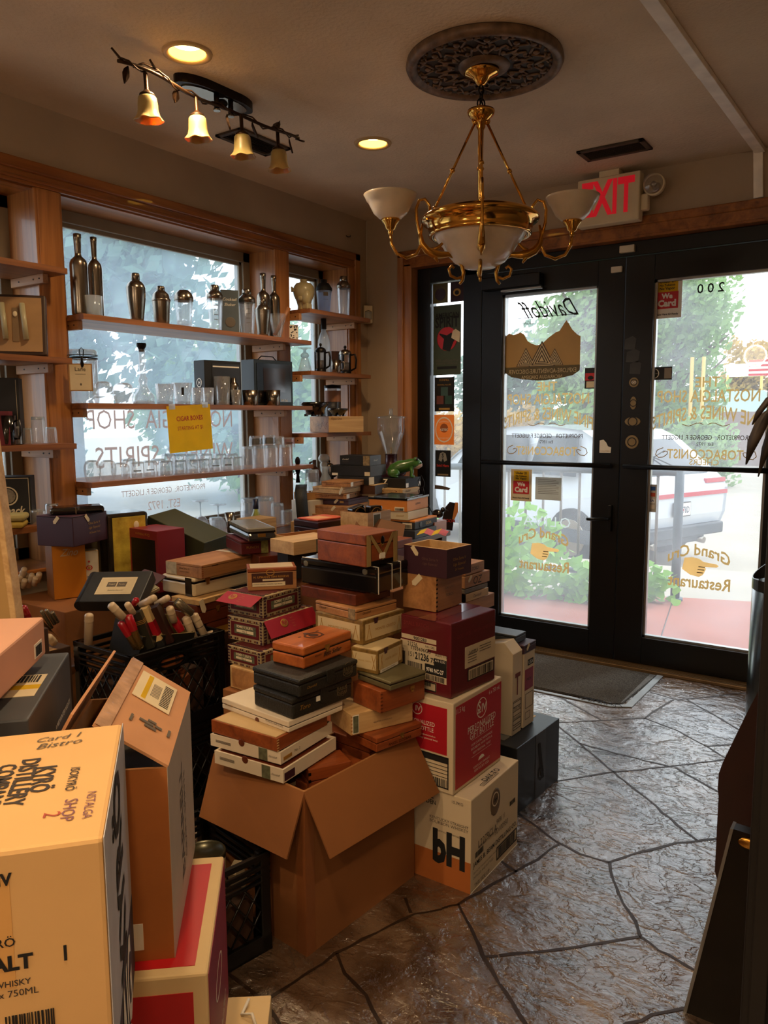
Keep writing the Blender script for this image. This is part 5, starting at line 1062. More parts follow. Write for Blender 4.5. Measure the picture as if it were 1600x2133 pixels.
        if kind == 'stacked': mb = MB(); mb.lathe(L([(.93, .35), (.90, .80), (.0, .81)], r, h), m_redglass if tagc == '3' else (m_metal_dark if tagc in '01' else m_glassbase), 24); mb.build('tinted_base', t)
        else: P('base', [(0, 1), (.80, 1), (.85, .96), (.87, .88), (0, .87)], m_glassbase, 24)
        if tagc in ('3', '4', '9', '10'): mb = MB(); jarlabel(mb, r*1.0, .004, h*.45, 'GRAND CRU', m_greyink, r*.96, 1.0); mb.build('print', t)
    elif kind == 'globe':
        P('glass_bowl', [(.74, 0), (.92, .25), (1, .5), (.97, .75), (.8, .93), (.5, 1), (0, 1)], m_glass, 28); P('base', [(0, .93), (.5, .93), (.52, 1), (0, 1.0)], m_glassbase, 20)
    elif kind == 'conic_glass':
        P('glass_wall', [(.35, 0), (.5, .1), (.85, .7), (1, 1)], m_glass, 28); P('base', [(0, 0), (.45, 0), (.45, .06), (0, .07)], m_glassbase, 20)
    elif kind == 'bust':
        P('bowl', [(0, 0), (.55, 0), (.60, .03), (.58, .12), (.72, .3), (.95, .48), (1, .62), (.92, .76), (.7, .86), (.35, .9), (.3, .91)], m_skull, 32)
        mb = MB(); mb.ellipsoid((.55*r, -.35*r, h*.38), (r*.5, r*.45, h*.28), m_skull); mb.ellipsoid((.2*r, -.7*r, h*.35), (r*.28, r*.2, h*.1), m_skull); mb.ellipsoid((.85*r, -.15*r, h*.45), (r*.16, r*.2, h*.09), m_skull); mb.box((.3*r, -.6*r, 0), (.9*r, .1*r, h*.2), m_skull, bev=.006); mb.build('face', t)
        mb = MB(); mb.prism([(0, 0), (-.03, .025), (-.028, -.005)], -.006, .006, m_skull, Matrix.Translation((-.2*r, -.9*r, h*.6)) @ Matrix.Rotation(R(90), 4, 'X')); mb.build('ear', t)
        P('stopper', [(.28, .9), (.32, .92), (.34, .99), (.2, 1), (0, 1)], m_skull, 20)
    elif kind == 'jar':
        P('glass_body', [(0, 0), (.9, 0), (.97, .02), (1, .06), (1, .78), (.96, .82)], m_glass, 36)
        P('glass_lid', [(.98, .86), (1.0, .87), (1.0, .93), (.9, .97), (0, .975)], m_glassbase, 36)
        
        for za, zb in ((.80, .825), (.86, .875)): mb = MB(); mb.ring2(0, 0, r*1.03, r*.98, h*za, h*zb, m_metal_dark, seg=36); mb.build('wire_band', t)
        mb = MB(); M = Matrix.Rotation(R(52), 4, 'Z'); A = lambda a, b: M @ Vector((a, -r*1.06, b)); mb.tube([A(-.006, h*.84), A(-.008, h*.95), A(0, h*.99), A(.008, h*.95), A(.006, h*.84)], .002, m_metal_dark, 6); mb.tube([A(0, h*.84), A(0, h*.72)], .0045, m_metal_dark, 8); mb.ellipsoid(A(0, h*.70), (.011, .004, .014), m_metal_dark); mb.build('clasp', t)
        mb = MB(); M = Matrix.Rotation(R(52), 4, 'Z') @ Matrix.Translation((-.008, -r*1.01, h*.46)) @ Matrix.Rotation(R(90), 4, 'X'); mb.box((-.045, -.055, 0), (.045, .055, .001), m_kraft, M); mb.box((-.040, -.05, .001), (.040, .05, .0015), m_cream, M); mb.text('Lane', .04, m_ink, M @ Matrix.Translation((0, .033, .002))); mb.box((-.02, .012, .0015), (.02, .0135, .002), m_greyink, M); mb.ellipsoid((0, -.028, .001), (.004, .006, .001), m_greyink, M); mb.build('label', t)
    elif kind == 'decanter':
        P('glass_body', [(0, 0), (.95, 0), (1, .05), (.95, .14), (.6, .22), (.42, .28), (.36, .33), (.42, .38), (.44, .42), (.3, .46), (.28, .7), (.30, .86), (.34, .9)], m_glass, 32)
        P('base', [(0, 0), (.9, 0), (.92, .06), (0, .05)], m_glassbase, 24); P('stopper', [(.24, .86), (.26, .9), (.4, .94), (.44, .97), (.40, 1), (0, 1)], m_metal_dark, 20)
    elif kind in ('steel_cup', 'steel_tumbler', 'mug'):
        m = m_blacklaq if kind == 'mug' else m_steel
        P('cup', [(0, 0), (.84, 0), (.88, .02), (1, 1), (.96, 1), (.84, .05), (0, .04)] if kind != 'steel_tumbler' else [(0, 0), (.55, 0), (1, 1), (.96, 1), (.5, .03)], m, 28)
        if tagc in ('c',) or kind == 'mug': mb = MB(); M = Matrix.Rotation(R(35), 4, 'Z'); mb.tube([M @ Vector((r*.95, 0, h*.8)), M @ Vector((r*1.5, 0, h*.85)), M @ Vector((r*1.65, 0, h*.5)), M @ Vector((r*1.4, 0, h*.2)), M @ Vector((r*.9, 0, h*.2))], .004, m, 8); mb.build('handle', t)
        elif kind == 'steel_cup': mb = MB(); jarlabel(mb, r*.9, .001, h*.55, '', m_ink, r*.97); M = Matrix.Rotation(R(52), 4, 'Z') @ Matrix.Translation((0, -r*.98, h*.6)) @ Matrix.Rotation(R(90), 4, 'X'); mb.text('4009', r*.9, m_ink, M); mb.build('print', t)
    elif kind == 'mini':
        P('glass_wall', [(.8, 0), (1, 1), (.96, 1), (.76, .2)], m_glass, 24); P('base', [(0, 0), (.8, 0), (.82, .2), (0, .22)], m_glassbase, 20)
    elif kind == 'goblet_down':
        P('bowl', [(1, 0), (.96, .1), (.6, .5), (.5, .56)], m_glass, 28); P('knop', [(.3, .55), (.62, .62), (.66, .68), (.5, .76), (.25, .8), (.2, .9)], m_glassbase, 24); P('foot', [(.2, .9), (.5, .96), (.98, .98), (1, 1), (0, 1)], m_glass, 28)
    elif kind == 'press':
        P('glass_beaker', [(0, .03), (.78, .03), (.8, .7)], m_glass, 28); P('coffee', [(0, .05), (.74, .05), (.74, .4), (0, .41)], m_coffee, 20)
        mb = MB(); mb.lathe(L([(.84, 0), (.84, .10), (.8, .1), (.8, 0)], r, h), m_metal_dark, 28)
        for a in range(5): c_, s_ = math.cos(a*1.257), math.sin(a*1.257); mb.box((r*.82*c_-.004, r*.82*s_-.004, 0), (r*.82*c_+.004, r*.82*s_+.004, h*.70), m_metal_dark)
        mb.build('frame', t)
        P('lid', [(.88, .68), (.9, .72), (.78, .8), (.4, .85), (.12, .87), (.1, .88)], m_metal_dark if tagc == 'a' else m_steel, 28)
        mb = MB(); mb.ellipsoid((0, 0, h*.94), (r*.22, r*.22, h*.06), m_metal_dark); mb.build('plunger_knob', t)
        mb = MB(); M = Matrix.Rotation(R(20), 4, 'Z'); mb.tube([M @ Vector((r*.85, 0, h*.66)), M @ Vector((r*1.4, 0, h*.68)), M @ Vector((r*1.6, 0, h*.5)), M @ Vector((r*1.5, 0, h*.2)), M @ Vector((r*.85, 0, h*.12))], .0055, m_metal_dark, 8); mb.build('handle', t)
    elif kind == 'clear_bottle':
        P('glass_body', [(0, 0), (.95, 0), (1, .03), (1, .5), (.94, .58), (.6, .70), (.38, .76), (.36, .8)], m_frost, 32); P('cap', [(.42, .79), (.44, .80), (.44, 1), (0, 1)], m_blackmatte, 20)
    elif kind == 'wine':
        P('glass_body', [(0, 0), (.95, 0), (1, .05), (1, .15), (.85, .35), (.5, .5), (.38, .58), (.36, .66)], clear('pale_wine', (.80, .74, .25), .18, .2, milkcol=(.75, .7, .2)), 32); P('capsule', [(.36, .64), (.44, .65), (.44, 1), (0, 1)], mat('navy_capsule', '#1a1f38', .4), 20)
    elif kind == 'coffee':
        P('canister', [(0, 0), (1, 0), (1, .45), (0, .46)], m_coffee, 28); P('glass_wall', [(1, .0), (1, .9)], m_glass, 28); P('copper_band', [(1.01, .45), (1.01, .8)], mat('copper_coffee', '#8a5a3a', .5), 28); P('lid', [(1.02, .88), (1.02, .97), (0, 1)], m_metal_dark, 28)
    elif kind == 'ashtray':
        P('bowl', [(0, .1), (.6, .1), (.8, .6), (1, .8), (1, 1), (.86, 1), (.7, .7), (.5, .3), (0, .25)], m_blacklaq, 32, wav=0); 
        for a in range(4): c_, s_ = math.cos(a*1.571+.5), math.sin(a*1.571+.5); mb = MB(); mb.box((-.008, -.008, 0), (.008, .008, h*.16), m_blacklaq, Matrix.Translation((r*.6*c_, r*.6*s_, 0))); mb.build('foot', t)
    elif kind == 'stem_down':
        P('bowl', [(.85, 0), (.95, .15), (.9, .35), (.6, .5), (.1, .56)], m_glass, 28); P('stem', [(.1, .55), (.08, .7), (.1, .9), (.2, .95)], m_glassbase, 16); P('foot', [(.2, .94), (1, .97), (1, 1), (0, 1)], m_glass, 28)
    elif kind == 'carafe':
        P('glass_body', [(0, 0), (.9, 0), (1, .1), (.95, .3), (.5, .6), (.55, .8), (.75, 1), (.7, 1)], m_frost, 28)
    elif kind == 'jug':
        m = mat('brown_stoneware', '#4b2a1c', .3, coat=.4); P('body', [(0, 0), (.8, 0), (1, .2), (1, .4), (.6, .62), (.28, .7), (.26, .95), (.3, 1), (.2, 1)], m, 28); mb = MB(); mb.tube([(-r*.3, 0, h*.9), (-r*.8, 0, h*.88), (-r*.85, 0, h*.6), (-r*.7, 0, h*.52)], .006, m, 8); mb.build('handle', t)
    elif kind == 'mill':
        m = mat('white_enamel', '#cfcfc8', .3, coat=.3); P('body', [(0, 0), (.7, 0), (.55, .3), (.7, .6), (.5, .68)], m, 24); P('head', [(.5, .68), (.9, .74), (1, .82), (.9, .92), (.5, 1), (0, 1)], m, 24)
    elif kind == 'pourer':
        P('body', [(0, 0), (.8, 0), (.5, .3), (1, .5), (.6, .6)], m_metal_dark, 16); mb = MB(); mb.ellipsoid((0, 0, h*.82), (r*.9, r*.9, h*.17), m_metal_dark); mb.tube([(0, 0, h*.4), (-r*1.6, 0, h*.3), (-r*2, 0, h*.45)], .002, m_metal_dark, 6); mb.build('stopper', t)
    return t
LAB = {('steel_bottle', 'a'): ('tall steel wine bottle at the left end of the top shelf', 'bottle'), ('steel_bottle', 'b'): ('tall steel wine bottle just behind the leftmost one on the top shelf', 'bottle'),
 ('steel_bottle', 'c'): ('tall steel bottle behind the small steel shaker near the middle post', 'bottle'), ('steel_bottle', 'd'): ('slimmer tall steel bottle nearest the middle post on the top shelf', 'bottle'),
 ('tumbler', 'f'): ('frosted tumbler in front of the two steel wine bottles', 'glass'), ('steel_shaker', 'a'): ('largest all-steel cocktail shaker on the top shelf', 'cocktail shaker'),
 ('steel_shaker', 'b'): ('squat straight-sided steel shaker with strainer top on the top shelf', 'cocktail shaker'), ('steel_shaker', 'c'): ('small rounded steel shaker in front of the tall steel bottles', 'cocktail shaker'),
 ('glass_shaker', 'a'): ('clear glass shaker with low domed metal lid on the top shelf', 'cocktail shaker'), ('glass_shaker', 'b'): ('tall glass cocktail shaker left of the boxed shaker set', 'cocktail shaker'),
 ('glass_shaker', 'c'): ('glass cocktail shaker with recipe print right of the boxed set', 'cocktail shaker'), ('glass_shaker', 'd'): ('glass cocktail shaker at the right end of the corner window top shelf', 'cocktail shaker'),
 ('conic_glass', ''): ('flared mixing glass holding a wooden muddler', 'glass'), ('bust', ''): ('cream ceramic skull shaped decanter on the corner window top shelf', 'decanter'), ('black_shaker', ''): ('frosted plastic shaker with black lid in the corner window', 'cocktail shaker'),
 ('jar', ''): ('clamp lid glass jar with a cream label on the middle shelf', 'jar'), ('globe', 'a'): ('left of two upturned round glasses on the middle shelf', 'glass'), ('globe', 'b'): ('right of two upturned round glasses, beside the decanter', 'glass'),
 ('decanter', ''): ('clear glass decanter with dark stopper and long neck', 'decanter'), ('tumbler', 'a'): ('straight tumbler just right of the decanter', 'glass'), ('flare', ''): ('wide flared tumbler with a small bottle print', 'glass'),
 ('tumbler', 'b'): ('small narrow tumbler right of the flared tumbler', 'glass'), ('tumbler', 'c'): ('narrow tumbler left of the tall stacked glass on the middle shelf', 'glass'), ('tumbler', 'd'): ('tallest clear tumbler in front of the boxed shaker', 'glass'),
 ('steel_cup', 'a'): ('left steel camp cup printed 4009 before the black gift box', 'cup'), ('steel_cup', 'b'): ('right steel camp cup printed 4009 before the black gift box', 'cup'), ('steel_cup', 'c'): ('steel mug with handle between the two french presses', 'mug'),
 ('mini', ''): ('small shot glass left of the steel camp cups', 'glass'), ('goblet_down', ''): ('upturned beer goblet with knopped stem in the corner window', 'glass'), ('press', 'a'): ('black framed french press left of the clear bottle', 'french press'),
 ('clear_bottle', ''): ('frosted clear bottle with black cap behind the french press', 'bottle'), ('press', 'b'): ('steel lidded french press at the right end of the corner window shelf', 'french press'), ('press', 'c'): ('small french press down on the counter by the black cigar boxes', 'french press'),
 ('coffee', ''): ('glass coffee canister behind the ashtrays', 'canister'), ('ashtray', 'a'): ('larger black ashtray on the wooden wine crate', 'ashtray'), ('ashtray', 'b'): ('smaller black ashtray on the right of the wine crate', 'ashtray'),
 ('wine', ''): ('bottle of pale yellow wine with navy capsule on the sill', 'bottle'), ('stem_down', 'a'): ('right upturned stemmed glass on the window sill', 'glass'), ('stem_down', 'b'): ('left upturned stemmed glass on the window sill', 'glass'),
 ('steel_tumbler', ''): ('tapered steel tumbler left of the wine bottle', 'cup'), ('carafe', ''): ('clear carafe with pinched neck on the counter', 'carafe'), ('jug', ''): ('small brown stoneware jug on the counter by the window', 'jug'),
 ('mill', ''): ('white mill with mushroom head behind the glass carafe', 'mill'), ('pourer', ''): ('dark bottle stopper figure at the left of the brown jug', 'stopper'), ('mug', ''): ('black mug at the left edge on the third left shelf', 'mug')}
for kind, x, y, z, h, r, tg in ITEMS:
    if (kind, tg) in LAB: lab, cat = LAB[(kind, tg)]; grp = None
    elif kind in ('globe', 'down') and z == 1.072 and tg.isdigit():
        lab = 'upturned clear glass, %s from the left in the front row on the lowest shelf' % ORD(int(tg)); cat = 'glass'; grp = 'upturned glasses on the lowest shelf'
    elif kind == 'down' and tg[0] == 'r': lab = 'upturned clear glass, %s from the left in the back row on the lowest shelf' % ORD(int(tg[1:])); cat = 'glass'; grp = 'upturned glasses on the lowest shelf'
    elif kind == 'stacked': lab = ['dark based glass stacked leftmost on the second tier', 'dark based glass stacked second on the second tier', 'clear glass stacked third on the second tier', 'red banded glass stacked at the right end of the lowest shelf'][int(tg)]; cat = 'glass'; grp = 'upturned glasses on the lowest shelf'
    elif kind == 'down' and tg[0] == 's': lab = ['tall upturned glass left of the wine bottle on the sill', 'tall upturned glass behind the wine bottle on the sill', 'upturned glass right of the wine bottle', 'short upturned glass beside the black strap on the sill', 'small upturned glass left of the steel tumbler'][int(tg[1:])]; cat = 'glass'; grp = 'upturned glasses on the sill'
    elif kind == 'down' and tg[0] == 'w': lab = 'upturned small glass, %s from the left on the third shelf of the left bay' % ORD(int(tg[1:])); cat = 'glass'; grp = 'upturned glasses in the left bay'
    elif tg == 't0': lab = 'frosted measuring glass on the counter below the corner window'; cat = 'glass'; grp = None
    elif tg[0] == 'v': lab = ['small glass right of the black boxed bottle on the left shelf', 'smoky glass at the right end of the lowest left shelf'][int(tg[1:])]; cat = 'glass'; grp = None
    else: lab = kind; cat = 'glass'; grp = None
    build_item(kind, x, y, z, h, r, lab, cat, grp, tg)
m_mud = wood('muddler_wood', '#a5714a', '#7c4d2d', axis=2, rough=.5)
mb = MB(); mb.tube([(0, 0, 0), (.02, .06, .10), (.028, .085, .145)], .01, m_mud, 12, [.010, .010, .012]); tag(mb.build('muddler', loc=(.085, -.945, 1.755)), 'wooden muddler leaning out of the flared mixing glass', 'muddler')
# boxes standing on the shelves
def simple_box(name, lab, cat, x, y, z, dx, dy, dz, rz, m, deco=None, bev=.002, grp=None):
    t = thing(name, lab, cat, (x, y, z+.0006), R(rz), grp)
    mb = MB(); mb.box((-dx/2, -dy/2, 0), (dx/2, dy/2, dz), m, bev=bev); mb.build('body', t)
    if deco: deco(t, dx, dy, dz)
    return t
# local frame of these boxes: -y faces the viewer when rz ~ 35..90
def d_cock(t, dx, dy, dz):
    mb = MB(); M = Matrix.Translation((0, -dy/2-.001, 0)) @ Matrix.Rotation(R(90), 4, 'X'); mb.text('Cocktail', dx*.8, m_white, M @ Matrix.Translation((0, dz*.78, 0)), shear=.3); mb.text('Shaker', dx*.65, m_white, M @ Matrix.Translation((0, dz*.66, 0)), shear=.3)
    mb.ellipsoid((0, dz*.25, 0), (dx*.3, dz*.12, .001), m_greyink, M); mb.build('lettering', t)
simple_box('shaker_set_box', 'grey-blue printed carton standing on the top shelf', 'box', .03, -1.215, 1.742, .085, .10, .205, 55, mat('slate_blue_card', '#4d5961', .6), d_cock)
def d_shk(t, dx, dy, dz):
    mb = MB(); mb.box((-dx*.30, -dy/2-.0015, dz*.05), (dx*.46, -dy/2, dz*.93), mat('window_dark', '#2b2a2a', .3)); mb.box((-dx*.28, -dy/2-.002, dz*.85), (dx*.44, -dy/2-.0012, dz*.88), m_white); mb.build('window_panel', t)
    mb = MB(); M = Matrix.Translation((dx*.24, -dy/2-.014, dz*.08)); mb.lathe([(.0, 0), (.018, 0), (.026, .05), (.027, .075), (.018, .09), (.012, .095), (.012, .115), (0, .118)], m_steel, 20, M); mb.build('shaker', t)
    mb = MB(); M = Matrix.Translation((-dx/2-.001, 0, dz*.5)) @ Matrix.Rotation(R(-90), 4, 'Y'); mb.ring2(0, 0, .022, .018, 0, .001, m_white, M); mb.text('H', .016, m_white, M @ Matrix.Rotation(R(-90), 4, 'Z'), bold=.03); mb.build('logo', t)
simple_box('shaker_box', 'black carton with a window showing a steel shaker on the middle shelf', 'box', .0, -1.27, 1.392, .215, .09, .215, 81, m_blackmatte, d_shk)
def d_tv(t, dx, dy, dz):
    mb = MB(); mb.box((-dx*.44, -dy/2-.003, dz*.08), (dx*.44, -dy/2, dz*.92), m_blacklaq); mb.box((-dx*.28, -dy/2-.004, dz*.3), (dx*.28, -dy/2-.003, dz*.82), mat('tinted_window', '#2a1c12', .1, coat=.5, var=.4)); mb.build('window_panel', t)
    mb = MB(); mb.tube([(-dx*.25, 0, dz), (-dx*.15, 0, dz+.022), (dx*.15, 0, dz+.022), (dx*.25, 0, dz)], .003, m_metal_dark, 6); mb.build('cord_handle', t)
    mb = MB(); mb.text('Gift Set', .05, m_white, Matrix.Translation((dx*.25, -dy/2-.0035, dz*.12)) @ Matrix.Rotation(R(90), 4, 'X')); mb.build('lettering', t)
simple_box('gift_box', 'large black gift box with window and cord handle on the middle shelf', 'box', .02, -.935, 1.392, .27, .10, .235, 85, mat('black_green_card', '#101612', .4), d_tv)
simple_box('carved_box', 'small dark carved wooden box at the back of the corner window shelf', 'box', -.04, -.27, 1.582, .075, .05, .14, 60, wood('dark_carved', '#5b3522', '#2c170d', axis=2))
t = simple_box('patterned_card', 'small black and white patterned card leaning on the top shelf end', 'card', .02, -.735, 1.742, .075, .004, .09, 60, m_white, bev=0)
mb = MB(); rr = random.Random(2)
for k in range(26): mb.ellipsoid((rr.uniform(-.032, .032), -.003, rr.uniform(.008, .082)), (.004, .001, .003), m_ink, None, 8, 5)
mb.build('pattern', t)
# left bay things
def d_pay(t, dx, dy, dz):
    M = Matrix.Translation((0, -dy/2-.001, 0)) @ Matrix.Rotation(R(90), 4, 'X'); mb = MB()
    for a, b, c_, d_ in ((-.46, .03, -.45, .97), (.45, .03, .46, .97), (-.46, .96, .46, .97), (-.46, .03, .46, .04)): mb.box((a*dx, b*dz, -.0005), (c_*dx, d_*dz, .0005), m_cream, M)
    mb.ring2(0, dz*.6, dx*.22, dx*.19, 0, .001, m_cream, M); mb.ellipsoid((0, dz*.6, 0), (dx*.17, dx*.17, .001), mat('coin_grey', '#8f8574', .6, var=.5, nscale=60), M)
    mb.text('Payback', dx*.72, m_cream, M @ Matrix.Translation((0, dz*.27, .001)), shear=.3, bold=.02, ys=1.3); mb.build('print', t)
simple_box('gift_box', 'black box with round pale emblem and script on the lowest left shelf', 'box', -.02, -2.36, .925, .165, .10, .185, 50, m_blackmatte, d_pay)
def d_skl(t, dx, dy, dz):
    M = Matrix.Translation((0, -dy/2-.001, 0)) @ Matrix.Rotation(R(90), 4, 'X'); mb = MB()
    mb.box((.45*dx, .03*dz, 0), (.455*dx, .97*dz, .001), m_cream, M); mb.ring2(-dx*.05, dz*.75, dx*.2, dx*.17, 0, .001, m_cream, M); mb.text('ck', dx*.3, m_cream, M @ Matrix.Translation((dx*.2, dz*.4, .001)), shear=.3, bold=.03); mb.build('print', t)
simple_box('gift_box', 'tall black box with pale round emblem on the third left shelf', 'box', -.03, -2.40, 1.233, .20, .08, .25, 50, m_blackmatte, d_skl)
simple_box('cigar_box', 'small deep red box in front of the tall black box at far left', 'box', .06, -2.44, 1.233, .10, .07, .125, 50, mat('deep_red_card', '#6d1424', .5))
t = thing('cigar_display', 'framed tray display of wrapped cigars leaning on the second left shelf', 'display', (.03, -2.34, 1.566), R(52))
mb = MB(); M = Matrix.Rotation(R(-12), 4, 'X'); mb.box((-.20, -.02, 0), (.12, .02, .235), mat('walnut_frame', '#3a2618', .5), M, bev=.006); mb.box((-.19, -.024, .012), (.105, -.018, .222), mat('tan_tray', '#a07c52', .6, var=.1), M); mb.build('tray', t)
m_ctube = mat('frosted_cigar_tube', '#a8a07e', .35, var=.05)
for k in range(4): mb = MB(); x = -.16+k*.07; mb.cyl(M @ Vector((x, -.032, .055)), M @ Vector((x-.012, -.032, .195)), .010, m_ctube, 14); mb.build('cigar_tube', t); 
for k in range(3): mb = MB(); x = -.125+k*.07; mb.box((x-.012, -.027, .05), (x+.010, -.022, .18), mat('sleeve_tan', '#7c6446', .5), M); mb.ellipsoid((x-.002, -.030, .155), (.008, .003, .011), m_cream, M); mb.build('sleeve', t)
for i, (z, sx, col, nm) in enumerate(((.926, .075, '#b59a3e', 'lower mustard yellow pouch on the lowest left shelf'), (.952, .08, '#a89a62', 'upper pale green pouch stacked on the mustard one'))):
    mb = MB(); mb.box((-.09, -.055, 0), (sx-.01, .055, .024), mat('pouch'+col, col, .7, var=.08), bev=.010); tag(mb.build('pouch', loc=(.07, -2.43, z), rotz=R(50)), nm, 'pouch')
# opus wine crate on the lowest corner shelf
# ================================================================ box builder
m_cardb = mat('brown_cardboard', '#8a562b', .82, var=.10, nscale=5, bump=.15, bscale=25); m_cardin = mat('cardboard_inside', '#9c6a3c', .85, var=.08)
m_whitecard = mat('white_carton', '#d3c2a4', .7, var=.06, nscale=4); m_cedar = wood('cedar', '#b98452', '#8b5c34', axis=0, rough=.5); m_cedarL = wood('pale_cedar', '#d1ad7a', '#a9824f', axis=0, rough=.5)
m_mahog = wood('mahogany', '#6e3018', '#3d170c', axis=0, rough=.35, coat=.2); m_redwood = wood('red_cedar', '#9a4e24', '#6a2f14', axis=0, rough=.4, coat=.15); m_orangew = wood('orange_cedar', '#b8642c', '#8b431a', axis=0, rough=.38, coat=.25)
m_plum = mat('plum_paper', '#3b1c2b', .5, var=.06); m_maroon = mat('maroon_carton', '#5f1420', .32, var=.08, coat=.3); m_leather = mat('black_leather', '#1b1a16', .55, var=.2, nscale=40, bump=.5, bscale=200)
m_seal = mat('green_tax_seal', '#5a5c44', .7, var=.4, nscale=80); m_burg = mat('burgundy_paper', '#5a1218', .5, var=.05); m_ryjcream = mat('ornate_cream_border', '#a4916b', .6, var=.15, nscale=50)
m_clasp = mat('clasp_brass', '#b08a4e', .3, .9)
NEST = {'clasp': 'lid', 'catch': 'lid', 'lid_label': 'lid', 'picture': 'lid', 'barcode': 'shipping_label barcode_label label', 'name_plate': 'panel', 'triangle_lines': 'panel', 'flap': 'lid', 'handle_insert': 'handle_rim', 'shipping_label': 'right_flap', 'brass_plate': 'lid'}
class Bx:
    """a box thing. X runs along the right-hand visible side, Y away to the left; faces: R (y=0 side), L (x=0 side), T (top)"""
    def __init__(s, key, name, lab, cat='box', data=None, grp=None, dz=0):
        x, y, z0, zt, yaw, r, l = data or BOX[key]
        s.r, s.l, s.h = r, l, zt-z0; a = R(yaw); s.t = thing(name, lab, cat, (x, y, z0+dz), a, grp); s.parts = {}
    def mb(s, p):
        if p not in s.parts: s.parts[p] = MB()
        return s.parts[p]
    def face(s, f):
        if f == 'R': return Matrix(((1, 0, 0, 0), (0, 0, -1, 0), (0, 1, 0, 0), (0, 0, 0, 1))), s.r, s.h
        if f == 'L': return Matrix(((0, 0, -1, 0), (-1, 0, 0, s.l), (0, 1, 0, 0), (0, 0, 0, 1))), s.l, s.h
        if f == 'T': return Matrix(((1, 0, 0, 0), (0, 1, 0, 0), (0, 0, 1, s.h), (0, 0, 0, 1))), s.r, s.l
        if f == 'U': return Matrix(((0, 1, 0, 0), (-1, 0, 0, s.l), (0, 0, 1, s.h), (0, 0, 0, 1))), s.l, s.r
    def patch(s, f, u0, v0, u1, v1, m, part='label', th=.0008, off=0):
        M, W_, H_ = s.face(f); s.mb(part).box((u0*W_, v0*H_, off-.0002), (u1*W_, v1*H_, th+off), m, M); return s
    def text(s, f, u, v, w, st, m, part='lettering', off=.0012, rot=0, **k):
        M, W_, H_ = s.face(f); s.mb(part).text(st, w*W_, m, M @ Matrix.Translation((u*W_, v*H_, off)) @ Matrix.Rotation(R(rot), 4, 'Z'), **k); return s
    def bars(s, f, u0, v0, u1, v1, m=None, n=18, part='barcode', off=.0012, vert=False):
        M, W_, H_ = s.face(f); rr = random.Random(int(u0*1000+v0*77)); x = 0; ws = []
        while x < 1: w_ = rr.uniform(.012, .05); ws.append((x, min(1, x+w_))); x += w_+rr.uniform(.012, .04)
        for a, b in ws:
            if vert: s.mb(part).box((u0*W_, (v0+(v1-v0)*a)*H_, off), (u1*W_, (v0+(v1-v0)*b)*H_, off+.0003), m or m_ink, M)
            else: s.mb(part).box(((u0+(u1-u0)*a)*W_, v0*H_, off), ((u0+(u1-u0)*b)*W_, v1*H_, off+.0003), m or m_ink, M)
        return s
    def frame(s, f, u0, v0, u1, v1, k, m, part='label', off=.001):
        M, W_, H_ = s.face(f); a, b, c_, d_ = u0*W_, v0*H_, u1*W_, v1*H_
        for q in ((a, b, c_, b+k), (a, d_-k, c_, d_), (a, b, a+k, d_), (c_-k, b, c_, d_)): s.mb(part).box((q[0], q[1], off), (q[2], q[3], off+.0004), m, M)
        return s
    def disc(s, f, u, v, r_, m, part='label', off=.001, ey=1.0, ring=None):
        M, W_, H_ = s.face(f)
        if ring: s.mb(part).ring2(u*W_, v*H_, r_, r_-ring, off, off+.0004, m, M, ey=ey)
        else: s.mb(part).ellipsoid((u*W_, v*H_, off), (r_, r_*ey, .0005), m, M, 20, 6)
        return s
    def clasp(s, f='R', u=.5, v=.7, w=.018):
        M, W_, H_ = s.face(f); c = M @ Matrix.Translation((u*W_, v*H_, 0)); mb = s.mb('clasp'); mb.box((-w/2, -.002, 0), (w/2, w*.5, .002), m_clasp, c, bev=.0008); mb.box((-w*.3, -w*.6, .001), (w*.3, 0, .003), m_clasp, c, bev=.0008); mb.ellipsoid((0, -w*.2, .004), (.002, .002, .002), m_clasp, c, 8, 6); return s
    def tagp(s, f='L', u=.7, w=.018, ang=-45, m=None, part='price_tag'):
        M, W_, H_ = s.face(f); c = M @ Matrix.Translation((u*W_, H_*.98, .001)) @ Matrix.Rotation(R(ang), 4, 'Z'); s.mb(part).prism([(-w/2, 0), (w/2, 0), (w/2, -w*2.0), (0, -w*2.4), (-w/2, -w*2.0)], 0, .0007, m or m_cream, c); return s
    def body(s, m, bev=.0025, inset=0):
        s.mb('body').box((0, 0, 0), (s.r, s.l, s.h), m, bev=bev); return s
    def lidded(s, m, ml=None, lid=.28, bev=.0025, over=.0):
        z = s.h*(1-lid); s.mb('body').box((0.0004, .0004, 0), (s.r-.0004, s.l-.0004, z-.0006), m, bev=bev); s.mb('seam').box((.002, .002, z-.004), (s.r-.002, s.l-.002, z+.004), m_metal_dark)
        s.mb('lid').box((-over, -over, z+.0006), (s.r+over, s.l+over, s.h), ml or m, bev=bev); return s
    def joints(s, m=None, f='L', n=6):
        """finger joints at the near upright corner"""
        mm = m or m_metal_dark; k = s.h/(2*n)
        for i in range(n):
            s.mb('finger_joint').box((-.0006, -.0006, k*(2*i)+k*.2), (.007, .0002, k*(2*i+1)), mm)
        return s
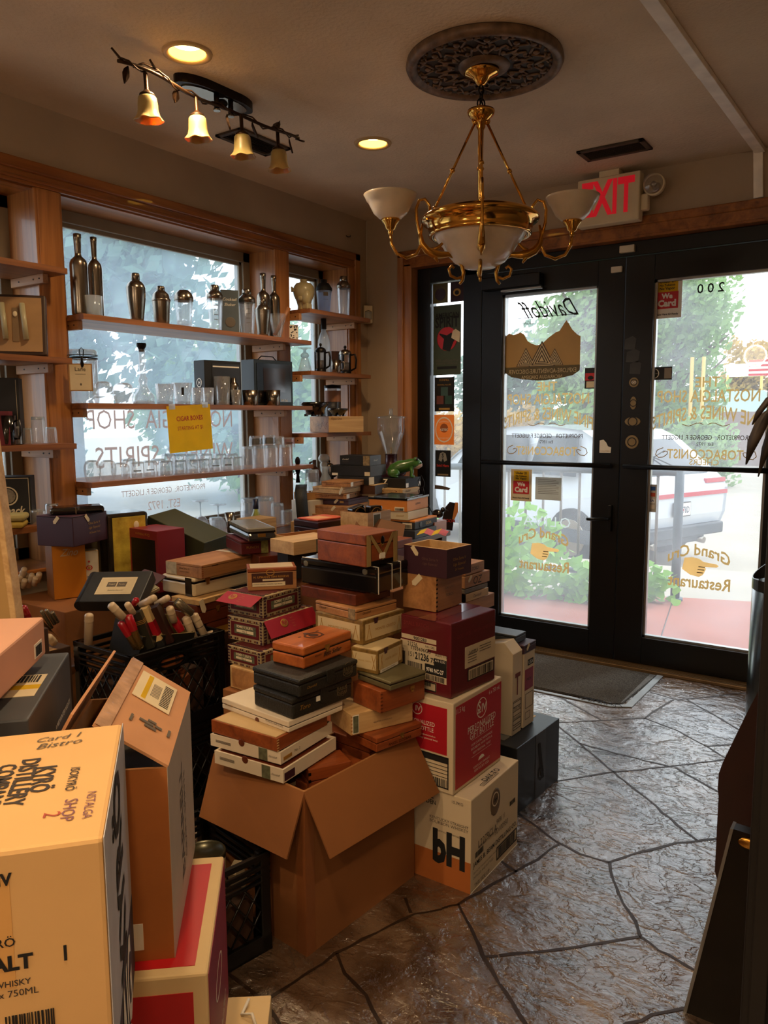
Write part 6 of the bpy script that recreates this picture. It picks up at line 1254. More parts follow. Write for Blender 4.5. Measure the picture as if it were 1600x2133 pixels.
    def open(s, m, mi=None, th=.006, floor=.005):
        b = s.mb('body'); b.box((0, 0, 0), (s.r, th, s.h), m); b.box((0, s.l-th, 0), (s.r, s.l, s.h), m); b.box((0, th, 0), (th, s.l-th, s.h), m); b.box((s.r-th, th, 0), (s.r, s.l-th, s.h), m); 
        i_ = s.mb('lining'); mi = mi or m; e = .0006
        i_.box((th, th, 0), (s.r-th, s.l-th, floor), mi); i_.box((th, th, floor), (s.r-th, th+e, s.h+.0004), mi); i_.box((th, s.l-th-e, floor), (s.r-th, s.l-th, s.h+.0004), mi); i_.box((th, th, floor), (th+e, s.l-th, s.h+.0004), mi); i_.box((s.r-th-e, th, floor), (s.r-th, s.l-th, s.h+.0004), mi)
        for q in ((0, 0, s.r, th), (0, s.l-th, s.r, s.l), (0, th, th, s.l-th), (s.r-th, th, s.r, s.l-th)): i_.box((q[0], q[1], s.h-.0004), (q[2], q[3], s.h+.0006), mi)
        return s
    def done(s):
        ob = {k: v.build(k, s.t) for k, v in s.parts.items()}
        for c_, ps in NEST.items():
            if c_ in ob:
                for p_ in ps.split():
                    if p_ in ob: ob[c_].parent = ob[p_]; break
        return s.t
def B_(*a, **k): return Bx(*a, **k)
m_tape = mat('clear_packing_tape', '#c49a66', .15, var=.05, coat=.8)
# ---- right-hand floor stack
b = B_('F1', 'whiskey_carton', 'cream and orange carton with a big black monogram at the bottom of the floor stack', 'carton').body(m_whitecard, .003)
mo = mat('orange_print', '#b0642a', .8, var=.05); b.patch('L', 0, 0, 1, .33, mo); b.patch('R', -.0, -.0, 1, .006, m_white)
b.text('L', .72, .40, .42, 'bH', m_ink, bold=.05, ys=1.5).text('L', .42, .93, .2, 'BASIL', m_ink, bold=.01, ys=1.1).text('L', .42, .86, .26, 'HAYDEN', m_ink, bold=.01, ys=1.1).text('L', .72, .70, .5, 'KENTUCKY STRAIGHT', m_greyink).text('L', .72, .66, .5, 'BOURBON WHISKEY', m_greyink).text('L', .72, .57, .3, 'ARTFULLY COMPOSED', m_greyink).text('L', .83, .93, .14, '15.7KG', m_greyink)
b.disc('R', .48, .76, .032, mat('sepia', '#6c5844', .8), ey=1.3).disc('R', .48, .79, .021, m_whitecard, off=.0014, ring=.003).text('R', .48, .79, .06, 'bH', m_ink, off=.003, bold=.04).patch('R', .40, .655, .56, .665, mat('sepia', '', .8))
b.text('R', .33, .46, .38, 'L2279CLA', m_greyink, ys=1.2).text('R', .60, .51, .18, '949111', m_greyink, ys=1.2).text('R', .30, .425, .3, 'BHY BBN 750ML', m_greyink).text('R', .62, .41, .28, 'PD100950', m_greyink, ys=1.2).text('R', .5, .275, .92, 'JAMES B. BEAM DISTILLING CO.', m_ink, bold=.01)
b.frame('R', .52, .07, .97, .22, .004, m_ink).bars('R', .56, .09, .93, .20).bars('R', .08, .34, .24, .40).bars('R', .80, .55, .92, .60).text('R', .3, .19, .5, 'KENTUCKY STRAIGHT BOURBON WHISKEY', m_greyink).text('R', .25, .14, .4, 'DISTILLED AND BOTTLED', m_greyink).text('R', .22, .05, .3, 'THIS SIDE UP', m_ink)
b.text('T', .55, .10, .3, 'DAY TO', m_ink, bold=.01).frame('T', .3, .04, .62, .09, .001, m_ink).text('T', .46, .065, .28, 'HANDLE WITH CARE', m_ink).done()
b = B_('F2', 'whiskey_carton', 'white edged red carton in the middle of the floor stack', 'carton').body(m_whitecard, .003)
mred = mat('carton_red', '#b01526', .5, var=.06); b.patch('R', .045, .04, .985, .95, mred); b.patch('L', .04, .42, .9, .93, mred)
b.disc('R', .56, .78, .030, m_white, off=.0012, ring=.0022, ey=1.0).text('R', .51, .81, .06, 'S', m_white, bold=.02).text('R', .61, .775, .10, 'IV', m_white, bold=.02).text('R', .50, .72, .08, '*', m_white, bold=.04)
b.text('R', .57, .605, .58, 'PERSONALIZED', m_white, bold=.005, ys=1.2).text('R', .57, .525, .50, 'GIFT BOTTLE', m_white, bold=.005, ys=1.2).patch('R', .36, .47, .78, .474, m_white).text('R', .57, .42, .44, 'OUR CLASSIC HANDMADE', m_white).text('R', .57, .37, .44, 'BOURBON, NOW WITH A', m_white).text('R', .57, .32, .38, 'VERY PERSONAL TWIST', m_white).patch('R', .36, .275, .78, .279, m_white)
b.mb('label').prism([(-.018, -.004), (-.012, .004), (.004, .008), (.014, .004), (.018, -.003)], .001, .0015, m_white, b.face('R')[0] @ Matrix.Translation((.56*b.r, .21*b.h, 0)))
b.text('R', .57, .145, .34, 'KENTUCKY STRAIGHT', m_white).text('R', .57, .10, .30, 'KENTUCKY, USA', m_white).text('R', .13, .89, .17, '11.5 kg', m_white, ys=1.2).text('R', .83, .90, .24, '6 x 750 mL', m_white, ys=1.2)
b.disc('L', .40, .86, .018, m_white, ring=.0018, off=.0012).text('L', .42, .86, .09, 'IV', m_white, bold=.02).text('L', .45, .72, .50, 'PERSONALIZED', m_white, ys=1.2).text('L', .47, .655, .42, 'GIFT BOTTLE', m_white, ys=1.2).text('L', .50, .59, .42, 'Our classic handmade bourbon', m_white).text('L', .50, .55, .5, 'now with a very personal twist', m_white)
b.frame('L', .3, .05, .93, .40, .0035, m_ink).patch('L', .3, .33, .93, .40, m_ink, off=.0006)
for v in (.29, .25, .21, .17): b.patch('L', .3, v, .93, v+.004, m_ink, off=.0006)
b.bars('L', .4, .065, .9, .15).done()
b = B_('F3', 'whiskey_carton', 'glossy maroon carton with many overlapping printed labels, third up the floor stack', 'carton').body(m_maroon, .004)
mlg = mat('label_cream', '#cdbd9f', .6, var=.05)
mdr = mat('embossed_dark_red', '#7c2a30', .35, var=0)
b.text('L', .32, .90, .5, 'SMALL BATCH', mdr, ys=1.2).text('R', .55, .80, .86, 'GOES WELL WITH AMBITION', mdr, ys=1.1)
b.patch('L', -.0, .18, .92, .56, mlg, part='shipping_label').patch('L', .02, .68, .72, .74, mlg, part='shipping_label').patch('L', .5, .60, .72, .66, mlg, part='shipping_label').patch('L', -.0, .52, .55, .66, mlg, part='shipping_label', th=.001)
b.text('L', .40, .71, .26, '9001283', m_ink, off=.0016, bold=.02).text('L', .60, .63, .18, 'NH-1282', m_ink, off=.0016).text('L', .25, .62, .2, '21236', m_ink, off=.0018, ys=1.3).text('L', .42, .57, .4, '1103696GU', m_ink, off=.0018, bold=.01).text('L', .82, .55, .24, 'A001110', m_ink, off=.0016)
b.text('L', .22, .48, .10, '151', m_ink, off=.0016, ys=1.2).text('L', .44, .475, .28, '21236', m_ink, off=.0016, bold=.03, ys=1.4).text('L', .66, .46, .10, '75', m_ink, off=.0016, bold=.02).patch('L', .68, .40, .92, .50, m_ink, part='barcode', off=.0006, th=.001).text('L', .80, .475, .2, 'AH-1282', m_white, off=.0022)
b.patch('L', .5, .27, .92, .40, m_ink, part='barcode', off=.0006, th=.001).text('L', .7, .33, .34, '9740 NC-27', m_white, off=.0022, bold=.03, ys=1.4).bars('L', .15, .22, .45, .38, off=.0014).bars('L', .0, .25, .1, .5, off=.0014).bars('L', .5, .19, .88, .26, off=.0014)
b.frame('L', .42, .04, .72, .16, .003, m_ink).patch('L', .42, .04, .72, .16, mlg, part='shipping_label', th=.0006).bars('L', .45, .10, .62, .17, off=.0014)
b.patch('R', .30, .33, .985, .62, mlg, part='shipping_label').text('R', .48, .53, .2, 'SAMPLE', m_ink, off=.0016).patch('R', .36, .14, .96, .31, m_ink, part='barcode_frame').patch('R', .38, .155, .94, .295, mlg, part='barcode_frame', th=.0012).bars('R', .40, .16, .92, .28, off=.0016)
for k in range(4): b.patch('R', .36, .50-.035*k, .55, .508-.035*k, m_greyink, off=.0008)
for k in range(3): b.patch('R', .62, .56-.035*k, .88, .568-.035*k, m_greyink, off=.0008)
b.patch('T', -.02, .30, 1.0, .62, mat('film_tape', '#6d1c28', .12, var=0, coat=1), part='tape', th=.0005).patch('T', .45, .62, .8, .8, mlg, part='price_sticker').patch('T', .5, .65, .68, .77, m_yel, part='price_sticker', th=.0012).done()
b = B_('F4', 'cigar_box', 'upright finger-jointed cedar box under the purple box on the floor stack', 'cigar box').body(m_cedar, .001).joints(n=8).text('R', .5, .62, .35, 'CAO L.X 2', m_greyink).text('R', .5, .4, .3, 'TOROS', m_greyink).tagp('L', .55).done()
b = B_('F5', 'cigar_box', 'open dark purple cigar box at the top of the floor stack', 'cigar box').open(m_plum, m_cedarL)
b.text('L', .62, .60, .38, 'Oliva Serie V', mat('faint_gold', '#6b5146', .5, var=0)).text('L', .62, .42, .34, 'Liga Especial', mat('faint_gold', '', .5), shear=.3).text('R', .5, .62, .52, 'Oliva Serie V', m_gold).text('R', .5, .42, .5, 'Liga Especial', m_gold, shear=.3).text('R', .5, .24, .36, '24 Torpedo', m_gold).tagp('L', .2, .014, 40).done()
b = B_('BK', 'carton', 'large black carton on the floor behind the floor stack', 'carton').body(mat('black_carton', '#15171a', .4, var=.1), .003)
b.patch('R', .42, 0, .66, 1, mat('dark_grey_band', '#2b2d31', .3), part='band').text('R', .54, .36, .14, 'O', m_ink, bold=.03, off=.002, ys=1.3).text('R', .54, .55, .16, '\\', m_ink, bold=.03, off=.002, ys=1.2).patch('T', .1, .25, .7, .6, mat('grey_film', '#595d60', .2, coat=.6), part='tape').patch('T', .5, .3, .9, .36, m_gold, part='tape', th=.001).done()
b = B_('HB', 'wine_carton', 'tall cream carton with a hammer drawing behind the floor stack', 'carton').body(m_whitecard, .002)
M, W_, H_ = b.face('R'); b.mb('print').box((W_*.45, H_*.48, .001), (W_*.55, H_*.72, .0015), mat('hammer_red', '#6b3028', .7), M); b.mb('print').box((W_*.25, H_*.70, .001), (W_*.8, H_*.75, .0015), mat('hammer_red', '', .7), M)
for k in range(6):
    b.patch('R', .08, .12+.055*k, .92, .125+.055*k, m_ink, part='print')
b.frame('R', .08, .06, .92, .10, .002, m_ink, part='print').frame('R', .08, .12, .92, .42, .0015, m_ink, part='print').text('R', .5, .20, .7, 'FRAGILE', m_ink).text('R', .5, .32, .7, '750 ML', m_ink)
b.mb('gable').prism([(0, 0), (b.l, 0), (b.l*.6, .02), (b.l*.2, .035)], -.0, b.r, m_whitecard, Matrix(((0, 0, 1, 0), (1, 0, 0, 0), (0, 1, 0, b.h), (0, 0, 0, 1)))); b.done()
b = B_('PB', 'wine_carton', 'cream and pink carton marked USA beside the hammer carton', 'carton', data=tuple(list(BOX['PB'][:0]))+(BOX['PB'][0]+.0, BOX['PB'][1]+.055, BOX['PB'][2], BOX['PB'][3], 88, .085, .16)).body(m_whitecard, .002)
b.patch('R', .1, .5, .85, .78, mat('pink_print', '#8d2f45', .6), part='print').patch('R', .35, .82, .85, .90, m_ink, part='print').text('R', .6, .86, .4, 'USA', m_white).text('R', .45, .64, .4, 'PAIN', m_ink).frame('R', .15, .25, .85, .45, .0015, m_ink, part='print').frame('R', .15, .1, .6, .2, .0015, m_ink, part='print').done()
X, Y, Z0, ZT_ = BOX['PB'][:4]
b = B_('', 'cigar_box', 'small dark purple box lying on the USA carton', 'cigar box', data=(X+.002, Y+.05, ZT_+.001, ZT_+.032, 88, .095, .15)).lidded(m_plum).tagp('R', .4, .012).done()
b = B_('', 'cigar_box', 'slate grey box on top of the small purple box near the doors', 'cigar box', data=(X-.03, Y+.05, ZT_+.033, ZT_+.062, 88, .08, .13)).lidded(mat('slate_grey_box', '#3a4046', .4, var=.08)).done()
# ---- centre stack of white trays, leather boxes, best seller
m_inner = mat('sandstone_sheet', '#bfa274', .6, var=.05)
def dav(b, f='L'): b.text(f, .12, .5, .12, 'Davidoff', m_gold, shear=.4)
def tray(key, lab, seal=True):
    b = B_(key, 'cigar_tray', lab, 'cigar box').open(mat('white_tray_card', '#d6c8b2', .6, var=.04), mat('white_tray_card', '', .6), th=.005)
    b.mb('contents').box((.006, .006, .006), (b.r-.006, b.l-.006, b.h*.86), m_mahog)
    b.disc('L', .46, .98, .010, m_mahog, part='thumb_notch', off=.0006)
    if seal: b.patch('L', .70, .0, .82, 1, m_seal, part='tax_seal').text('L', .9, .5, .12, 'Davidoff', m_greyink, shear=.4)
    for k in range(4): b.patch('L', .08, .62-.06*k, .3, .64-.06*k, m_greyink)
    return b
b = tray('C1', 'bottom white cigar tray resting on the open brown carton'); b.patch('R', .02, .1, .2, .7, m_plum, part='tax_seal').done()
b = tray('C2', 'second white cigar tray from the bottom of the leaning stack'); b.patch('R', .05, .2, .2, .5, m_gold, part='tax_seal').text('R', .3, .5, .1, 'No. 2', m_greyink).done()
b = B_('C3', 'cigar_box', 'open finger-jointed cedar box with cream sheet between the white boxes', 'cigar box').body(m_redwood, .001).joints(m_cedarL, n=5); b.patch('T', .02, .03, .98, .97, m_inner, part='paper_sheet', th=.002).done()
b = B_('C4', 'cigar_box', 'white lidded box under the two black leather boxes', 'cigar box').lidded(mat('white_tray_card', '', .6), lid=.55); dav(b); b.text('L', .8, .42, .25, 'WHITE EDITION', m_greyink).disc('L', .55, .1, .008, m_mahog, off=.0004).done()
for key, lab, top in (('C5', 'lower black leather box with a price sticker', 0), ('C6', 'upper black leather box with flap closure', 1)):
    b = B_(key, 'leather_cigar_box', lab, 'cigar box').lidded(m_leather, lid=.3, bev=.005, over=.0015)
    M, W_, H_ = b.face('R'); fl = b.mb('flap'); fl.box((W_*.44, H_*.38, .001), (W_*.58, H_*1.0, .0035), m_leather, M, bev=.001); fl.ellipsoid((W_*.51, H_*.38, .002), (W_*.07, H_*.16, .0015), m_leather, M)
    mdg = mat('dull_gold_stamp', '#6e6047', .5, .3); b.text('R', .82, .62, .16, "JULIUS", mdg, bold=.02, ys=1.2).text('R', .82, .42, .18, "CAESAR", mdg, bold=.02, ys=1.2).disc('R', .82, .60, b.r*.09, mdg, ring=.001, ey=1.0, off=.0006).text('R', .2, .42, .16, 'Churchill' if top else 'Toro', m_gold, shear=.4)
    if not top: b.patch('R', .38, .45, .45, .68, m_white, part='price_sticker', th=.002)
    b.done()
b = B_('C7', 'cigar_box', 'orange cedar cigar box with script lettering on top of the leather boxes', 'cigar box').lidded(m_orangew, lid=.42, bev=.005).clasp('R', .47, .62).text('R', .58, .36, .38, 'Best Seller', m_ink, shear=.4, bold=.01).text('R', .28, .42, .14, 'Alhambra', m_ink, shear=.4)
mst = mat('burnt_brand', '#4c240e', .6, var=.3, nscale=60); b.disc('T', .52, .5, .030, mst, ring=.006, ey=.8, off=.0005).disc('T', .52, .5, .014, mst, off=.0005).disc('T', .52, .72, .01, mst, off=.0005)
for k in range(5): b.disc('T', .34+.09*k, .5+.16*(-1)**k, .006, mst, off=.0005, ey=.6)
b.done()
# ---- stack right of it
b = B_('E1', 'cigar_box', 'small reddish cedar box with clasp resting on the carton rim', 'cigar box').lidded(m_redwood, lid=.4).clasp('R', .55, .6, .014).text('R', .5, .25, .5, 'ANGEL ESCOBAR', m_metal_dark).done()
b = B_('E2', 'cigar_box', 'pale cedar box with a green tax seal across its near end', 'cigar box').body(m_cedarL, .0015).joints(m_cedar); b.patch('R', .02, .06, .12, .94, m_white, part='tax_seal').patch('R', .03, .1, .11, .9, m_seal, part='tax_seal', th=.0014).text('R', .5, .4, .3, 'HECHO EN DOMINICANA', m_greyink).done()
b = B_('E3', 'cigar_box', 'brown cedar box with small clasp under the grey-green tin', 'cigar box').body(m_redwood, .002).joints(m_mahog).clasp('R', .7, .72, .016).done()
b = B_('E4', 'cigar_tin', 'flat grey-green lidded tin in the right stack', 'cigar box').lidded(mat('grey_green_tin', '#6b6448', .42, .2, var=.1), lid=.35, bev=.004, over=.001).done()
def monte(key, lab):
    b = B_(key, 'cigar_box', lab, 'cigar box').body(mat('gold_brown_border', '#7c5f2c', .5, var=.35, nscale=70), .002)
    mw = mat('cream_panel', '#c9b489', .6, var=.04)
    for f in ('R', 'L'):
        b.patch(f, .06, .16, .94, .84, mw, part='panel')
        M, W_, H_ = b.face(f)
        for cu in (.14, .86):
            for sg in (-1, 1): b.mb('triangle_lines').box((-.0006, 0, .001), (.0006, H_*.62, .0016), m_gold, M @ Matrix.Translation((cu*W_+sg*W_*.055, H_*.18, 0)) @ Matrix.Rotation(R(sg*16), 4, 'Z'))
        b.text(f, .40, .5, .22, 'MONTE', m_gold).text(f, .66, .5, .22, 'CRISTO', m_gold)
    b.patch('T', .03, .03, .97, .97, mw, part='panel')
    b.mb('closure').prism([(-.010, .004), (.010, .004), (.006, -.012), (-.006, -.012)], .001, .002, m_plum, b.face('R')[0] @ Matrix.Translation((b.r*.3, b.h*.95, 0)))
    return b
b = monte('E6', 'upper cream and gold bordered box'); b.done()
b = monte('E5', 'lower cream and gold bordered box with clasp tab'); b.patch('R', .1, .02, .8, .15, m_white, part='warning_strip').text('R', .4, .09, .5, 'SURGEON GENERAL WARNING', m_ink).done()
b = B_('E7', 'cigar_box', 'flat pale cedar box under the dark mahogany boxes', 'cigar box').lidded(m_cedar, lid=.3); b.patch('L', .82, .0, .98, 1, mat('seal_tan', '#8a7553', .6, var=.5, nscale=90), part='tax_seal').text('L', .2, .5, .18, 'Davidoff', m_metal_dark, shear=.4).text('R', .25, .5, .2, 'Davidoff', m_metal_dark, shear=.4).done()
b = B_('E8', 'cigar_box', 'dark mahogany box directly under the black striped box', 'cigar box').body(m_mahog, .002).done()
b = B_('E9', 'cigar_box', 'long glossy black lacquered box with two thin white bands', 'cigar box').lidded(m_blacklaq, lid=.3, bev=.006)
for u in (.04, .36, .57): b.patch('R', u, .0, u+.014, 1.0, m_white, part='white_band').patch('T', u, 0, u+.014, 1, m_white, part='white_band')
for u in (.08, .86): b.disc('L', u, .80, .009, mat('dull_badge', '#77705c', .4, .5), part='badge', off=.001).patch('L', u-.03, .73, u+.03, .87, mat('dull_badge', '', .4), part='badge')
b.text('R', .84, .62, .2, 'NICARAGUA', m_greyink).done()
b = B_('E10', 'cigar_box', 'red cedar box with a large cream M on its end', 'cigar box').lidded(m_redwood, lid=.33, bev=.003)
M, W_, H_ = b.face('R'); mm = b.mb('letter_M'); ml = mat('khaki_M', '#9c8250', .55); md = mat('M_outline', '#1d120c', .5)
for off, m_, g_ in ((.0006, md, .016), (.0012, ml, .0)):
    for pts in ([(0, 0), (.13, 0), (.13, 1), (0, 1)], [(.87, 0), (1, 0), (1, 1), (.87, 1)], [(.06, 1), (.16, 1), (.55, .30), (.55, .14), (.47, .22)], [(.94, 1), (.84, 1), (.50, .30), (.50, .14), (.58, .22)]):
        mm.prism([((x*.96+.02)*W_+(g_*W_ if off < .001 else 0), (y*.96+.02)*H_) for x, y in pts], off, off+.0008, m_, M)
b.patch('R', .14, .02, .86, .16, m_metal_dark, part='dark_panel').clasp('R', .5, .66, .014).patch('R', .42, .2, .58, .38, m_white, part='price_sticker', th=.003)
mm.ellipsoid((W_*.5, H_*.78, .003), (.008, .012, .002), m_metal_dark, M); b.done()
# ---- ornate boxes at left
def ryj(key, lab, full=True):
    b = B_(key, 'ornate_cigar_box', lab, 'cigar box').lidded(m_ryjcream, lid=.16, bev=.0015)
    for f in ('R', 'L', 'T'):
        b.patch(f, .10 if f != 'T' else .09, .20 if f != 'T' else .09, .90 if f != 'T' else .91, .80 if f != 'T' else .91, m_burg, part='panel', th=.001)
        M, W_, H_ = b.face(f); n = int(W_/.009); rr = random.Random(4)
        for i in range(n):
            for v in ((.05, .13), (.87, .95)):
                if i % 3 != 2: b.mb('border_pattern').box(((i+.2)*W_/n, v[0]*H_, .0006), ((i+.85)*W_/n, v[1]*H_, .0012), m_plum if i % 2 else m_mahog, M)
        n = max(3, int(H_/.009))
        for i in range(n):
            for u in (.02, .93): b.mb('border_pattern').box((u*W_, (i+.2)*H_/n, .0006), ((u+.05)*W_, (i+.8)*H_/n, .0012), m_plum, M)
        if f != 'T':
            b.patch(f, .2, .32, .82, .70, m_seal, part='name_plate', th=.0016).patch(f, .27, .38, .75, .50, m_cream, part='name_plate', th=.0020).text(f, .51, .61, .46, 'ROMEO Y JULIETA', m_cream, off=.0024, bold=.03, ys=1.3).text(f, .51, .44, .12, 'No 2', m_ink, off=.0026)
    return b
D1 = B_('D1', 'cigar_box', 'plain pale cedar box at the bottom of the ornate stack', 'cigar box').body(m_cedarL, .002); D1.patch('L', .06, .08, .98, .92, m_cedar, part='inset_panel').done()
ryj('D2', 'lowest burgundy box with ornate cream border').done()
b3 = ryj('D3', 'middle burgundy box with ornate cream border with its red leaflet hanging right')
b4 = ryj('D4', 'top burgundy box with ornate cream border with its red leaflet hanging left')
m_leaf = mat('leaflet_red', '#9c1524', .45, var=.03)
def leaflet(b, f, w0, w1, drop, out):
    """printed paper hinged on the top edge of face f, hanging outward"""
    M, W_, H_ = b.face(f); a = math.atan2(out, drop); L_ = math.hypot(out, drop)
    T_ = M @ Matrix.Translation((0, H_, .001)) @ Matrix.Rotation(-a, 4, 'X'); mb = b.mb('leaflet')
    mb.box((w0*W_, -L_, 0), (w1*W_, 0, .0006), m_leaf, T_)
    c = (w0*.55+w1*.45)*W_-.012; mb.ellipsoid((c-.012, -L_*.4, .001), (.017, .014, .0008), m_gold, T_, 20, 6); mb.text('RyJ', .02, m_leaf, T_ @ Matrix.Translation((c-.012, -L_*.4, .0022)), bold=.03)
    for k, s_ in enumerate(('HECHO', 'REPUBLICA DOMINICANA', 'VITOLA', 'TORO')): mb.text(s_, .012 if k != 1 else .024, m_gold, T_ @ Matrix.Translation((c+.025, -L_*(.22+.16*k), .0010)), bold=.01)
leaflet(b3, 'R', .02, .98, .050, .030); leaflet(b4, 'L', .02, 1.0, .022, .052); b3.done(); b4.done()
b = B_('D5', 'cigar_box', 'small cedar box with brown panel and slightly raised lid on the ornate stack', 'cigar box').lidded(m_cedar, m_redwood, lid=.18, bev=.002)
mbrown = mat('brown_panel', '#3d1a12', .5); b.patch('R', .08, .20, .92, .78, mbrown, part='panel').text('R', .48, .60, .72, 'H. UPMANN 1844 RESERVE', m_gold, bold=.015).patch('R', .3, .42, .72, .50, m_cream, part='panel', th=.0014).patch('R', .09, .18, .76, .36, m_cream, part='warning_strip', th=.0016).text('R', .4, .27, .6, 'SURGEON GENERAL WARNING: Cigar Smoking', m_ink, off=.002).patch('T', .06, .08, .94, .92, mat('pale_label', '#cdb99a', .4, coat=.4), part='lid_label')
b.disc('R', .46, .80, .014, m_gold, ring=.003, ey=.8).done()
# ---- left middle stack on the crate
b = B_('G5', 'cigar_box', 'dark box with yellow lower edge at the bottom of the left stack', 'cigar box').body(m_mahog, .002); b.patch('R', 0, .0, 1, .45, mat('ochre', '#8a6420', .6), part='band').done()
b = B_('G4', 'cigar_box', 'dark mahogany box with brass clasp under the film wrapped box', 'cigar box').lidded(m_mahog, lid=.4, bev=.003).clasp('R', .45, .62, .02).done()
b = B_('G3', 'cigar_box', 'film wrapped pale cedar box with a price tag', 'cigar box').body(m_cedarL, .002).text('R', .6, .5, .4, '20 TORPEDO', m_ink); b.tagp('R', .05, .022, 20).done()
b = B_('G2', 'cigar_box', 'rounded cream box with a black strap and brass clasp', 'cigar box').lidded(mat('cream_lacquer', '#d2c2a0', .3, var=.03, coat=.3), lid=.25, bev=.008).clasp('R', .22, .74, .022); b.patch('L', .74, -.0, .93, 1.0, m_blacklaq, part='strap', th=.0016).done()
b = B_('G1', 'cigar_box', 'long pale cedar box with paper seal on top of the cream box', 'cigar box').lidded(m_cedar, lid=.2, bev=.0015); b.patch('L', .0, .04, .3, .96, mat('paper_seal', '#b9ad8e', .6, var=.3, nscale=60), part='paper_seal').text('L', .52, .6, .28, 'Oliva Serie G', m_metal_dark).text('L', .52, .35, .24, 'HECHO A MANO', m_metal_dark).joints(m_redwood).patch('R', .16, .78, .26, .84, m_metal_dark, part='catch').patch('T', .82, 0, .9, 1, mat('whitish_tape', '#d6c9b4', .4), part='tape').done()
# ---- left back corner
b = B_('ZI', 'cigar_box', 'upright orange box under the purple box at left', 'cigar box').body(mat('zino_orange', '#c37a1e', .45, var=.05), .002).text('R', .5, .86, .55, 'Zino', mat('silver_print', '#b9aa90', .4), shear=.5, ys=1.2); b.patch('L', 0, 0, 1, 1, mat('zino_side', '#8f5a26', .6), part='side_panel').done()
b = B_('PU', 'cigar_box', 'closed purple box near the left window post', 'cigar box').lidded(m_plum, mat('plum_paper2', '#4a2c3c', .45, var=.05), lid=.04).text('R', .6, .68, .34, 'Oliva Serie V', m_gold).text('R', .6, .52, .34, 'Liga Especial', m_gold, shear=.3).text('R', .6, .36, .32, '24 Double Toro', m_gold).tagp('R', .35, .014, 40).tagp('L', .62, .014, -40).done()
t = thing('cigar_case', 'glossy black oval cigar case lying on the purple box', 'cigar case', (BOX['PU'][0]-.085, BOX['PU'][1]+.07, BOX['PU'][3]+.0022), R(60)); mb = MB(); mb.box((-.09, -.045, 0), (.055, .045, .026), m_blacklaq, bev=.011); mb.build('body', t); mb = MB(); mb.box((.0, -.046, -.0005), (.1, .046, .027), mat('black_case_cap', '#0a0a0d', .12, coat=.8), bev=.011); mb.build('cap', t); mb = MB(); mb.box((-.003, -.0465, .0), (.001, .0465, .0275), m_steel); mb.build('steel_band', t)
b = B_('RD', 'presentation_box', 'standing red box with open dark front behind the purple box', 'box').body(mat('gran_red', '#7c1620', .45, var=.05), .002); b.patch('L', .08, .05, .92, .85, m_metal_dark, part='opening_shade').text('R', .3, .2, .45, 'Gran', m_gold, shear=.2).text('L', .5, .92, .5, 'Gran Habano', m_gold, rot=180).done()  # flat dark patch stands for the shade inside the open front
# gold acrylic canister, framed lids, macanudo, grey box
x, y = .30, -2.08
t = thing('acrylic_canister', 'tall clear canister with gold lined window and dark rounded frame', 'canister', (.31, -2.165, .66), R(78))
mb = MB(); mb.box((0, 0, 0), (.17, .13, .30), mat('smoky_frame', '#3a332b', .15, .5, coat=.5), bev=.012); mb.build('frame', t)
mb = MB(); mb.box((.018, -.002, .015), (.155, .002, .285), mat('gold_foil_lining', '#ecc750', .22, .35, var=.45, nscale=16, bump=1.0, bscale=24), bev=.001); mb.build('gold_window', t); mb = MB(); mb.ellipsoid((.115, -.004, .25), (.011, .002, .016), m_cream); mb.build('sticker', t)
b = B_('', 'cigar_box', 'small white box with a red crest standing beside the orange box', 'cigar box', data=(.285, -2.285, .66, .83, 66, .075, .06)).body(mat('macanudo_white', '#cfc8b6', .5), .001); b.frame('R', .0, .0, 1, 1, .002, m_gold).disc('R', .52, .62, .012, m_redtext, ring=.004, ey=.8).disc('R', .52, .62, .005, m_gold).disc('R', .52, .76, .004, m_redtext).text('R', .5, .42, .72, 'MACANUDO', m_ink, bold=.02).done()
b = B_('', 'cigar_box', 'open box lid with ornate black and white border behind the white crest box', 'cigar box', data=(.19, -2.235, .66, .90, 66, .12, .02)).body(m_mahog, .001); b.patch('R', .04, .04, .96, .96, m_cream, part='border').patch('R', .12, .1, .80, .90, mat('olive_panel', '#5e513a', .5), part='panel', th=.0014)
for k in range(10): b.patch('R', .83, .06+.09*k, .93, .11+.09*k, m_ink, part='border_pattern', th=.0016)
b.done()
b = B_('', 'box', 'flat grey-black box near the sill behind the canister', 'box', data=(.14, -2.05, .68, .93, 84, .16, .12)).lidded(mat('grey_black_box', '#3c3a3a', .5), lid=.12); b.patch('L', .6, .75, .75, .85, m_white, part='price_sticker').done()
def ori_box(key, name, lab, cat, m, dz=None, extra=None, bev=.003, part='body'):
    o_, X_, Y_, Z_, lx, ly, th = ORI[key]; t = thing(name, lab, cat, o_)
    M = Matrix((X_, Y_, Z_)).transposed().to_4x4(); mb = MB(); mb.box((0, 0, -th), (lx, ly, 0), m, M, bev=bev); mb.build(part, t)
    if extra: extra(t, M, lx, ly, th)
    return t
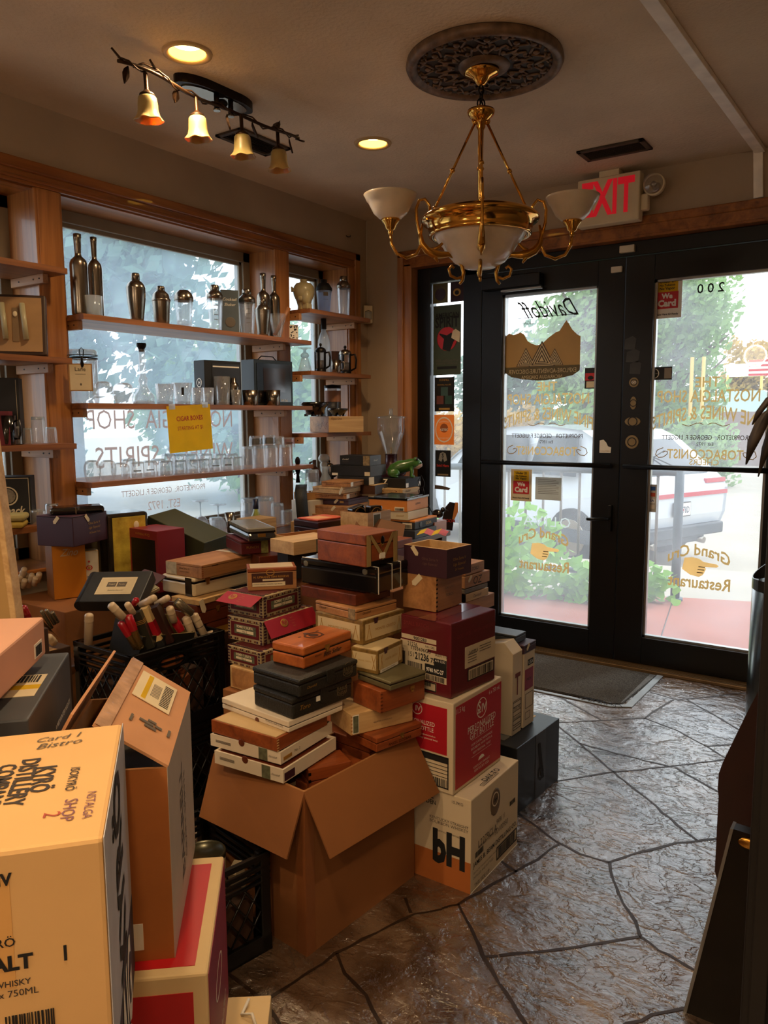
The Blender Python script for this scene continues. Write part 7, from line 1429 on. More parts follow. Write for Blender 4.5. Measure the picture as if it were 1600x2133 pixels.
def ex_slate(t, M, lx, ly, th):
    mb = MB(); mb.box((lx*.20, ly*.22, 0), (lx*.80, ly*.78, .0012), m_cream, M); mb.box((lx*.22, ly*.26, .0012), (lx*.78, ly*.74, .0016), mat('cream_inner', '#cdbd9a', .6), M); mb.box((lx*.34, ly*.46, .0016), (lx*.49, ly*.62, .002), m_greyink, M); mb.box((lx*.51, ly*.46, .0016), (lx*.66, ly*.62, .002), m_greyink, M); mb.text('Angel', lx*.1, m_cream, M @ Matrix.Translation((lx*.415, ly*.54, .0025))); mb.text('Toraño', lx*.1, m_cream, M @ Matrix.Translation((lx*.585, ly*.54, .0025))); mb.text('Reserva Especial', lx*.26, m_greyink, M @ Matrix.Translation((lx*.52, ly*.34, .002)), shear=.3); mb.build('label', t)
    mb = MB(); mb.cyl(M @ Vector((.0, 0, -th/2)), M @ Vector((.0, ly, -th/2)), th/2, m_blackmatte, 20); mb.build('rounded_spine', t); mb = MB(); mb.box((.0, -.001, -th*.97), (lx, .002, -th*.03), mat('page_edge_dark', '#1c1a18', .5), M); mb.build('front_edge', t)
ori_box('slate', 'cigar_box', 'book shaped slate black box with cream label tilted over the crate', 'cigar box', mat('slate_black', '#2a2d30', .5, var=.25, nscale=25), extra=ex_slate)
ori_box('green', 'presentation_box', 'long dark green box tilted against the red box', 'box', mat('dark_green_box', '#3a3f2c', .45, var=.05))
def ex_lidp(t, M, lx, ly, th):
    mb = MB(); mb.text('ALMA', lx*.6, m_gold, M @ Matrix.Translation((lx*.5, ly*.55, .001)) @ Matrix.Rotation(R(20), 4, 'Z')); mb.text('FUERTE', lx*.5, m_gold, M @ Matrix.Translation((lx*.5, ly*.25, .001)) @ Matrix.Rotation(R(20), 4, 'Z')); mb.build('lettering', t)
ori_box('lidP', 'loose_cover', 'loose purple lid with gold wing lettering lying open', 'lid', mat('purple_lid', '#4b3142', .5), extra=ex_lidp, bev=.001)
def ex_tray(t, M, lx, ly, th):
    mb = MB(); mb.box((.004, .004, 0), (lx-.004, ly-.004, .003), mat('sage_lining', '#8d8a70', .6), M, bev=.001); mb.build('lining', t)
ori_box('trayB', 'loose_cover', 'beige lined tray lid in front of the purple lid', 'lid', mat('beige_lid', '#9d8a6a', .6), extra=ex_tray, bev=.001)
ori_box('lidM', 'loose_cover', 'brown card lid leaning behind the cedar box of cans', 'lid', mat('brown_lid', '#7b5234', .6), bev=.001)
ori_box('blackA', 'cigar_box', 'flat black box lying open in the middle of the heap', 'cigar box', m_blackmatte)
def ex_dav(t, M, lx, ly, th):
    mb = MB(); mb.text('Davidoff', lx*.4, m_white, M @ Matrix.Translation((lx*.7, ly*.4, .001)), shear=.4); mb.box((lx*.05, 0, 0), (lx*.3, ly, .001), mat('seal_tan', '', .6), M); mb.build('label', t)
ori_box('davA', 'cigar_box', 'blue-black box with pale edge lying in the middle of the heap', 'cigar box', mat('blue_black_box', '#262b33', .4), extra=ex_dav)
# ---- middle row
b = B_('I1', 'humidor', 'rounded glossy grey and black humidor with brass plate', 'humidor').lidded(mat('grey_lacquer', '#35363a', .2, coat=.6), mat('grey_lacquer_lid', '#77746a', .25, var=.2, coat=.4), lid=.3, bev=.012); b.patch('R', .35, .35, .62, .6, m_clasp, part='brass_plate', th=.0015); b.done()
b = B_('I2', 'cigar_box', 'maroon box with green seal under the grey humidor', 'cigar box').lidded(m_burg, lid=.2); b.patch('R', .68, .0, .92, 1, mat('yellow_green_seal', '#8d8a4a', .6, var=.4, nscale=80), part='tax_seal').text('R', .38, .5, .4, 'PUNCH', m_gold).done()
b = B_('I3', 'cigar_box', 'plain red-brown box below the maroon green-seal box', 'cigar box').body(m_mahog, .002).done()
b = B_('I4', 'cigar_box', 'long black box with tiny white print in the middle of the heap', 'cigar box').open(m_blackmatte, m_plum, th=.004).text('R', .6, .55, .25, 'EDITION 2021', m_greyink).text('R', .6, .42, .16, 'LIMITED', m_greyink).done()
b = B_('I5', 'cigar_box', 'cedar box with brown tax seal standing behind the long black box', 'cigar box').body(m_cedarL, .001); b.patch('R', .5, 0, .62, 1, m_seal, part='tax_seal').done()
b = B_('I6', 'cigar_box', 'low cedar tray behind the blue-black box', 'cigar box', data=(1.05, -1.93, .86, .90, 75, .2, .12)).open(m_cedarL, m_cedar).done()
b = B_('M1', 'cigar_box', 'dark maroon box with an orange magazine on it', 'cigar box', data=(.98, -1.70, .86, .925, 78, .18, .16)).lidded(mat('dark_maroon_box', '#2f1015', .3, coat=.3), lid=.4, bev=.004).done()
mb = MB(); mb.box((0, 0, 0), (.15, .12, .004), mat('orange_magazine', '#c8512a', .5, var=.3, nscale=30)); mb.box((.02, .02, .004), (.1, .1, .0045), mat('magazine_cream', '#d9a06a', .5)); tag(mb.build('magazine', loc=(.96, -1.68, .9265), rotz=R(82)), 'orange-red magazine lying on the dark maroon box', 'magazine')
b = B_('W1', 'cigar_box', 'open cedar box holding two black tins', 'cigar box', data=(1.141, -1.595, .80, .96, 88, .15, .137)).open(m_cedarL, m_cedar, th=.005); b.patch('R', .22, .1, .55, .98, m_white, part='tax_seal').patch('R', .25, .14, .52, .94, m_seal, part='tax_seal', th=.0014).text('L', .5, .55, .5, 'Davidoff', m_metal_dark, shear=.4).text('L', .5, .4, .3, 'TORO', m_metal_dark).done()
for i, (dx, dy, rz) in enumerate(((.03, .09, 10), (.05, .035, 25))):
    t = thing('tobacco_tin', ['left black tin with gold rim in the open cedar box', 'right black tin with gold flame print in the open cedar box'][i], 'tin', (1.141-dy, -1.595+dx+.04, .905), R(70)); mb = MB(); M = Matrix.Rotation(R(-25+rz), 4, 'Y'); mb.box((-.03, -.02, 0), (.03, .02, .075), m_blacklaq, M, bev=.006); mb.build('body', t)
    mb = MB(); mb.ring2(0, 0, .028, .026, .0, .001, m_gold, M @ Matrix.Translation((0, -.0205, .04)) @ Matrix.Rotation(R(90), 4, 'X'), ey=1.1)
    if i: mb.prism([(-.012, -.015), (.012, -.015), (.016, 0), (.006, .008), (.004, .02), (-.004, .006), (-.014, .01)], 0, .001, m_gold, M @ Matrix.Translation((0, -.021, .04)) @ Matrix.Rotation(R(90), 4, 'X'))
    mb.build('gold_print', t)
b = B_('X1', 'cigar_box', 'red-brown box just behind the large M box', 'cigar box', data=(1.40, -1.83, .80, .90, 90, .15, .12)).lidded(m_burg, m_redwood, lid=.3).done()
for k, lab, m_, st in (('P1', 'topmost cedar box in the pile behind the floor stack', m_cedar, 'TORO'), ('P2', 'second cedar box with brand and tag in the pile behind the floor stack', m_cedar, 'OZ'), ('P3', 'thin grey-brown box third in the pile behind the floor stack', mat('grey_brown', '#6b5f50', .6), ''), ('P4', 'pale dark-ended box fourth in the pile behind the floor stack', m_cedarL, 'Davidoff'), ('P5', 'lowest cedar box in the pile behind the floor stack', m_cedar, '')):
    X, Y, Z0, Z1, yw, r_, l_ = BOX[k]; b = B_(k, 'cigar_box', lab, 'cigar box', data=(X, Y, Z0, Z1-.0015, yw, r_, l_)).body(m_, .0015)
    if st: b.text('R', .5, .5, .35, st, m_metal_dark, shear=.2)
    if k == 'P2': b.tagp('R', .25, .012)
    if k == 'P4': b.patch('L', 0, 0, 1, 1, m_metal_dark, part='dark_end')
    b.done()
# ---- towers on the rear table
b = B_('O1', 'cigar_box', 'orange box with glossy dark lid on the right rear tower', 'cigar box').body(mat('bright_orange_box', '#d07a1c', .5, var=.04), .002); b.mb('lid').box((-.004, -.004, b.h), (b.r+.004, b.l+.004, b.h+.009), m_blacklaq, bev=.001); b.mb('picture').box((.02, .02, b.h+.009), (b.r-.02, b.l-.02, b.h+.010), mat('grey_picture_film', '#4d4c48', .12, var=.6, nscale=20, coat=.6)); b.patch('L', .68, .05, .93, .40, m_cream, part='barcode').bars('L', .70, .08, .91, .3, off=.0014).text('R', .5, .55, .24, 'QUESADA', m_ink).done()
b = B_('O2', 'cigar_box', 'plain whitewood box under the orange box', 'cigar box').body(mat('whitewood', '#cdb98f', .6, var=.06, nscale=8, stretch=(.2, 1, 1)), .002).text('L', .8, .5, .2, 'Davidoff', m_gold, shear=.4).done()
b = B_('O3', 'cigar_box', 'black box with orange lid third down the right rear tower', 'cigar box').lidded(m_blackmatte, mat('bright_orange_box', '', .5), lid=.22); b.patch('L', .66, .08, .92, .7, m_cream, part='barcode').bars('L', .68, .12, .9, .5, off=.0014).text('R', .6, .45, .25, 'OLIVA', m_gold).disc('R', .25, .45, .014, mat('dark_disc', '#2a2622', .5)).done()
b = B_('O4', 'cigar_box', 'black box at the bottom of the right rear tower', 'cigar box').body(mat('dark_grey_box', '#1d1d1e', .5, var=.1), .002).done()
t = thing('leaflet', 'folded yellow and red leaflet sticking out of the right rear tower', 'leaflet', (BOX['O3'][0]+.03, BOX['O3'][1]-.02, BOX['O4'][2]+.004), R(20)); mb = MB()
for k, (q, c_) in enumerate(((0, '#d9b21e'), (.035, '#b5301e'), (.07, '#d9b21e'), (.105, '#b5301e'))): mb.hexa([(q, -.03, .02+.012*(k % 2)), (q+.035, -.03, .02+.012*((k+1) % 2)), (q+.035, .06, .03+.012*((k+1) % 2)), (q, .06, .03+.012*(k % 2)), (q, -.03, .0208+.012*(k % 2)), (q+.035, -.03, .0208+.012*((k+1) % 2)), (q+.035, .06, .0308+.012*((k+1) % 2)), (q, .06, .0308+.012*(k % 2))], mat('leaf'+c_, c_, .5, var=.2, nscale=40))
mb.build('paper', t)
b = B_('N3', 'cigar_box', 'lowest cedar box under the frog', 'cigar box').body(m_cedar, .001).done(); b = B_('N2', 'cigar_box', 'cedar box with oval inlay second below the frog', 'cigar box').body(m_cedarL, .001); b.disc('L', .5, .5, .05, m_mahog, ring=.006, ey=.14).text('R', .3, .5, .3, 'Davidoff', m_metal_dark, shear=.4).done()
b = B_('N1', 'cigar_box', 'black box directly under the green frog', 'cigar box').body(m_blackmatte, .0015); b.patch('R', .02, .05, .18, .5, m_white, part='price_sticker').patch('R', .85, .05, .98, .5, m_white, part='price_sticker').text('L', .18, .6, .2, 'Z', m_white, bold=.03).done()
def cz(key, lab, m_, **k): return B_(key, 'cigar_box', lab, 'cigar box').lidded(m_, lid=.3, bev=.0012)
cz('K6', 'lowest cedar box of the left rear tower', m_cedar).tagp('L', .6, .012).done()
cz('K5', 'cedar box with catch and tag second from the bottom of the left rear tower', m_cedar).tagp('L', .72, .014).patch('L', .1, .72, .2, .85, m_clasp, part='catch').done()
cz('K4', 'dark maroon box third from the bottom of the left rear tower', m_plum).tagp('L', .78, .014).patch('L', .1, .4, .2, .7, m_gold, part='catch').patch('L', .82, .4, .9, .7, m_gold, part='catch').done()
b = cz('K3', 'pale cedar box with oval inlay on its end, left rear tower', m_cedar); b.disc('R', .65, .5, .032, m_metal_dark, ring=.0014, ey=.3).patch('R', .0, .1, .14, .9, m_white, part='tax_seal').text('L', .35, .5, .3, 'Davidoff', m_mahog, shear=.4).disc('R', .45, .6, .005, m_metal_dark, ey=1.2).done()
b = cz('K2', 'film wrapped cedar box second from the top of the left rear tower', m_cedarL); b.tagp('R', .05, .02).text('L', .12, .5, .2, 'Davidoff', m_mahog, shear=.4).done()
b = cz('K1', 'topmost pale cedar box of the left rear tower', m_cedar); b.disc('R', .65, .5, .03, m_metal_dark, ring=.0014, ey=.3).patch('R', .0, .1, .14, .9, m_white, part='tax_seal').text('L', .3, .5, .3, 'Davidoff', m_mahog, shear=.4).done()
b = B_('J4', 'cigar_box', 'cedar and grey box under the black boxes of the back tower', 'cigar box').body(mat('walnut_face', '#4a2c1e', .5), .001); b.patch('R', .0, 0, 1, .98, mat('slate_face', '#55575a', .5), part='end_panel').patch('T', 0, 0, 1, 1, m_cedarL, part='lid').disc('R', .5, .5, .006, m_white, off=.0014).done()
b = B_('J3', 'cigar_box', 'black box with cream corner third from the top of the back tower', 'cigar box').body(m_blackmatte, .001); b.patch('R', .02, .05, .4, .95, m_cream, part='corner_label').done()
b = B_('J2', 'cigar_box', 'wide black box with two price stickers second from the top of the back tower', 'cigar box').body(m_blackmatte, .0015); b.patch('L', .03, .05, .18, .28, m_white, part='price_sticker').patch('L', .86, .05, .99, .42, m_cream, part='price_sticker').patch('R', 0, 0, 1, 1, mat('slate_face', '', .5), part='end_panel').done()
b = B_('J1', 'cigar_box', 'narrow black box at the very top of the back tower', 'cigar box').body(m_blackmatte, .0015); b.patch('R', 0, 0, 1, 1, mat('slate_face', '', .5), part='end_panel').patch('L', .78, .0, .99, 1, mat('seal_tan', '', .6), part='tax_seal').text('L', .2, .62, .22, 'Davidoff', m_white, shear=.4).text('L', .2, .35, .2, 'NICARAGUA', m_greyink).text('R', .5, .5, .35, 'Davidoff', m_white, shear=.4, off=.002).done()
b = B_('WC', 'wine_crate', 'pale wooden wine crate on the lowest corner shelf', 'crate').body(m_cedarL, .002); b.patch('L', 0, 0, 1, 1, m_cedar, part='side_board').text('R', .22, .84, .30, 'Opus One', m_mahog, ys=1.1)
M, W_, H_ = b.face('L')
for k in range(3): b.mb('signature').tube([M @ Vector((W_*(.35+.1*j+.05*k), H_*(.35+.14*math.sin(j*2.2+k)+.12*k), .001)) for j in range(6)], .0009, m_mahog, 5)
b.done()
# ================================================================ open brown carton on the floor
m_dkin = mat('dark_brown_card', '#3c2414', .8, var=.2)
b = B_('CA', 'open_carton', 'tall open brown cardboard carton with drooping flaps and cigar boxes on it', 'carton').open(m_cardb, m_cardin, th=.006)
a_ = b
def flapq(b, name, pts, m=m_cardb, th=.005):
    """quad flap through four local points with thickness"""
    p = [Vector(q) for q in pts]; n = (p[1]-p[0]).cross(p[3]-p[0]).normalized()*th; mb = b.mb(name); mb.hexa([q for q in p]+[q+n for q in p], m)
h = b.h
flapq(b, 'side_flap', [(.0, 0, h), (b.r, 0, h), (b.r+.006, -.085, h-.150), (.012, -.075, h-.148)]); flapq(b, 'front_flap', [(0, b.l, h), (0, .0, h), (-.055, .008, h-.150), (-.062, b.l-.01, h-.150)])
b.mb('crease').box((.2, -.0, 0), (.2, 0, 0), m_cardb); del b.parts['crease']
b.mb('tape').box((.0, -.0012, .0), (.03, -.0002, h*.96), mat('old_tape', '#8a5430', .3, var=.1, coat=.5)); b.mb('tape').box((-.0012, 0, 0), (-.0002, .03, h*.96), mat('old_tape', '', .3)); b.done()
CAx, CAy = BOX['CA'][0], BOX['CA'][1]
def inner_box(name, lab, x, y, z, r_, l_, hh, yaw, m, deco=None, tilt=0):
    b = Bx('', name, lab, 'cigar box', data=(x, y, z, z+hh, yaw, r_, l_)).lidded(m, lid=.3)
    if deco: deco(b)
    t = b.done(); t.rotation_euler = (R(tilt), 0, R(yaw)); return t
inner_box('cigar_box', 'mahogany box lying low inside the open brown carton', CAx-.02, CAy+.10, .30, .2, .17, .085, 84, m_redwood)
inner_box('cigar_box', 'finger-jointed red cedar box tipped inside the open brown carton', CAx-.07, CAy+.10, .315, .12, .08, .115, 60, m_redwood, lambda b: b.joints(m_metal_dark))
inner_box('ornate_cigar_box', 'box with white patterned border deep in the open brown carton', CAx-.13, CAy+.06, .30, .12, .17, .085, 84, m_mahog, lambda b: (b.patch('R', .04, .82, .96, .94, m_cream, part='border'), b.patch('R', .04, .1, .96, .2, m_cream, part='border')))
inner_box('cigar_box', 'plain box filling the far end of the open brown carton', CAx-.03, CAy+.315, .34, .10, .26, .09, 85, m_redwood)
inner_box('cigar_box', 'wide cedar box under the white trays inside the open brown carton', CAx-.19, CAy+.03, .33, .36, .13, .098, 85, m_cedar)
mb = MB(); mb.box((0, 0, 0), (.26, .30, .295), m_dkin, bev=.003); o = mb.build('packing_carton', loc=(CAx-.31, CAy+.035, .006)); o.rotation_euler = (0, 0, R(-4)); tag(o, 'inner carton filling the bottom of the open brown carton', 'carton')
# ================================================================ milk crates
m_crate = mat('black_crate_plastic', '#0b0b0c', .35, var=.1)
def crate(lab, x, y, z0, h, r_, l_, yaw, handle=False):
    b = Bx('', 'milk_crate', lab, 'crate', data=(x, y, z0, z0+h, yaw, r_, l_), grp='black milk crates'); g = b.mb('body'); e = .012
    for (x0, y0, x1, y1) in ((0, 0, r_, e), (0, l_-e, r_, l_), (0, 0, e, l_), (r_-e, 0, r_, l_)):
        for z_, t_ in ((0, .045), (h-.016, .016), (h-.040, .010), (h-.058, .008), (h-.075, .006)): g.box((x0, y0, z_), (x1, y1, z_+t_), m_crate, bev=.0015)
    for cx, cy in ((0, 0), (r_-.03, 0), (0, l_-.03), (r_-.03, l_-.03)): g.box((cx, cy, 0), (cx+.03, cy+.03, h), m_crate, bev=.004)
    g.box((0, 0, 0), (r_, l_, .006), m_crate)
    w = b.mb('lattice'); z0_, z1_ = .045, h-.075
    for f in ('R', 'L'):
        M, W_, H_ = b.face(f); n = int(W_/.045)
        for k in range(-3, n+1):
            for sg in (1, -1):
                xa = (k+.5)*.045; xb = xa+(z1_-z0_)*.7; 
                if sg < 0: xa, xb = xb, xa
                pa, pb = Vector((xa, z0_, -.004)), Vector((xb, z1_, -.004))
                lo, hi = .03, W_-.03
                for p_, q_ in ((pa, pb), (pb, pa)):
                    for lim in (lo, hi):
                        if (p_.x < lo and lim == lo) or (p_.x > hi and lim == hi):
                            if abs(q_.x-p_.x) > 1e-6: f_ = (lim-p_.x)/(q_.x-p_.x); 
                            if 0 <= f_ <= 1: p_.y = p_.y+(q_.y-p_.y)*f_; p_.x = lim
                if pa.x < lo-1e-4 or pb.x < lo-1e-4 or pa.x > hi+1e-4 or pb.x > hi+1e-4 or abs(pa.x-pb.x) < .004: continue
                w.cyl(M @ pa, M @ pb, .0028, m_crate, 5)
    if handle:
        M, W_, H_ = b.face('R'); b.mb('handle_rim').ring2(W_*.42, H_-.052, .062, .052, -.014, .003, m_crate, M, 28, ey=.42)
        b.mb('handle_insert').ellipsoid((W_*.42, H_-.052, -.006), (.052, .022, .002), mat('orange_card_behind', '#8f4e22', .7), M, 24, 6); b.text('R', .47, (H_-.052)/H_, .05, 'D', m_ink, off=.0)
    b.done()
K = BOX['K0']
crate('upper black plastic milk crate holding loose cigar tubes', K[0], K[1], .302, .298, K[5], K[6], K[4], True)
crate('lower black plastic milk crate under the crate of cigar tubes', K[0], K[1], .0, .300, K[5], K[6], K[4], True)
crate('low black milk crate on the floor beside the open brown carton', 1.555, -2.952, .0, .262, .28, .31, 78)
rr = random.Random(11)
# loose packs glimpsed through the crates
def pack(x, y, z, s, col, rz, i, where):
    mb = MB(); mb.box((-s[0]/2, -s[1]/2, 0), (s[0]/2, s[1]/2, s[2]), mat('pack'+col, col, .6, var=.15, nscale=20), bev=.002); o = mb.build('cigar_pack', loc=(x, y, z)); o.rotation_euler = (R(rr.uniform(-20, 20)), R(rr.uniform(-20, 20)), R(rz))
    tag(o, 'small loose cigar pack seen through the lattice of the %s' % where, 'pack', 'loose packs in the '+where)
cols = ('#b9a98c', '#7c4a26', '#93552c', '#a78f5a', '#6d3020')
for i in range(14): pack(K[0]-.05-rr.uniform(0, .10), K[1]+.04+rr.uniform(0, .26), (.02 if i % 2 else .33)+rr.uniform(0, .13), (.05, .03, .07), cols[i % 5], rr.uniform(0, 180), i, 'crate stack' if 1 else '')
for i in range(12): pack(1.54-rr.uniform(0, .12), -2.90+rr.uniform(.02, .22), .012+rr.uniform(0, .14), (.045, .025, .07), cols[i % 5], rr.uniform(0, 180), i, 'low floor crate')
m_jar = mat('dark_tin', '#2b2b22', .3, .5); m_jarl = mat('tin_lid', '#3d3c2c', .25, .6)
for i, (x, y, z, r_, hh, lab) in enumerate(((1.31, -2.74, .175, .045, .16, 'farthest dark round tin in the low floor crate'), (1.40, -2.80, .165, .048, .16, 'middle dark round tin in the low floor crate'), (1.50, -2.79, .16, .05, .12, 'nearest round tin with pale side in the low floor crate'))):
    t = thing('tobacco_tin', lab, 'tin', (x, y, z), 0); mb = MB(); mb.lathe([(0, 0), (r_, 0), (r_, hh-.012)], m_jar if i < 2 else m_cream, 32); mb.build('body', t); mb = MB(); mb.lathe([(r_*1.03, hh-.014), (r_*1.04, hh-.002), (r_*.96, hh), (r_*.9, hh-.004), (0, hh-.004)], m_jarl, 32); mb.build('lid', t)
for x, y in ((1.31, -2.74), (1.40, -2.80), (1.50, -2.79)): pass
mb = MB(); mb.box((0, 0, 0), (.24, .25, .145), m_dkin, bev=.003); o = mb.build('packing_carton', loc=(1.305, -2.915, .012)); o.rotation_euler = (0, 0, R(-12)); tag(o, 'small brown carton inside the low floor crate', 'carton')
# box and bag inside the upper crate
b = Bx('', 'packing_carton', 'open dark box tipped inside the crate holding red capped tubes', 'carton', data=(.865, -2.485, .535, .645, 84, .20, .17)).open(mat('olive_black_card', '#1c1a12', .5), mat('olive_inside', '#6b5c34', .6), th=.004); t_ = b.done(); t_.rotation_euler = (R(12), R(8), R(84))
mb = MB(); mb.box((0, 0, 0), (.27, .29, .17), m_dkin, bev=.004); o = mb.build('packing_carton', loc=(K[0]-.30, K[1]+.03, .31)); tag(o, 'brown carton packed inside the upper milk crate', 'carton')
m_paper = mat('brown_paper_film', '#6b4322', .35, var=.3, nscale=9, bump=.8, bscale=14, coat=.4)
mb = MB(); rows = []
for i in range(9):
    rows.append([mb.bm.verts.new((.16*i/8, .13*j/8, .18-.02*i-.004*(j-4)**2/4+rr.uniform(-.010, .010))) for j in range(9)])
for a, c_ in zip(rows, rows[1:]):
    for j in range(8): mb.face([a[j], a[j+1], c_[j+1], c_[j]], m_paper, True)
o = mb.build('paper_bag', loc=(.50, -2.66, .48)); o.rotation_euler = (0, 0, R(25)); md = o.modifiers.new('s', 'SOLIDIFY'); md.thickness = .002; tag(o, 'crumpled brown paper wrap beside the slate black box', 'paper')
# ---- cigar tubes
m_tubew = mat('white_cigar_tube', '#c8b293', .35, var=.04, coat=.3); m_tubes = mat('pale_metal_tube', '#9c927c', .25, .8); m_wax = mat('red_wax', '#9a1320', .15, var=.05, coat=.6); m_amber = clear('amber_glass_tube', (.75, .60, .32), .25, .3, milkcol=(.5, .36, .14))
def dirM(a, b): a = Vector(a); b = Vector(b); d = b-a; return Matrix.Translation(a) @ d.to_track_quat('Z', 'Y').to_matrix().to_4x4(), d.length
ci = 0
for kind, a, c_, r_, lab in TUBES:
    M, Ln = dirM(a, c_); grp = None
    if lab == '': ci += 1; lab = 'upturned white cigar tube end, %s in the small heap beside the orange box' % ORD(ci-1); grp = 'white tube ends at far left'
    if kind in ('tube', 'steel', 'redtube'):
        m = {'tube': m_tubew, 'steel': m_tubes, 'redtube': m_wax}[kind]; Ln = max(Ln, .05) if grp else Ln; t = thing('cigar_tube', lab, 'cigar tube', a, 0, grp); Ml = Matrix.Translation(-Vector(a)) @ M
        c2 = MB(); c2.lathe([(0, 0), (r_*.55, .0005), (r_*.92, .004), (r_*1.0, .008), (r_, .022), (r_*1.03, .023), (r_*1.03, .026), (r_, .027)] if kind != 'steel' else [(0, 0), (r_*.8, 0), (r_, .003), (r_, .027)], m, 20, Ml); c2.build('cap', t)
        b2 = MB(); b2.lathe([(r_*.97, .027), (r_*.97, max(Ln, .04)), (0, max(Ln, .04)+r_*.6)], m, 20, Ml)
        b2.build('barrel', t)
        if 'NO' in lab:
            p_ = MB(); p_.text('NO', .018, m_ink, Ml @ Matrix.Translation((0, 0, Ln*.75)) @ Matrix.Rotation(R(0), 4, 'Z') @ Matrix.Translation((0, -r_*1.02, 0)) @ Matrix.Rotation(R(90), 4, 'X'), bold=.02); p_.lathe([(r_*1.0, Ln*.5), (r_*1.0, Ln*.52)], m_ink, 20, Ml); p_.build('print', t)
    elif kind in ('redglass', 'bottle'):
        t = thing('glass_cigar_tube', lab, 'cigar tube', a); Ml = Matrix.Translation(-Vector(a)) @ M; b2 = MB(); b2.lathe([(r_*.9, .03), (r_*.92, Ln), (0, Ln+.004)], m_amber, 20, Ml); b2.build('glass', t); b2 = MB(); b2.lathe([(0, .028), (r_*.7, .03), (r_*.7, Ln*.93), (0, Ln*.95)], mat('cigar_leaf', '#7b5a2c', .7, var=.2), 16, Ml); b2.build('cigar', t)
        b2 = MB(); b2.lathe([(0, 0), (r_*.6, .001), (r_*1.0, .006), (r_*1.03, .04), (r_*.95, .055)], m_wax if kind == 'redglass' else m_blacklaq, 20, Ml); b2.build('wax_cap', t)
    else:
        m = {'darkbox': mat('dark_gold_carton', '#25241c', .4), 'creambox': mat('cream_slim_carton', '#c9ac76', .5), 'brownbox': mat('dark_brown_carton', '#2e150e', .4)}[kind]; t = thing('slim_carton', lab, 'carton', a); Ml = Matrix.Translation(-Vector(a)) @ M @ Matrix.Rotation(R(20), 4, 'Z')
        b2 = MB(); b2.box((-r_, -r_, 0), (r_, r_, Ln), m, Ml, bev=.001); b2.build('body', t); b2 = MB()
        if kind == 'darkbox':
            for k in range(3): b2.box((-r_*1.02, -r_*1.02, Ln*(.22+.04*k)), (r_*1.02, r_*1.02, Ln*(.235+.04*k)), m_gold, Ml)
            b2.box((-r_*.7, -r_*1.03, Ln*.82), (r_*.7, -r_, Ln*.97), m_cream, Ml)
        elif kind == 'creambox': b2.box((-r_*1.02, -r_*1.02, Ln*.35), (r_*1.02, r_*1.02, Ln*.72), m_wax, Ml); b2.box((-r_*1.02, -r_*1.02, Ln*.85), (r_*1.02, r_*1.02, Ln*1.0), m_blackmatte, Ml)
        else: b2.box((-r_*.6, -r_*1.02, Ln*.2), (-r_*.5, -r_, Ln*.6), m_gold, Ml); b2.text('BOLIVAR', Ln*.4, m_gold, Ml @ Matrix.Translation((0, -r_*1.03, Ln*.5)) @ Matrix.Rotation(R(90), 4, 'X') @ Matrix.Rotation(R(90), 4, 'Z'), shear=.3)
        b2.build('print', t)
# ================================================================ supports in the heap
def carton(lab, x0, y0, x1, y1, h_, z0=0, m=m_cardb):
    t = thing('storage_carton', lab, 'carton', ((x0+x1)/2, (y0+y1)/2, z0)); mb = MB(); mb.box(((x0-x1)/2, (y0-y1)/2, 0), ((x1-x0)/2, (y1-y0)/2, h_), m, bev=.003); mb.build('body', t)
    mb = MB(); mb.box(((x0-x1)/2, -.025, h_), ((x1-x0)/2, .025, h_+.0006), m_tape); mb.build('tape', t)
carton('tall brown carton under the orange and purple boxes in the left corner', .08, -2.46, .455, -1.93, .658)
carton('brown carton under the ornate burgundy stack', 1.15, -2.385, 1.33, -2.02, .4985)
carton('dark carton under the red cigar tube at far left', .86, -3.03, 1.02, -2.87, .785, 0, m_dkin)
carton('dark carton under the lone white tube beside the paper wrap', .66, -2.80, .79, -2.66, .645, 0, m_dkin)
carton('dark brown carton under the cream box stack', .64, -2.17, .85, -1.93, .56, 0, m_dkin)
carton('brown carton under the tilted dark green box', .44, -1.90, .70, -1.60, .70, 0, m_dkin)
carton('wide brown carton under the black boxes in the middle of the heap', .89, -1.955, 1.50, -1.46, .765)
carton('narrow brown carton under the cedar pile behind the floor stack', 1.475, -1.445-.0, 1.575, -1.40, .30)
carton('brown carton carrying the cedar pile behind the floor stack', 1.505, -1.70, 1.58, -1.50, .643)
carton('lower brown carton under the red whiskey carton at the front left', 1.74, -3.50, 1.96, -3.20, .275)
carton('brown carton hidden under the large tan corner carton', 1.90, -3.95, 2.16, -3.62, .55)
carton('brown carton under the slate grey carton at far left', 1.42, -3.74, 1.70, -3.40, .598)
# table
t = thing('display_table', 'low dark wooden table along the window under the box towers', 'table', (.5, -.85, 0))
m_tab = wood('dark_table', '#5a3823', '#33200f', axis=1, rough=.4)
mb = MB(); mb.box((-.46, -.56, .715), (.40, .33, .743), m_tab, bev=.004); mb.build('table_top', t)
for sx in (-.42, .36):
    for sy in (-.52, .29): mb = MB(); mb.box((sx-.025, sy-.025, 0), (sx+.025, sy+.025, .715), m_tab, bev=.003); mb.build('leg', t)
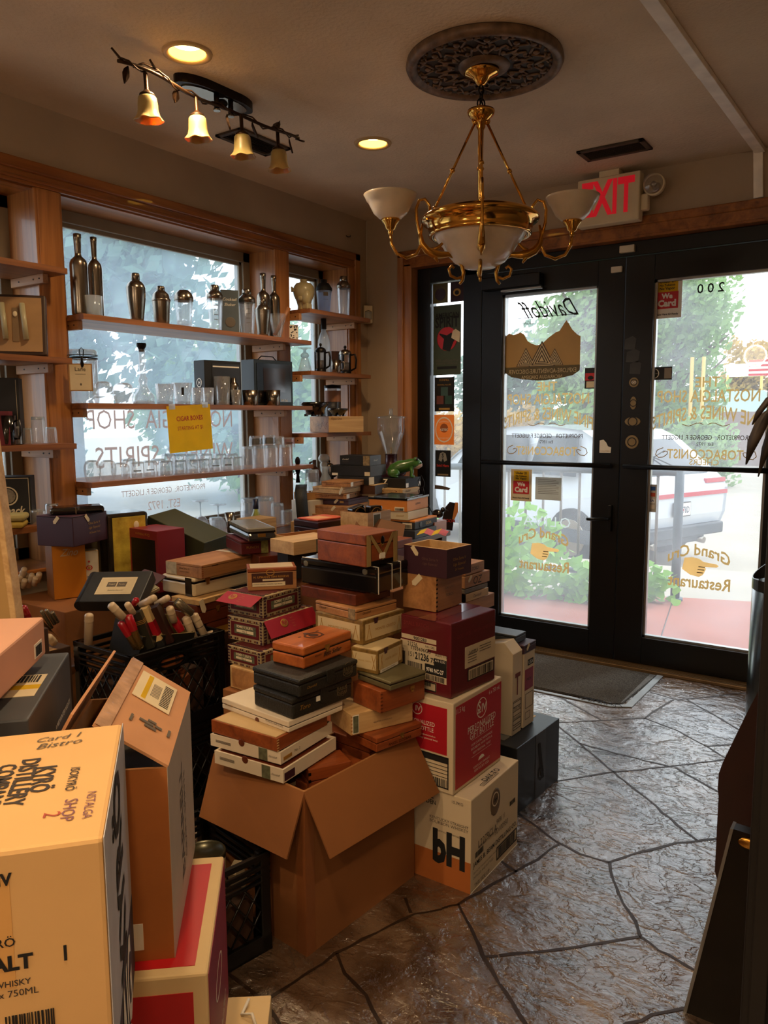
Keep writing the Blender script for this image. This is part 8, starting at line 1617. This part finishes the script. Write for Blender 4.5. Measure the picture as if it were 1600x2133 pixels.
# things on the table and sill
b = Bx('', 'carton', 'white carton on the sill behind the black strap', 'box', data=(.20, -.86, .747, .885, 78, .18, .12)).body(mat('white_counter_box', '#cfc7b8', .6), .002).done()
mb = MB(); pts = [(.16, -.84, .965), (.205, -.90, .945), (.225, -.92, .90), (.225, -.915, .85), (.235, -.92, .80), (.235, -.90, .765)]
rws = []
for p in pts: rws.append([mb.bm.verts.new((p[0]+dx, p[1]+dy, p[2])) for dx, dy in ((-.018, -.026), (.018, .026))])
for a, c_ in zip(rws, rws[1:]): mb.face([a[0], a[1], c_[1], c_[0]], m_leather, True)
o = mb.build('leather_strap'); md = o.modifiers.new('s', 'SOLIDIFY'); md.thickness = .008; tag(o, 'wide black leather strap hanging over the white carton', 'strap')
b = Bx('', 'cigar_box', 'small open kraft box with black card above the white carton', 'box', data=(.17, -.84, .887, .925, 70, .12, .10)).open(m_kraft, m_cardin, th=.003).done()
for i, (x, y, z, r_, l_, hh, yw, lab) in enumerate(((.62, -1.36, .745, .20, .14, .085, 60, 'pale cedar box angled in front of the sill glasses'), (.50, -1.16, .745, .18, .13, .08, 95, 'pale cedar box marked 5 beside the angled one'), (.30, -1.36, .747, .15, .12, .10, 85, 'cream fronted cedar box behind the steel tumbler'))):
    b = Bx('', 'cigar_box', lab, 'cigar box', data=(x, y, z, z+hh, yw, r_, l_)).body(m_cedarL, .001).joints(m_cedar)
    if i == 1: b.text('L', .8, .4, .1, '5', m_ink)
    b.done()
# frog
m_frog = mat('glossy_green_frog', '#3f6b2c', .25, var=.45, nscale=22, coat=.5); m_belly = mat('frog_cream_mouth', '#c9a890', .4); m_eye = mat('frog_eye', '#15100c', .1)
N = BOX['N1']; cx, cy = N[0]-.075, N[1]+.09
t = thing('frog_figurine', 'glossy green ceramic frog sitting on the black box', 'figurine', (cx, cy, N[3]+.001), math.atan2(.566, .824))
mb = MB(); mb.tube([(-.085, 0, .028), (-.06, 0, .045), (-.02, 0, .058), (.02, 0, .065), (.055, 0, .078), (.085, 0, .082), (.105, 0, .078)], .03, m_frog, 16, [.018, .032, .038, .036, .030, .026, .010]); mb.build('body', t)
mb = MB(); mb.tube([(.06, 0, .066), (.088, 0, .068), (.110, 0, .070)], .02, m_belly, 14, [.018, .022, .008]); mb.build('mouth', t)
for s_ in (-1, 1):
    mb = MB(); mb.ellipsoid((-.055, s_*.034, .026), (.036, .016, .026), m_frog); mb.tube([(-.03, s_*.04, .02), (-.07, s_*.045, .008), (-.03, s_*.05, .005)], .008, m_frog, 8); mb.build('hind_leg', t)
    mb = MB(); mb.tube([(.045, s_*.026, .06), (.05, s_*.036, .03), (.045, s_*.04, .006), (.065, s_*.042, .003)], .009, m_frog, 8, [.013, .010, .008, .006]); mb.build('front_leg', t)
    mb = MB(); mb.ellipsoid((.072, s_*.018, .102), (.013, .011, .012), m_frog); mb.ellipsoid((.077, s_*.023, .104), (.008, .008, .008), m_eye); mb.build('eye', t)
# grinder
m_iron = mat('dark_red_enamel', '#3d1820', .35, .2, coat=.3)
t = thing('coffee_grinder', 'dark red cast iron coffee grinder with a clear glass hopper', 'coffee grinder', (.285, -.16, .78))
mb = MB(); mb.lathe([(0, 0), (.08, 0), (.08, .05), (.05, .1), (.045, .20), (.055, .24), (.05, .26), (.036, .27), (.036, .325), (.04, .33)], m_iron, 28); mb.ellipsoid((-.02, -.03, .19), (.085, .05, .07), m_iron); mb.ellipsoid((.06, .0, .235), (.045, .04, .04), m_iron); mb.build('body', t)
mb = MB(); mb.lathe([(.035, .33), (.04, .345), (.078, .45), (.082, .47), (.082, .54), (.084, .545)], m_glass, 36); mb.lathe([(.088, .545), (.088, .552), (.05, .556), (.015, .56), (.010, .575), (.012, .60), (.0, .60)], m_glassbase, 36); mb.build('glass_hopper', t); mb = MB(); mb.cyl((0, 0, .30), (0, 0, .37), .004, m_brass); mb.build('shaft', t)
carton('tall dark carton under the coffee grinder', .20, -.25, .37, -.06, .779, 0, mat('dark_small_carton', '#2a211c', .6))
# bird and wire ornament, papers
t = thing('bird_ornament', 'small black bird ornament with twisted wire at the right end of the table', 'ornament', (.86, -.585, .799)); mb = MB(); mb.ellipsoid((0, 0, .035), (.034, .020, .022), m_blacklaq); mb.ellipsoid((.026, .01, .056), (.014, .012, .013), m_blacklaq); mb.cyl((.038, .012, .056), (.055, .018, .050), .004, m_blacklaq, 8, .0005); mb.build('bird', t)
mb = MB(); mb.tube([(-.03, 0, .03), (-.06, 0, .08), (-.10, 0, .10), (-.12, 0, .15), (-.09, 0, .17), (-.08, 0, .13), (-.12, 0, .10), (-.13, 0, .05), (-.08, 0, .04)], .0022, m_metal_dark, 6); mb.tube([(-.10, 0, .12), (-.08, 0, .19), (-.10, 0, .23), (-.12, 0, .20), (-.10, 0, .15)], .0022, m_metal_dark, 6); mb.build('wire', t)
b = Bx('', 'cigar_box', 'cedar box under the bird ornament at the table end', 'cigar box', data=(.885, -.66, .745, .797, 92, .13, .13)).body(m_redwood, .001).done()
# ================================================================ foreground left cartons
b = B_('Q5', 'whiskey_carton', 'red whiskey carton with cream edges at the bottom of the near left stack', 'carton').body(mat('aged_white_carton', '#d9bd8c', .7, var=.08, nscale=5), .004)
mr2 = mat('warm_carton_red', '#b8161c', .45, var=.04); b.patch('T', .06, .065, .92, .98, mr2).patch('L', .0, .0, .93, .90, mr2).patch('R', .02, .02, .98, .98, mat('crimson_side', '#8e1838', .45)).disc('R', .45, .6, .05, m_white, ring=.003, off=.0015, ey=.5).text('R', .5, .2, .6, 'PERSONALIZED', m_white, rot=0).disc('L', .6, .6, .045, m_white, ring=.003, off=.0015)
b.patch('T', .42, .20, .66, .36, m_cream, part='barcode_label').bars('T', .58, .22, .65, .34, off=.0014).bars('T', .44, .22, .55, .34, off=.0014, vert=True).done()
b = B_('Q4', 'open_carton', 'tall orange-brown carton with two raised taped flaps at the near left', 'carton').open(mat('orange_brown_card', '#a9642c', .75, var=.08), m_cardin, th=.005)
b.patch('R', .0, .0, 1, 1, mat('grey_white_print', '#b2a390', .6, var=.05), part='printed_side', th=.0006); b.text('R', .45, .48, .62, 'BARRELL', m_greyink, rot=90, off=.001, bold=.02).text('R', .58, .45, .5, 'CRAFT SPIRITS', m_greyink, rot=90, off=.001)
b.mb('bottles').box((.02, .02, .02), (b.r-.02, b.l-.02, b.h*.82), m_blackmatte); b.patch('L', .5, .06, .75, .2, m_white, part='label_scrap')  # one plain black block gives the dark interior seen between the flaps
r_, l_, h_ = b.r, b.l, b.h; mfl = mat('light_brown_flap', '#c08a60', .7, var=.07)
flapq(b, 'right_flap', [(0, 0, h_), (r_, 0, h_), (r_, .098, h_+.068), (0, .098, h_+.068)], mfl, .004); flapq(b, 'left_flap', [(r_, l_, h_), (0, l_, h_), (0, l_-.048, h_+.085), (r_, l_-.048, h_+.085)], mfl, .004)
Mf = Matrix(((1, 0, 0, 0), (0, .822, -.57, 0), (0, .57, .822, h_), (0, 0, 0, 1))); lb = b.mb('shipping_label'); lb.box((r_*.56, .035, -.0012), (r_*.92, .105, -.0002), m_cream, Mf); 
Mo = Matrix(((1, 0, 0, 0), (0, .822, -.57, -.0035), (0, .57, .822, h_+.0042), (0, 0, 0, 1)))
lb.box((r_*.52, .025, 0), (r_*.90, .092, .001), m_cream, Mo); lb.box((r_*.54, .070, .001), (r_*.88, .078, .0014), m_yel, Mo)
for k in range(14): lb.box((r_*(.56+.022*k), .03, .001), (r_*(.56+.022*k)+.003, .046, .0014), m_ink, Mo)
for k in range(8): lb.box((r_*.62, .05+.002*k, .001), (r_*.80, .0508+.002*k, .0014), m_greyink, Mo)
for dx, dy, w_, hh in ((0, 0, .02, .006), (.008, .01, .024, .006), (-.012, .012, .012, .006), (.0, .02, .014, .006), (-.03, .012, .004, .022), (.032, .0, .004, .022)): lb.box((r_*.26+dy-hh/2, .045+dx-w_/2, .0), (r_*.26+dy+hh/2, .045+dx+w_/2, .0012), m_greyink, Mo)
tp = b.mb('tape'); mtp = mat('shiny_tape', '#c9a184', .12, var=.3, nscale=30, coat=1, bump=.4, bscale=60); tp.box((0, .098, .0002), (r_, .119, .0012), mtp, Mo); tp.box((0, .0, -.0015), (.0001, .0001, -.001), mtp, Mo); b.done()
b = B_('KY', 'whisky_carton', 'large tan carton with black print and white right side in the near left corner', 'carton').body(mat('warm_tan_carton', '#dbb075', .75, var=.07, nscale=4, bump=.12, bscale=12), .005)
mnav = mat('faded_navy_ink', '#3a3331', .75, var=.1)
b.text('T', .47, .11, .20, 'ISOKYRÖ', mnav, rot=180, bold=.01).text('T', .50, .19, .22, 'KYRÖ', mnav, rot=180, bold=.025, ys=1.2).text('T', .50, .25, .40, 'DISTILLERY', mnav, rot=180, bold=.025, ys=1.2).text('T', .48, .31, .38, 'COMPANY', mnav, rot=180, bold=.025, ys=1.2).text('T', .90, .19, .18, 'Card 1', m_greyink, rot=-82, shear=.4).text('T', .83, .185, .18, 'Bistro', m_greyink, rot=-82, shear=.4).text('T', .24, .05, .2, 'NSTALGA', mat('violet_pen', '#7b5063', .7), rot=180).text('T', .22, .10, .16, 'SHOP', mat('violet_pen', '', .7), rot=180).text('T', .2, .14, .035, '2', mat('red_pen', '#a8483a', .7), rot=180)
b.text('L', .745, .92, .085, 'MNV', m_ink, bold=.04, ys=1.1).patch('L', .3, .60, .78, .92, mat('shiny_tan_label', '#dba763', .45, var=.03), part='faint_label', th=.0005).text('L', .742, .74, .085, 'KYRÖ', m_ink, bold=.01).text('L', .755, .675, .135, 'MALT', m_ink, bold=.04).text('L', .772, .615, .085, 'WHISKY', mnav, bold=.01).text('L', .775, .585, .11, '6 x 750ML', mnav).bars('L', .75, .46, .865, .52).bars('L', .3, .45, .6, .52).patch('L', .893, .655, .90, .70, m_ink, part='ink_mark')
b.patch('R', .0, .0, 1, 1, mat('cool_white_side', '#b5b6bd', .6), part='printed_side', th=.0008).patch('R', .0, .0, 1, .30, mat('navy_band', '#2a2f3f', .6), part='navy_band', th=.0012).text('R', .45, .66, .80, 'KYRÖ', m_ink, rot=90, off=.0018, bold=.03, ys=1.4).text('R', .5, .15, .5, 'AIG', m_white, off=.002, bold=.03, ys=1.6).done()
b = B_('Q3', 'carton', 'slate grey carton with a yellow shipping label behind the large tan carton', 'carton', data=(1.84, -3.41, .60, .90, 137, .33, .26)).body(mat('slate_blue_carton', '#3e4247', .5, var=.08), .003)
b.patch('T', .30, .05, .62, .42, m_cream, part='shipping_label').patch('T', .40, .05, .46, .42, m_yel, part='shipping_label', th=.0012).bars('T', .5, .08, .6, .4, off=.0014, vert=True).text('R', .72, .72, .4, 'A MIDWINTER NIGHTS', m_white, bold=.01).text('R', .74, .58, .22, 'DRAM', m_white, bold=.01).done()
b = B_('Q2', 'carton', 'pale pink-tan carton lying on the slate grey carton at the left edge', 'carton', data=(1.925, -3.578, .918, .985, 132.1, .445, .26)).body(mat('pink_tan_card', '#cf9c80', .65, var=.06, nscale=6), .004); b.patch('R', .86, .14, .95, .5, m_white, part='barcode').bars('R', .87, .18, .94, .44, off=.0014).done()
# cream panel of a tall case at the left
t = thing('wooden_board', 'tall cream edged wooden panel leaning at the left edge', 'panel', (1.219, -3.008, 0), R(34.5)); m_pan = mat('cream_panel_board', '#a8854f', .6, var=.15, nscale=5)
t.rotation_euler = (0, 0, 0); M = Matrix(((.824, -.566, -.176, 0), (.566, .824, .027, 0), (0, 0, 1, 0), (0, 0, 0, 1))); mb = MB(); mb.box((-.24, 0, .01), (.0, .03, 1.5), m_pan, M, bev=.004); mb.build('board', t); mb = MB(); mb.box((-.012, -.006, .01), (.004, .036, 1.5), m_cedarL, M, bev=.003); mb.build('edge_strip', t)
# ================================================================ right-hand side
m_mat = mat('grey_door_mat', '#5f5c58', .95, var=.45, nscale=160, bump=1.0, bscale=240)
t = thing('door_mat', 'grey ribbed entrance mat with frayed corner in front of the doors', 'mat', (1.35, -.34, .0015)); mb = MB()
mb.prism([(-.55, -.24), (.36, -.215), (.43, -.235), (.475, -.20), (.50, .28), (-.55, .28)], 0, .009, m_mat)
for k in range(48): y_ = -.22+k*.0104; mb.tube([(-.54, y_, .009), (-.2, y_+.001, .0095), (.2, y_-.001, .0095), (.47, y_, .009)], .0028, m_mat, 5)
mb.build('pile', t)
mb = MB(); mb.prism([(-.55, -.262), (.38, -.262), (.44, -.262), (.525, -.215), (.53, .30), (.50, .30), (.492, -.2), (.43, -.24), (-.55, -.245)], 0, .004, mat('mat_edge_grey', '#8f9599', .6)); mb.build('rubber_edge', t)
mb = MB(); rr = random.Random(9)
for k in range(26): x = .30+rr.uniform(0, .17); mb.tube([(x, -.215+rr.uniform(-.01, .01), .006), (x+rr.uniform(-.02, .02), -.235, .010), (x+rr.uniform(-.03, .03), -.25+rr.uniform(-.01, .01), .006)], .0012, m_ink, 5)
mb.tube([(.06, -.245, .006), (.02, -.275, .010), (-.0, -.27, .006), (.03, -.255, .008), (.05, -.27, .006)], .0018, m_ink, 5)
mb.build('frayed_threads', t)
m_galv = mat('polished_steel_can', '#8b8d8c', .22, 1.0, var=.25, nscale=6, stretch=(1, 1, .2))
t = thing('ash_can', 'tall round steel waste can with a slanted open top by the doors', 'waste can', (2.455, -.42, 0)); mb = MB(); r_ = .125
seg = 40; bot = []; top = []; toi = []
for j in range(seg):
    a = 2*math.pi*j/seg; zc = .72+.075*math.cos(a-R(20)); bot.append(mb.bm.verts.new((r_*math.cos(a), r_*math.sin(a), 0))); top.append(mb.bm.verts.new((r_*math.cos(a), r_*math.sin(a), zc))); toi.append(mb.bm.verts.new((r_*.97*math.cos(a), r_*.97*math.sin(a), zc)))
inn = [mb.bm.verts.new((r_*.97*math.cos(2*math.pi*j/seg), r_*.97*math.sin(2*math.pi*j/seg), .3)) for j in range(seg)]
for j in range(seg):
    k = (j+1) % seg; mb.face([bot[j], bot[k], top[k], top[j]], m_galv, True); mb.face([top[j], top[k], toi[k], toi[j]], m_galv, True); mb.face([toi[j], toi[k], inn[k], inn[j]], m_blackmatte, True)
mb.face(list(reversed(inn)), m_blackmatte); mb.build('body', t); mb = MB(); mb.ring2(0, 0, r_*1.012, r_*.995, .60, .645, m_galv, seg=40); mb.build('collar_band', t)
# dark maroon panel, slanted metal stand, tall cabinet, plant
m_dm = mat('dark_maroon_board', '#2a0f0c', .4, var=.2, coat=.2)
mb = MB(); mb.prism([(2.66, .78), (2.615, .72), (2.573, .609), (2.524, .468), (2.517, .44), (2.516, .40), (2.519, .38), (2.519, .18), (2.526, .155), (2.54, .14), (2.56, .0), (2.72, .0), (2.72, .78)], -.012, .012, m_dm, Matrix.Translation((0, -2.0, 0)) @ Matrix.Rotation(R(90), 4, 'X')); tag(mb.build('maroon_side_panel'), 'dark maroon wooden side panel with sloping upper edge at the right', 'panel')
m_ds = mat('dark_bronze_metal', '#1d1712', .35, .6, var=.3, nscale=8)
t = thing('metal_stand', 'dark metal stand with a bright sloping left edge at lower right', 'stand', (2.60, -2.3, 0)); mb = MB(); Mz = Matrix.Rotation(R(90), 4, 'X')
mb.prism([(.004, .461), (.060, .458), (.12, .40), (.16, .0), (-.072, .0)], -.015, .015, m_ds, Mz); mb.build('panel', t); mb = MB(); mb.prism([(-.001, .462), (.005, .461), (-.071, .0), (-.078, .0)], -.018, .018, m_alu, Mz); mb.build('edge', t)
mb = MB(); mb.ellipsoid((.035, -.02, .44), (.02, .006, .012), m_brassdull); mb.ellipsoid((.052, -.02, .41), (.007, .005, .010), m_steel); mb.build('glimmers', t)  # small shiny beads stand in for glimmers at the top of the stand
t = thing('display_cabinet', 'tall dark cabinet edge running down the right side', 'cabinet', (2.711, -2.85, 0)); m_cab = mat('dark_cabinet', '#0f0b08', .5, var=.3, nscale=4)
mb = MB(); mb.box((0, 0, 0), (.5, .40, 2.1), m_cab, bev=.003); mb.build('carcass', t); mb = MB(); mb.box((.012, -.012, .02), (.035, 0, 2.08), m_cab, bev=.002); mb.box((.06, -.012, .02), (.48, 0, 1.0), m_cab, bev=.002); mb.build('door', t)
t = thing('dried_plant', 'dark drooping dried leaves hanging at the right edge', 'plant', (2.735, -2.93, 1.33)); m_dl = mat('dried_leaf', '#2a1f18', .6, var=.4, nscale=30)
for (pts, w_) in (([(0, 0, .02), (-.022, 0, .0), (-.032, -.004, -.03), (-.040, -.006, -.062)], .0085), ([(.0, .01, .02), (-.01, .01, .0), (-.020, .012, -.04), (-.028, .012, -.078)], .006), ([(.01, 0, .01), (.0, 0, -.03), (-.006, 0, -.06), (-.012, .0, -.085)], .006), ([(0, -.01, .03), (-.015, -.012, .022), (-.026, -.014, .005), (-.034, -.014, -.012)], .005)):
    mb = MB(); n_ = len(pts); v = []
    for i, p in enumerate(pts): k = (.5, 1, .9, .05)[i]*w_; v.append([mb.bm.verts.new((p[0]-k, p[1], p[2]-k*.3)), mb.bm.verts.new((p[0], p[1]-k*.4, p[2])), mb.bm.verts.new((p[0]+k, p[1], p[2]+k*.3))])
    for a, c_ in zip(v, v[1:]): mb.face([a[0], a[1], c_[1], c_[0]], m_dl, True); mb.face([a[1], a[2], c_[2], c_[1]], m_dl, True)
    o = mb.build('leaf', t); md = o.modifiers.new('s', 'SOLIDIFY'); md.thickness = .0012
mb = MB(); mb.tube([(.07, 0, -.05), (.03, 0, .0), (.0, 0, .02)], .003, m_dl, 6); mb.build('stem', t)
# yellow price sign on the shelf
t = thing('price_sign', 'yellow paper CIGAR BOXES STARTING AT $1 sign taped to the middle shelf', 'sign', (.137, -1.585, 1.385))
Ms = Matrix.Rotation(R(3), 4, 'X') @ Matrix(((0, 0, 1, 0), (1, 0, 0, 0), (0, 1, 0, 0), (0, 0, 0, 1))); mb = MB(); mb.box((-.128, -.205, 0), (.128, .003, .0012), m_yel, Ms); mb.build('paper', t)
mb = MB(); mb.text('CIGAR BOXES', .155, m_redtext, Ms @ Matrix.Translation((0, -.055, .002)), bold=.015, ys=1.2); mb.text('STARTING AT $1', .15, m_redtext, Ms @ Matrix.Translation((0, -.10, .002)), ys=1.2); mb.build('lettering', t)
mb = MB(); mb.box((-.115, -.012, .0012), (-.08, .012, .0018), m_frost, Ms); mb.box((.08, -.012, .0012), (.115, .012, .0018), m_frost, Ms); mb.build('tape', t)
# paper scrap near the bottom of the view
b = Bx('', 'carton', 'white carton with torn top at the bottom edge beside the red carton', 'carton', data=(1.98, -3.085, .0, .23, 128, .10, .12)).body(mat('aged_white_carton', '', .7), .002); b.mb('torn_paper').tube([(.02, .02, b.h), (.04, .03, b.h+.012), (.05, .05, b.h+.004), (.08, .04, b.h+.01)], .003, m_white, 6); b.done()
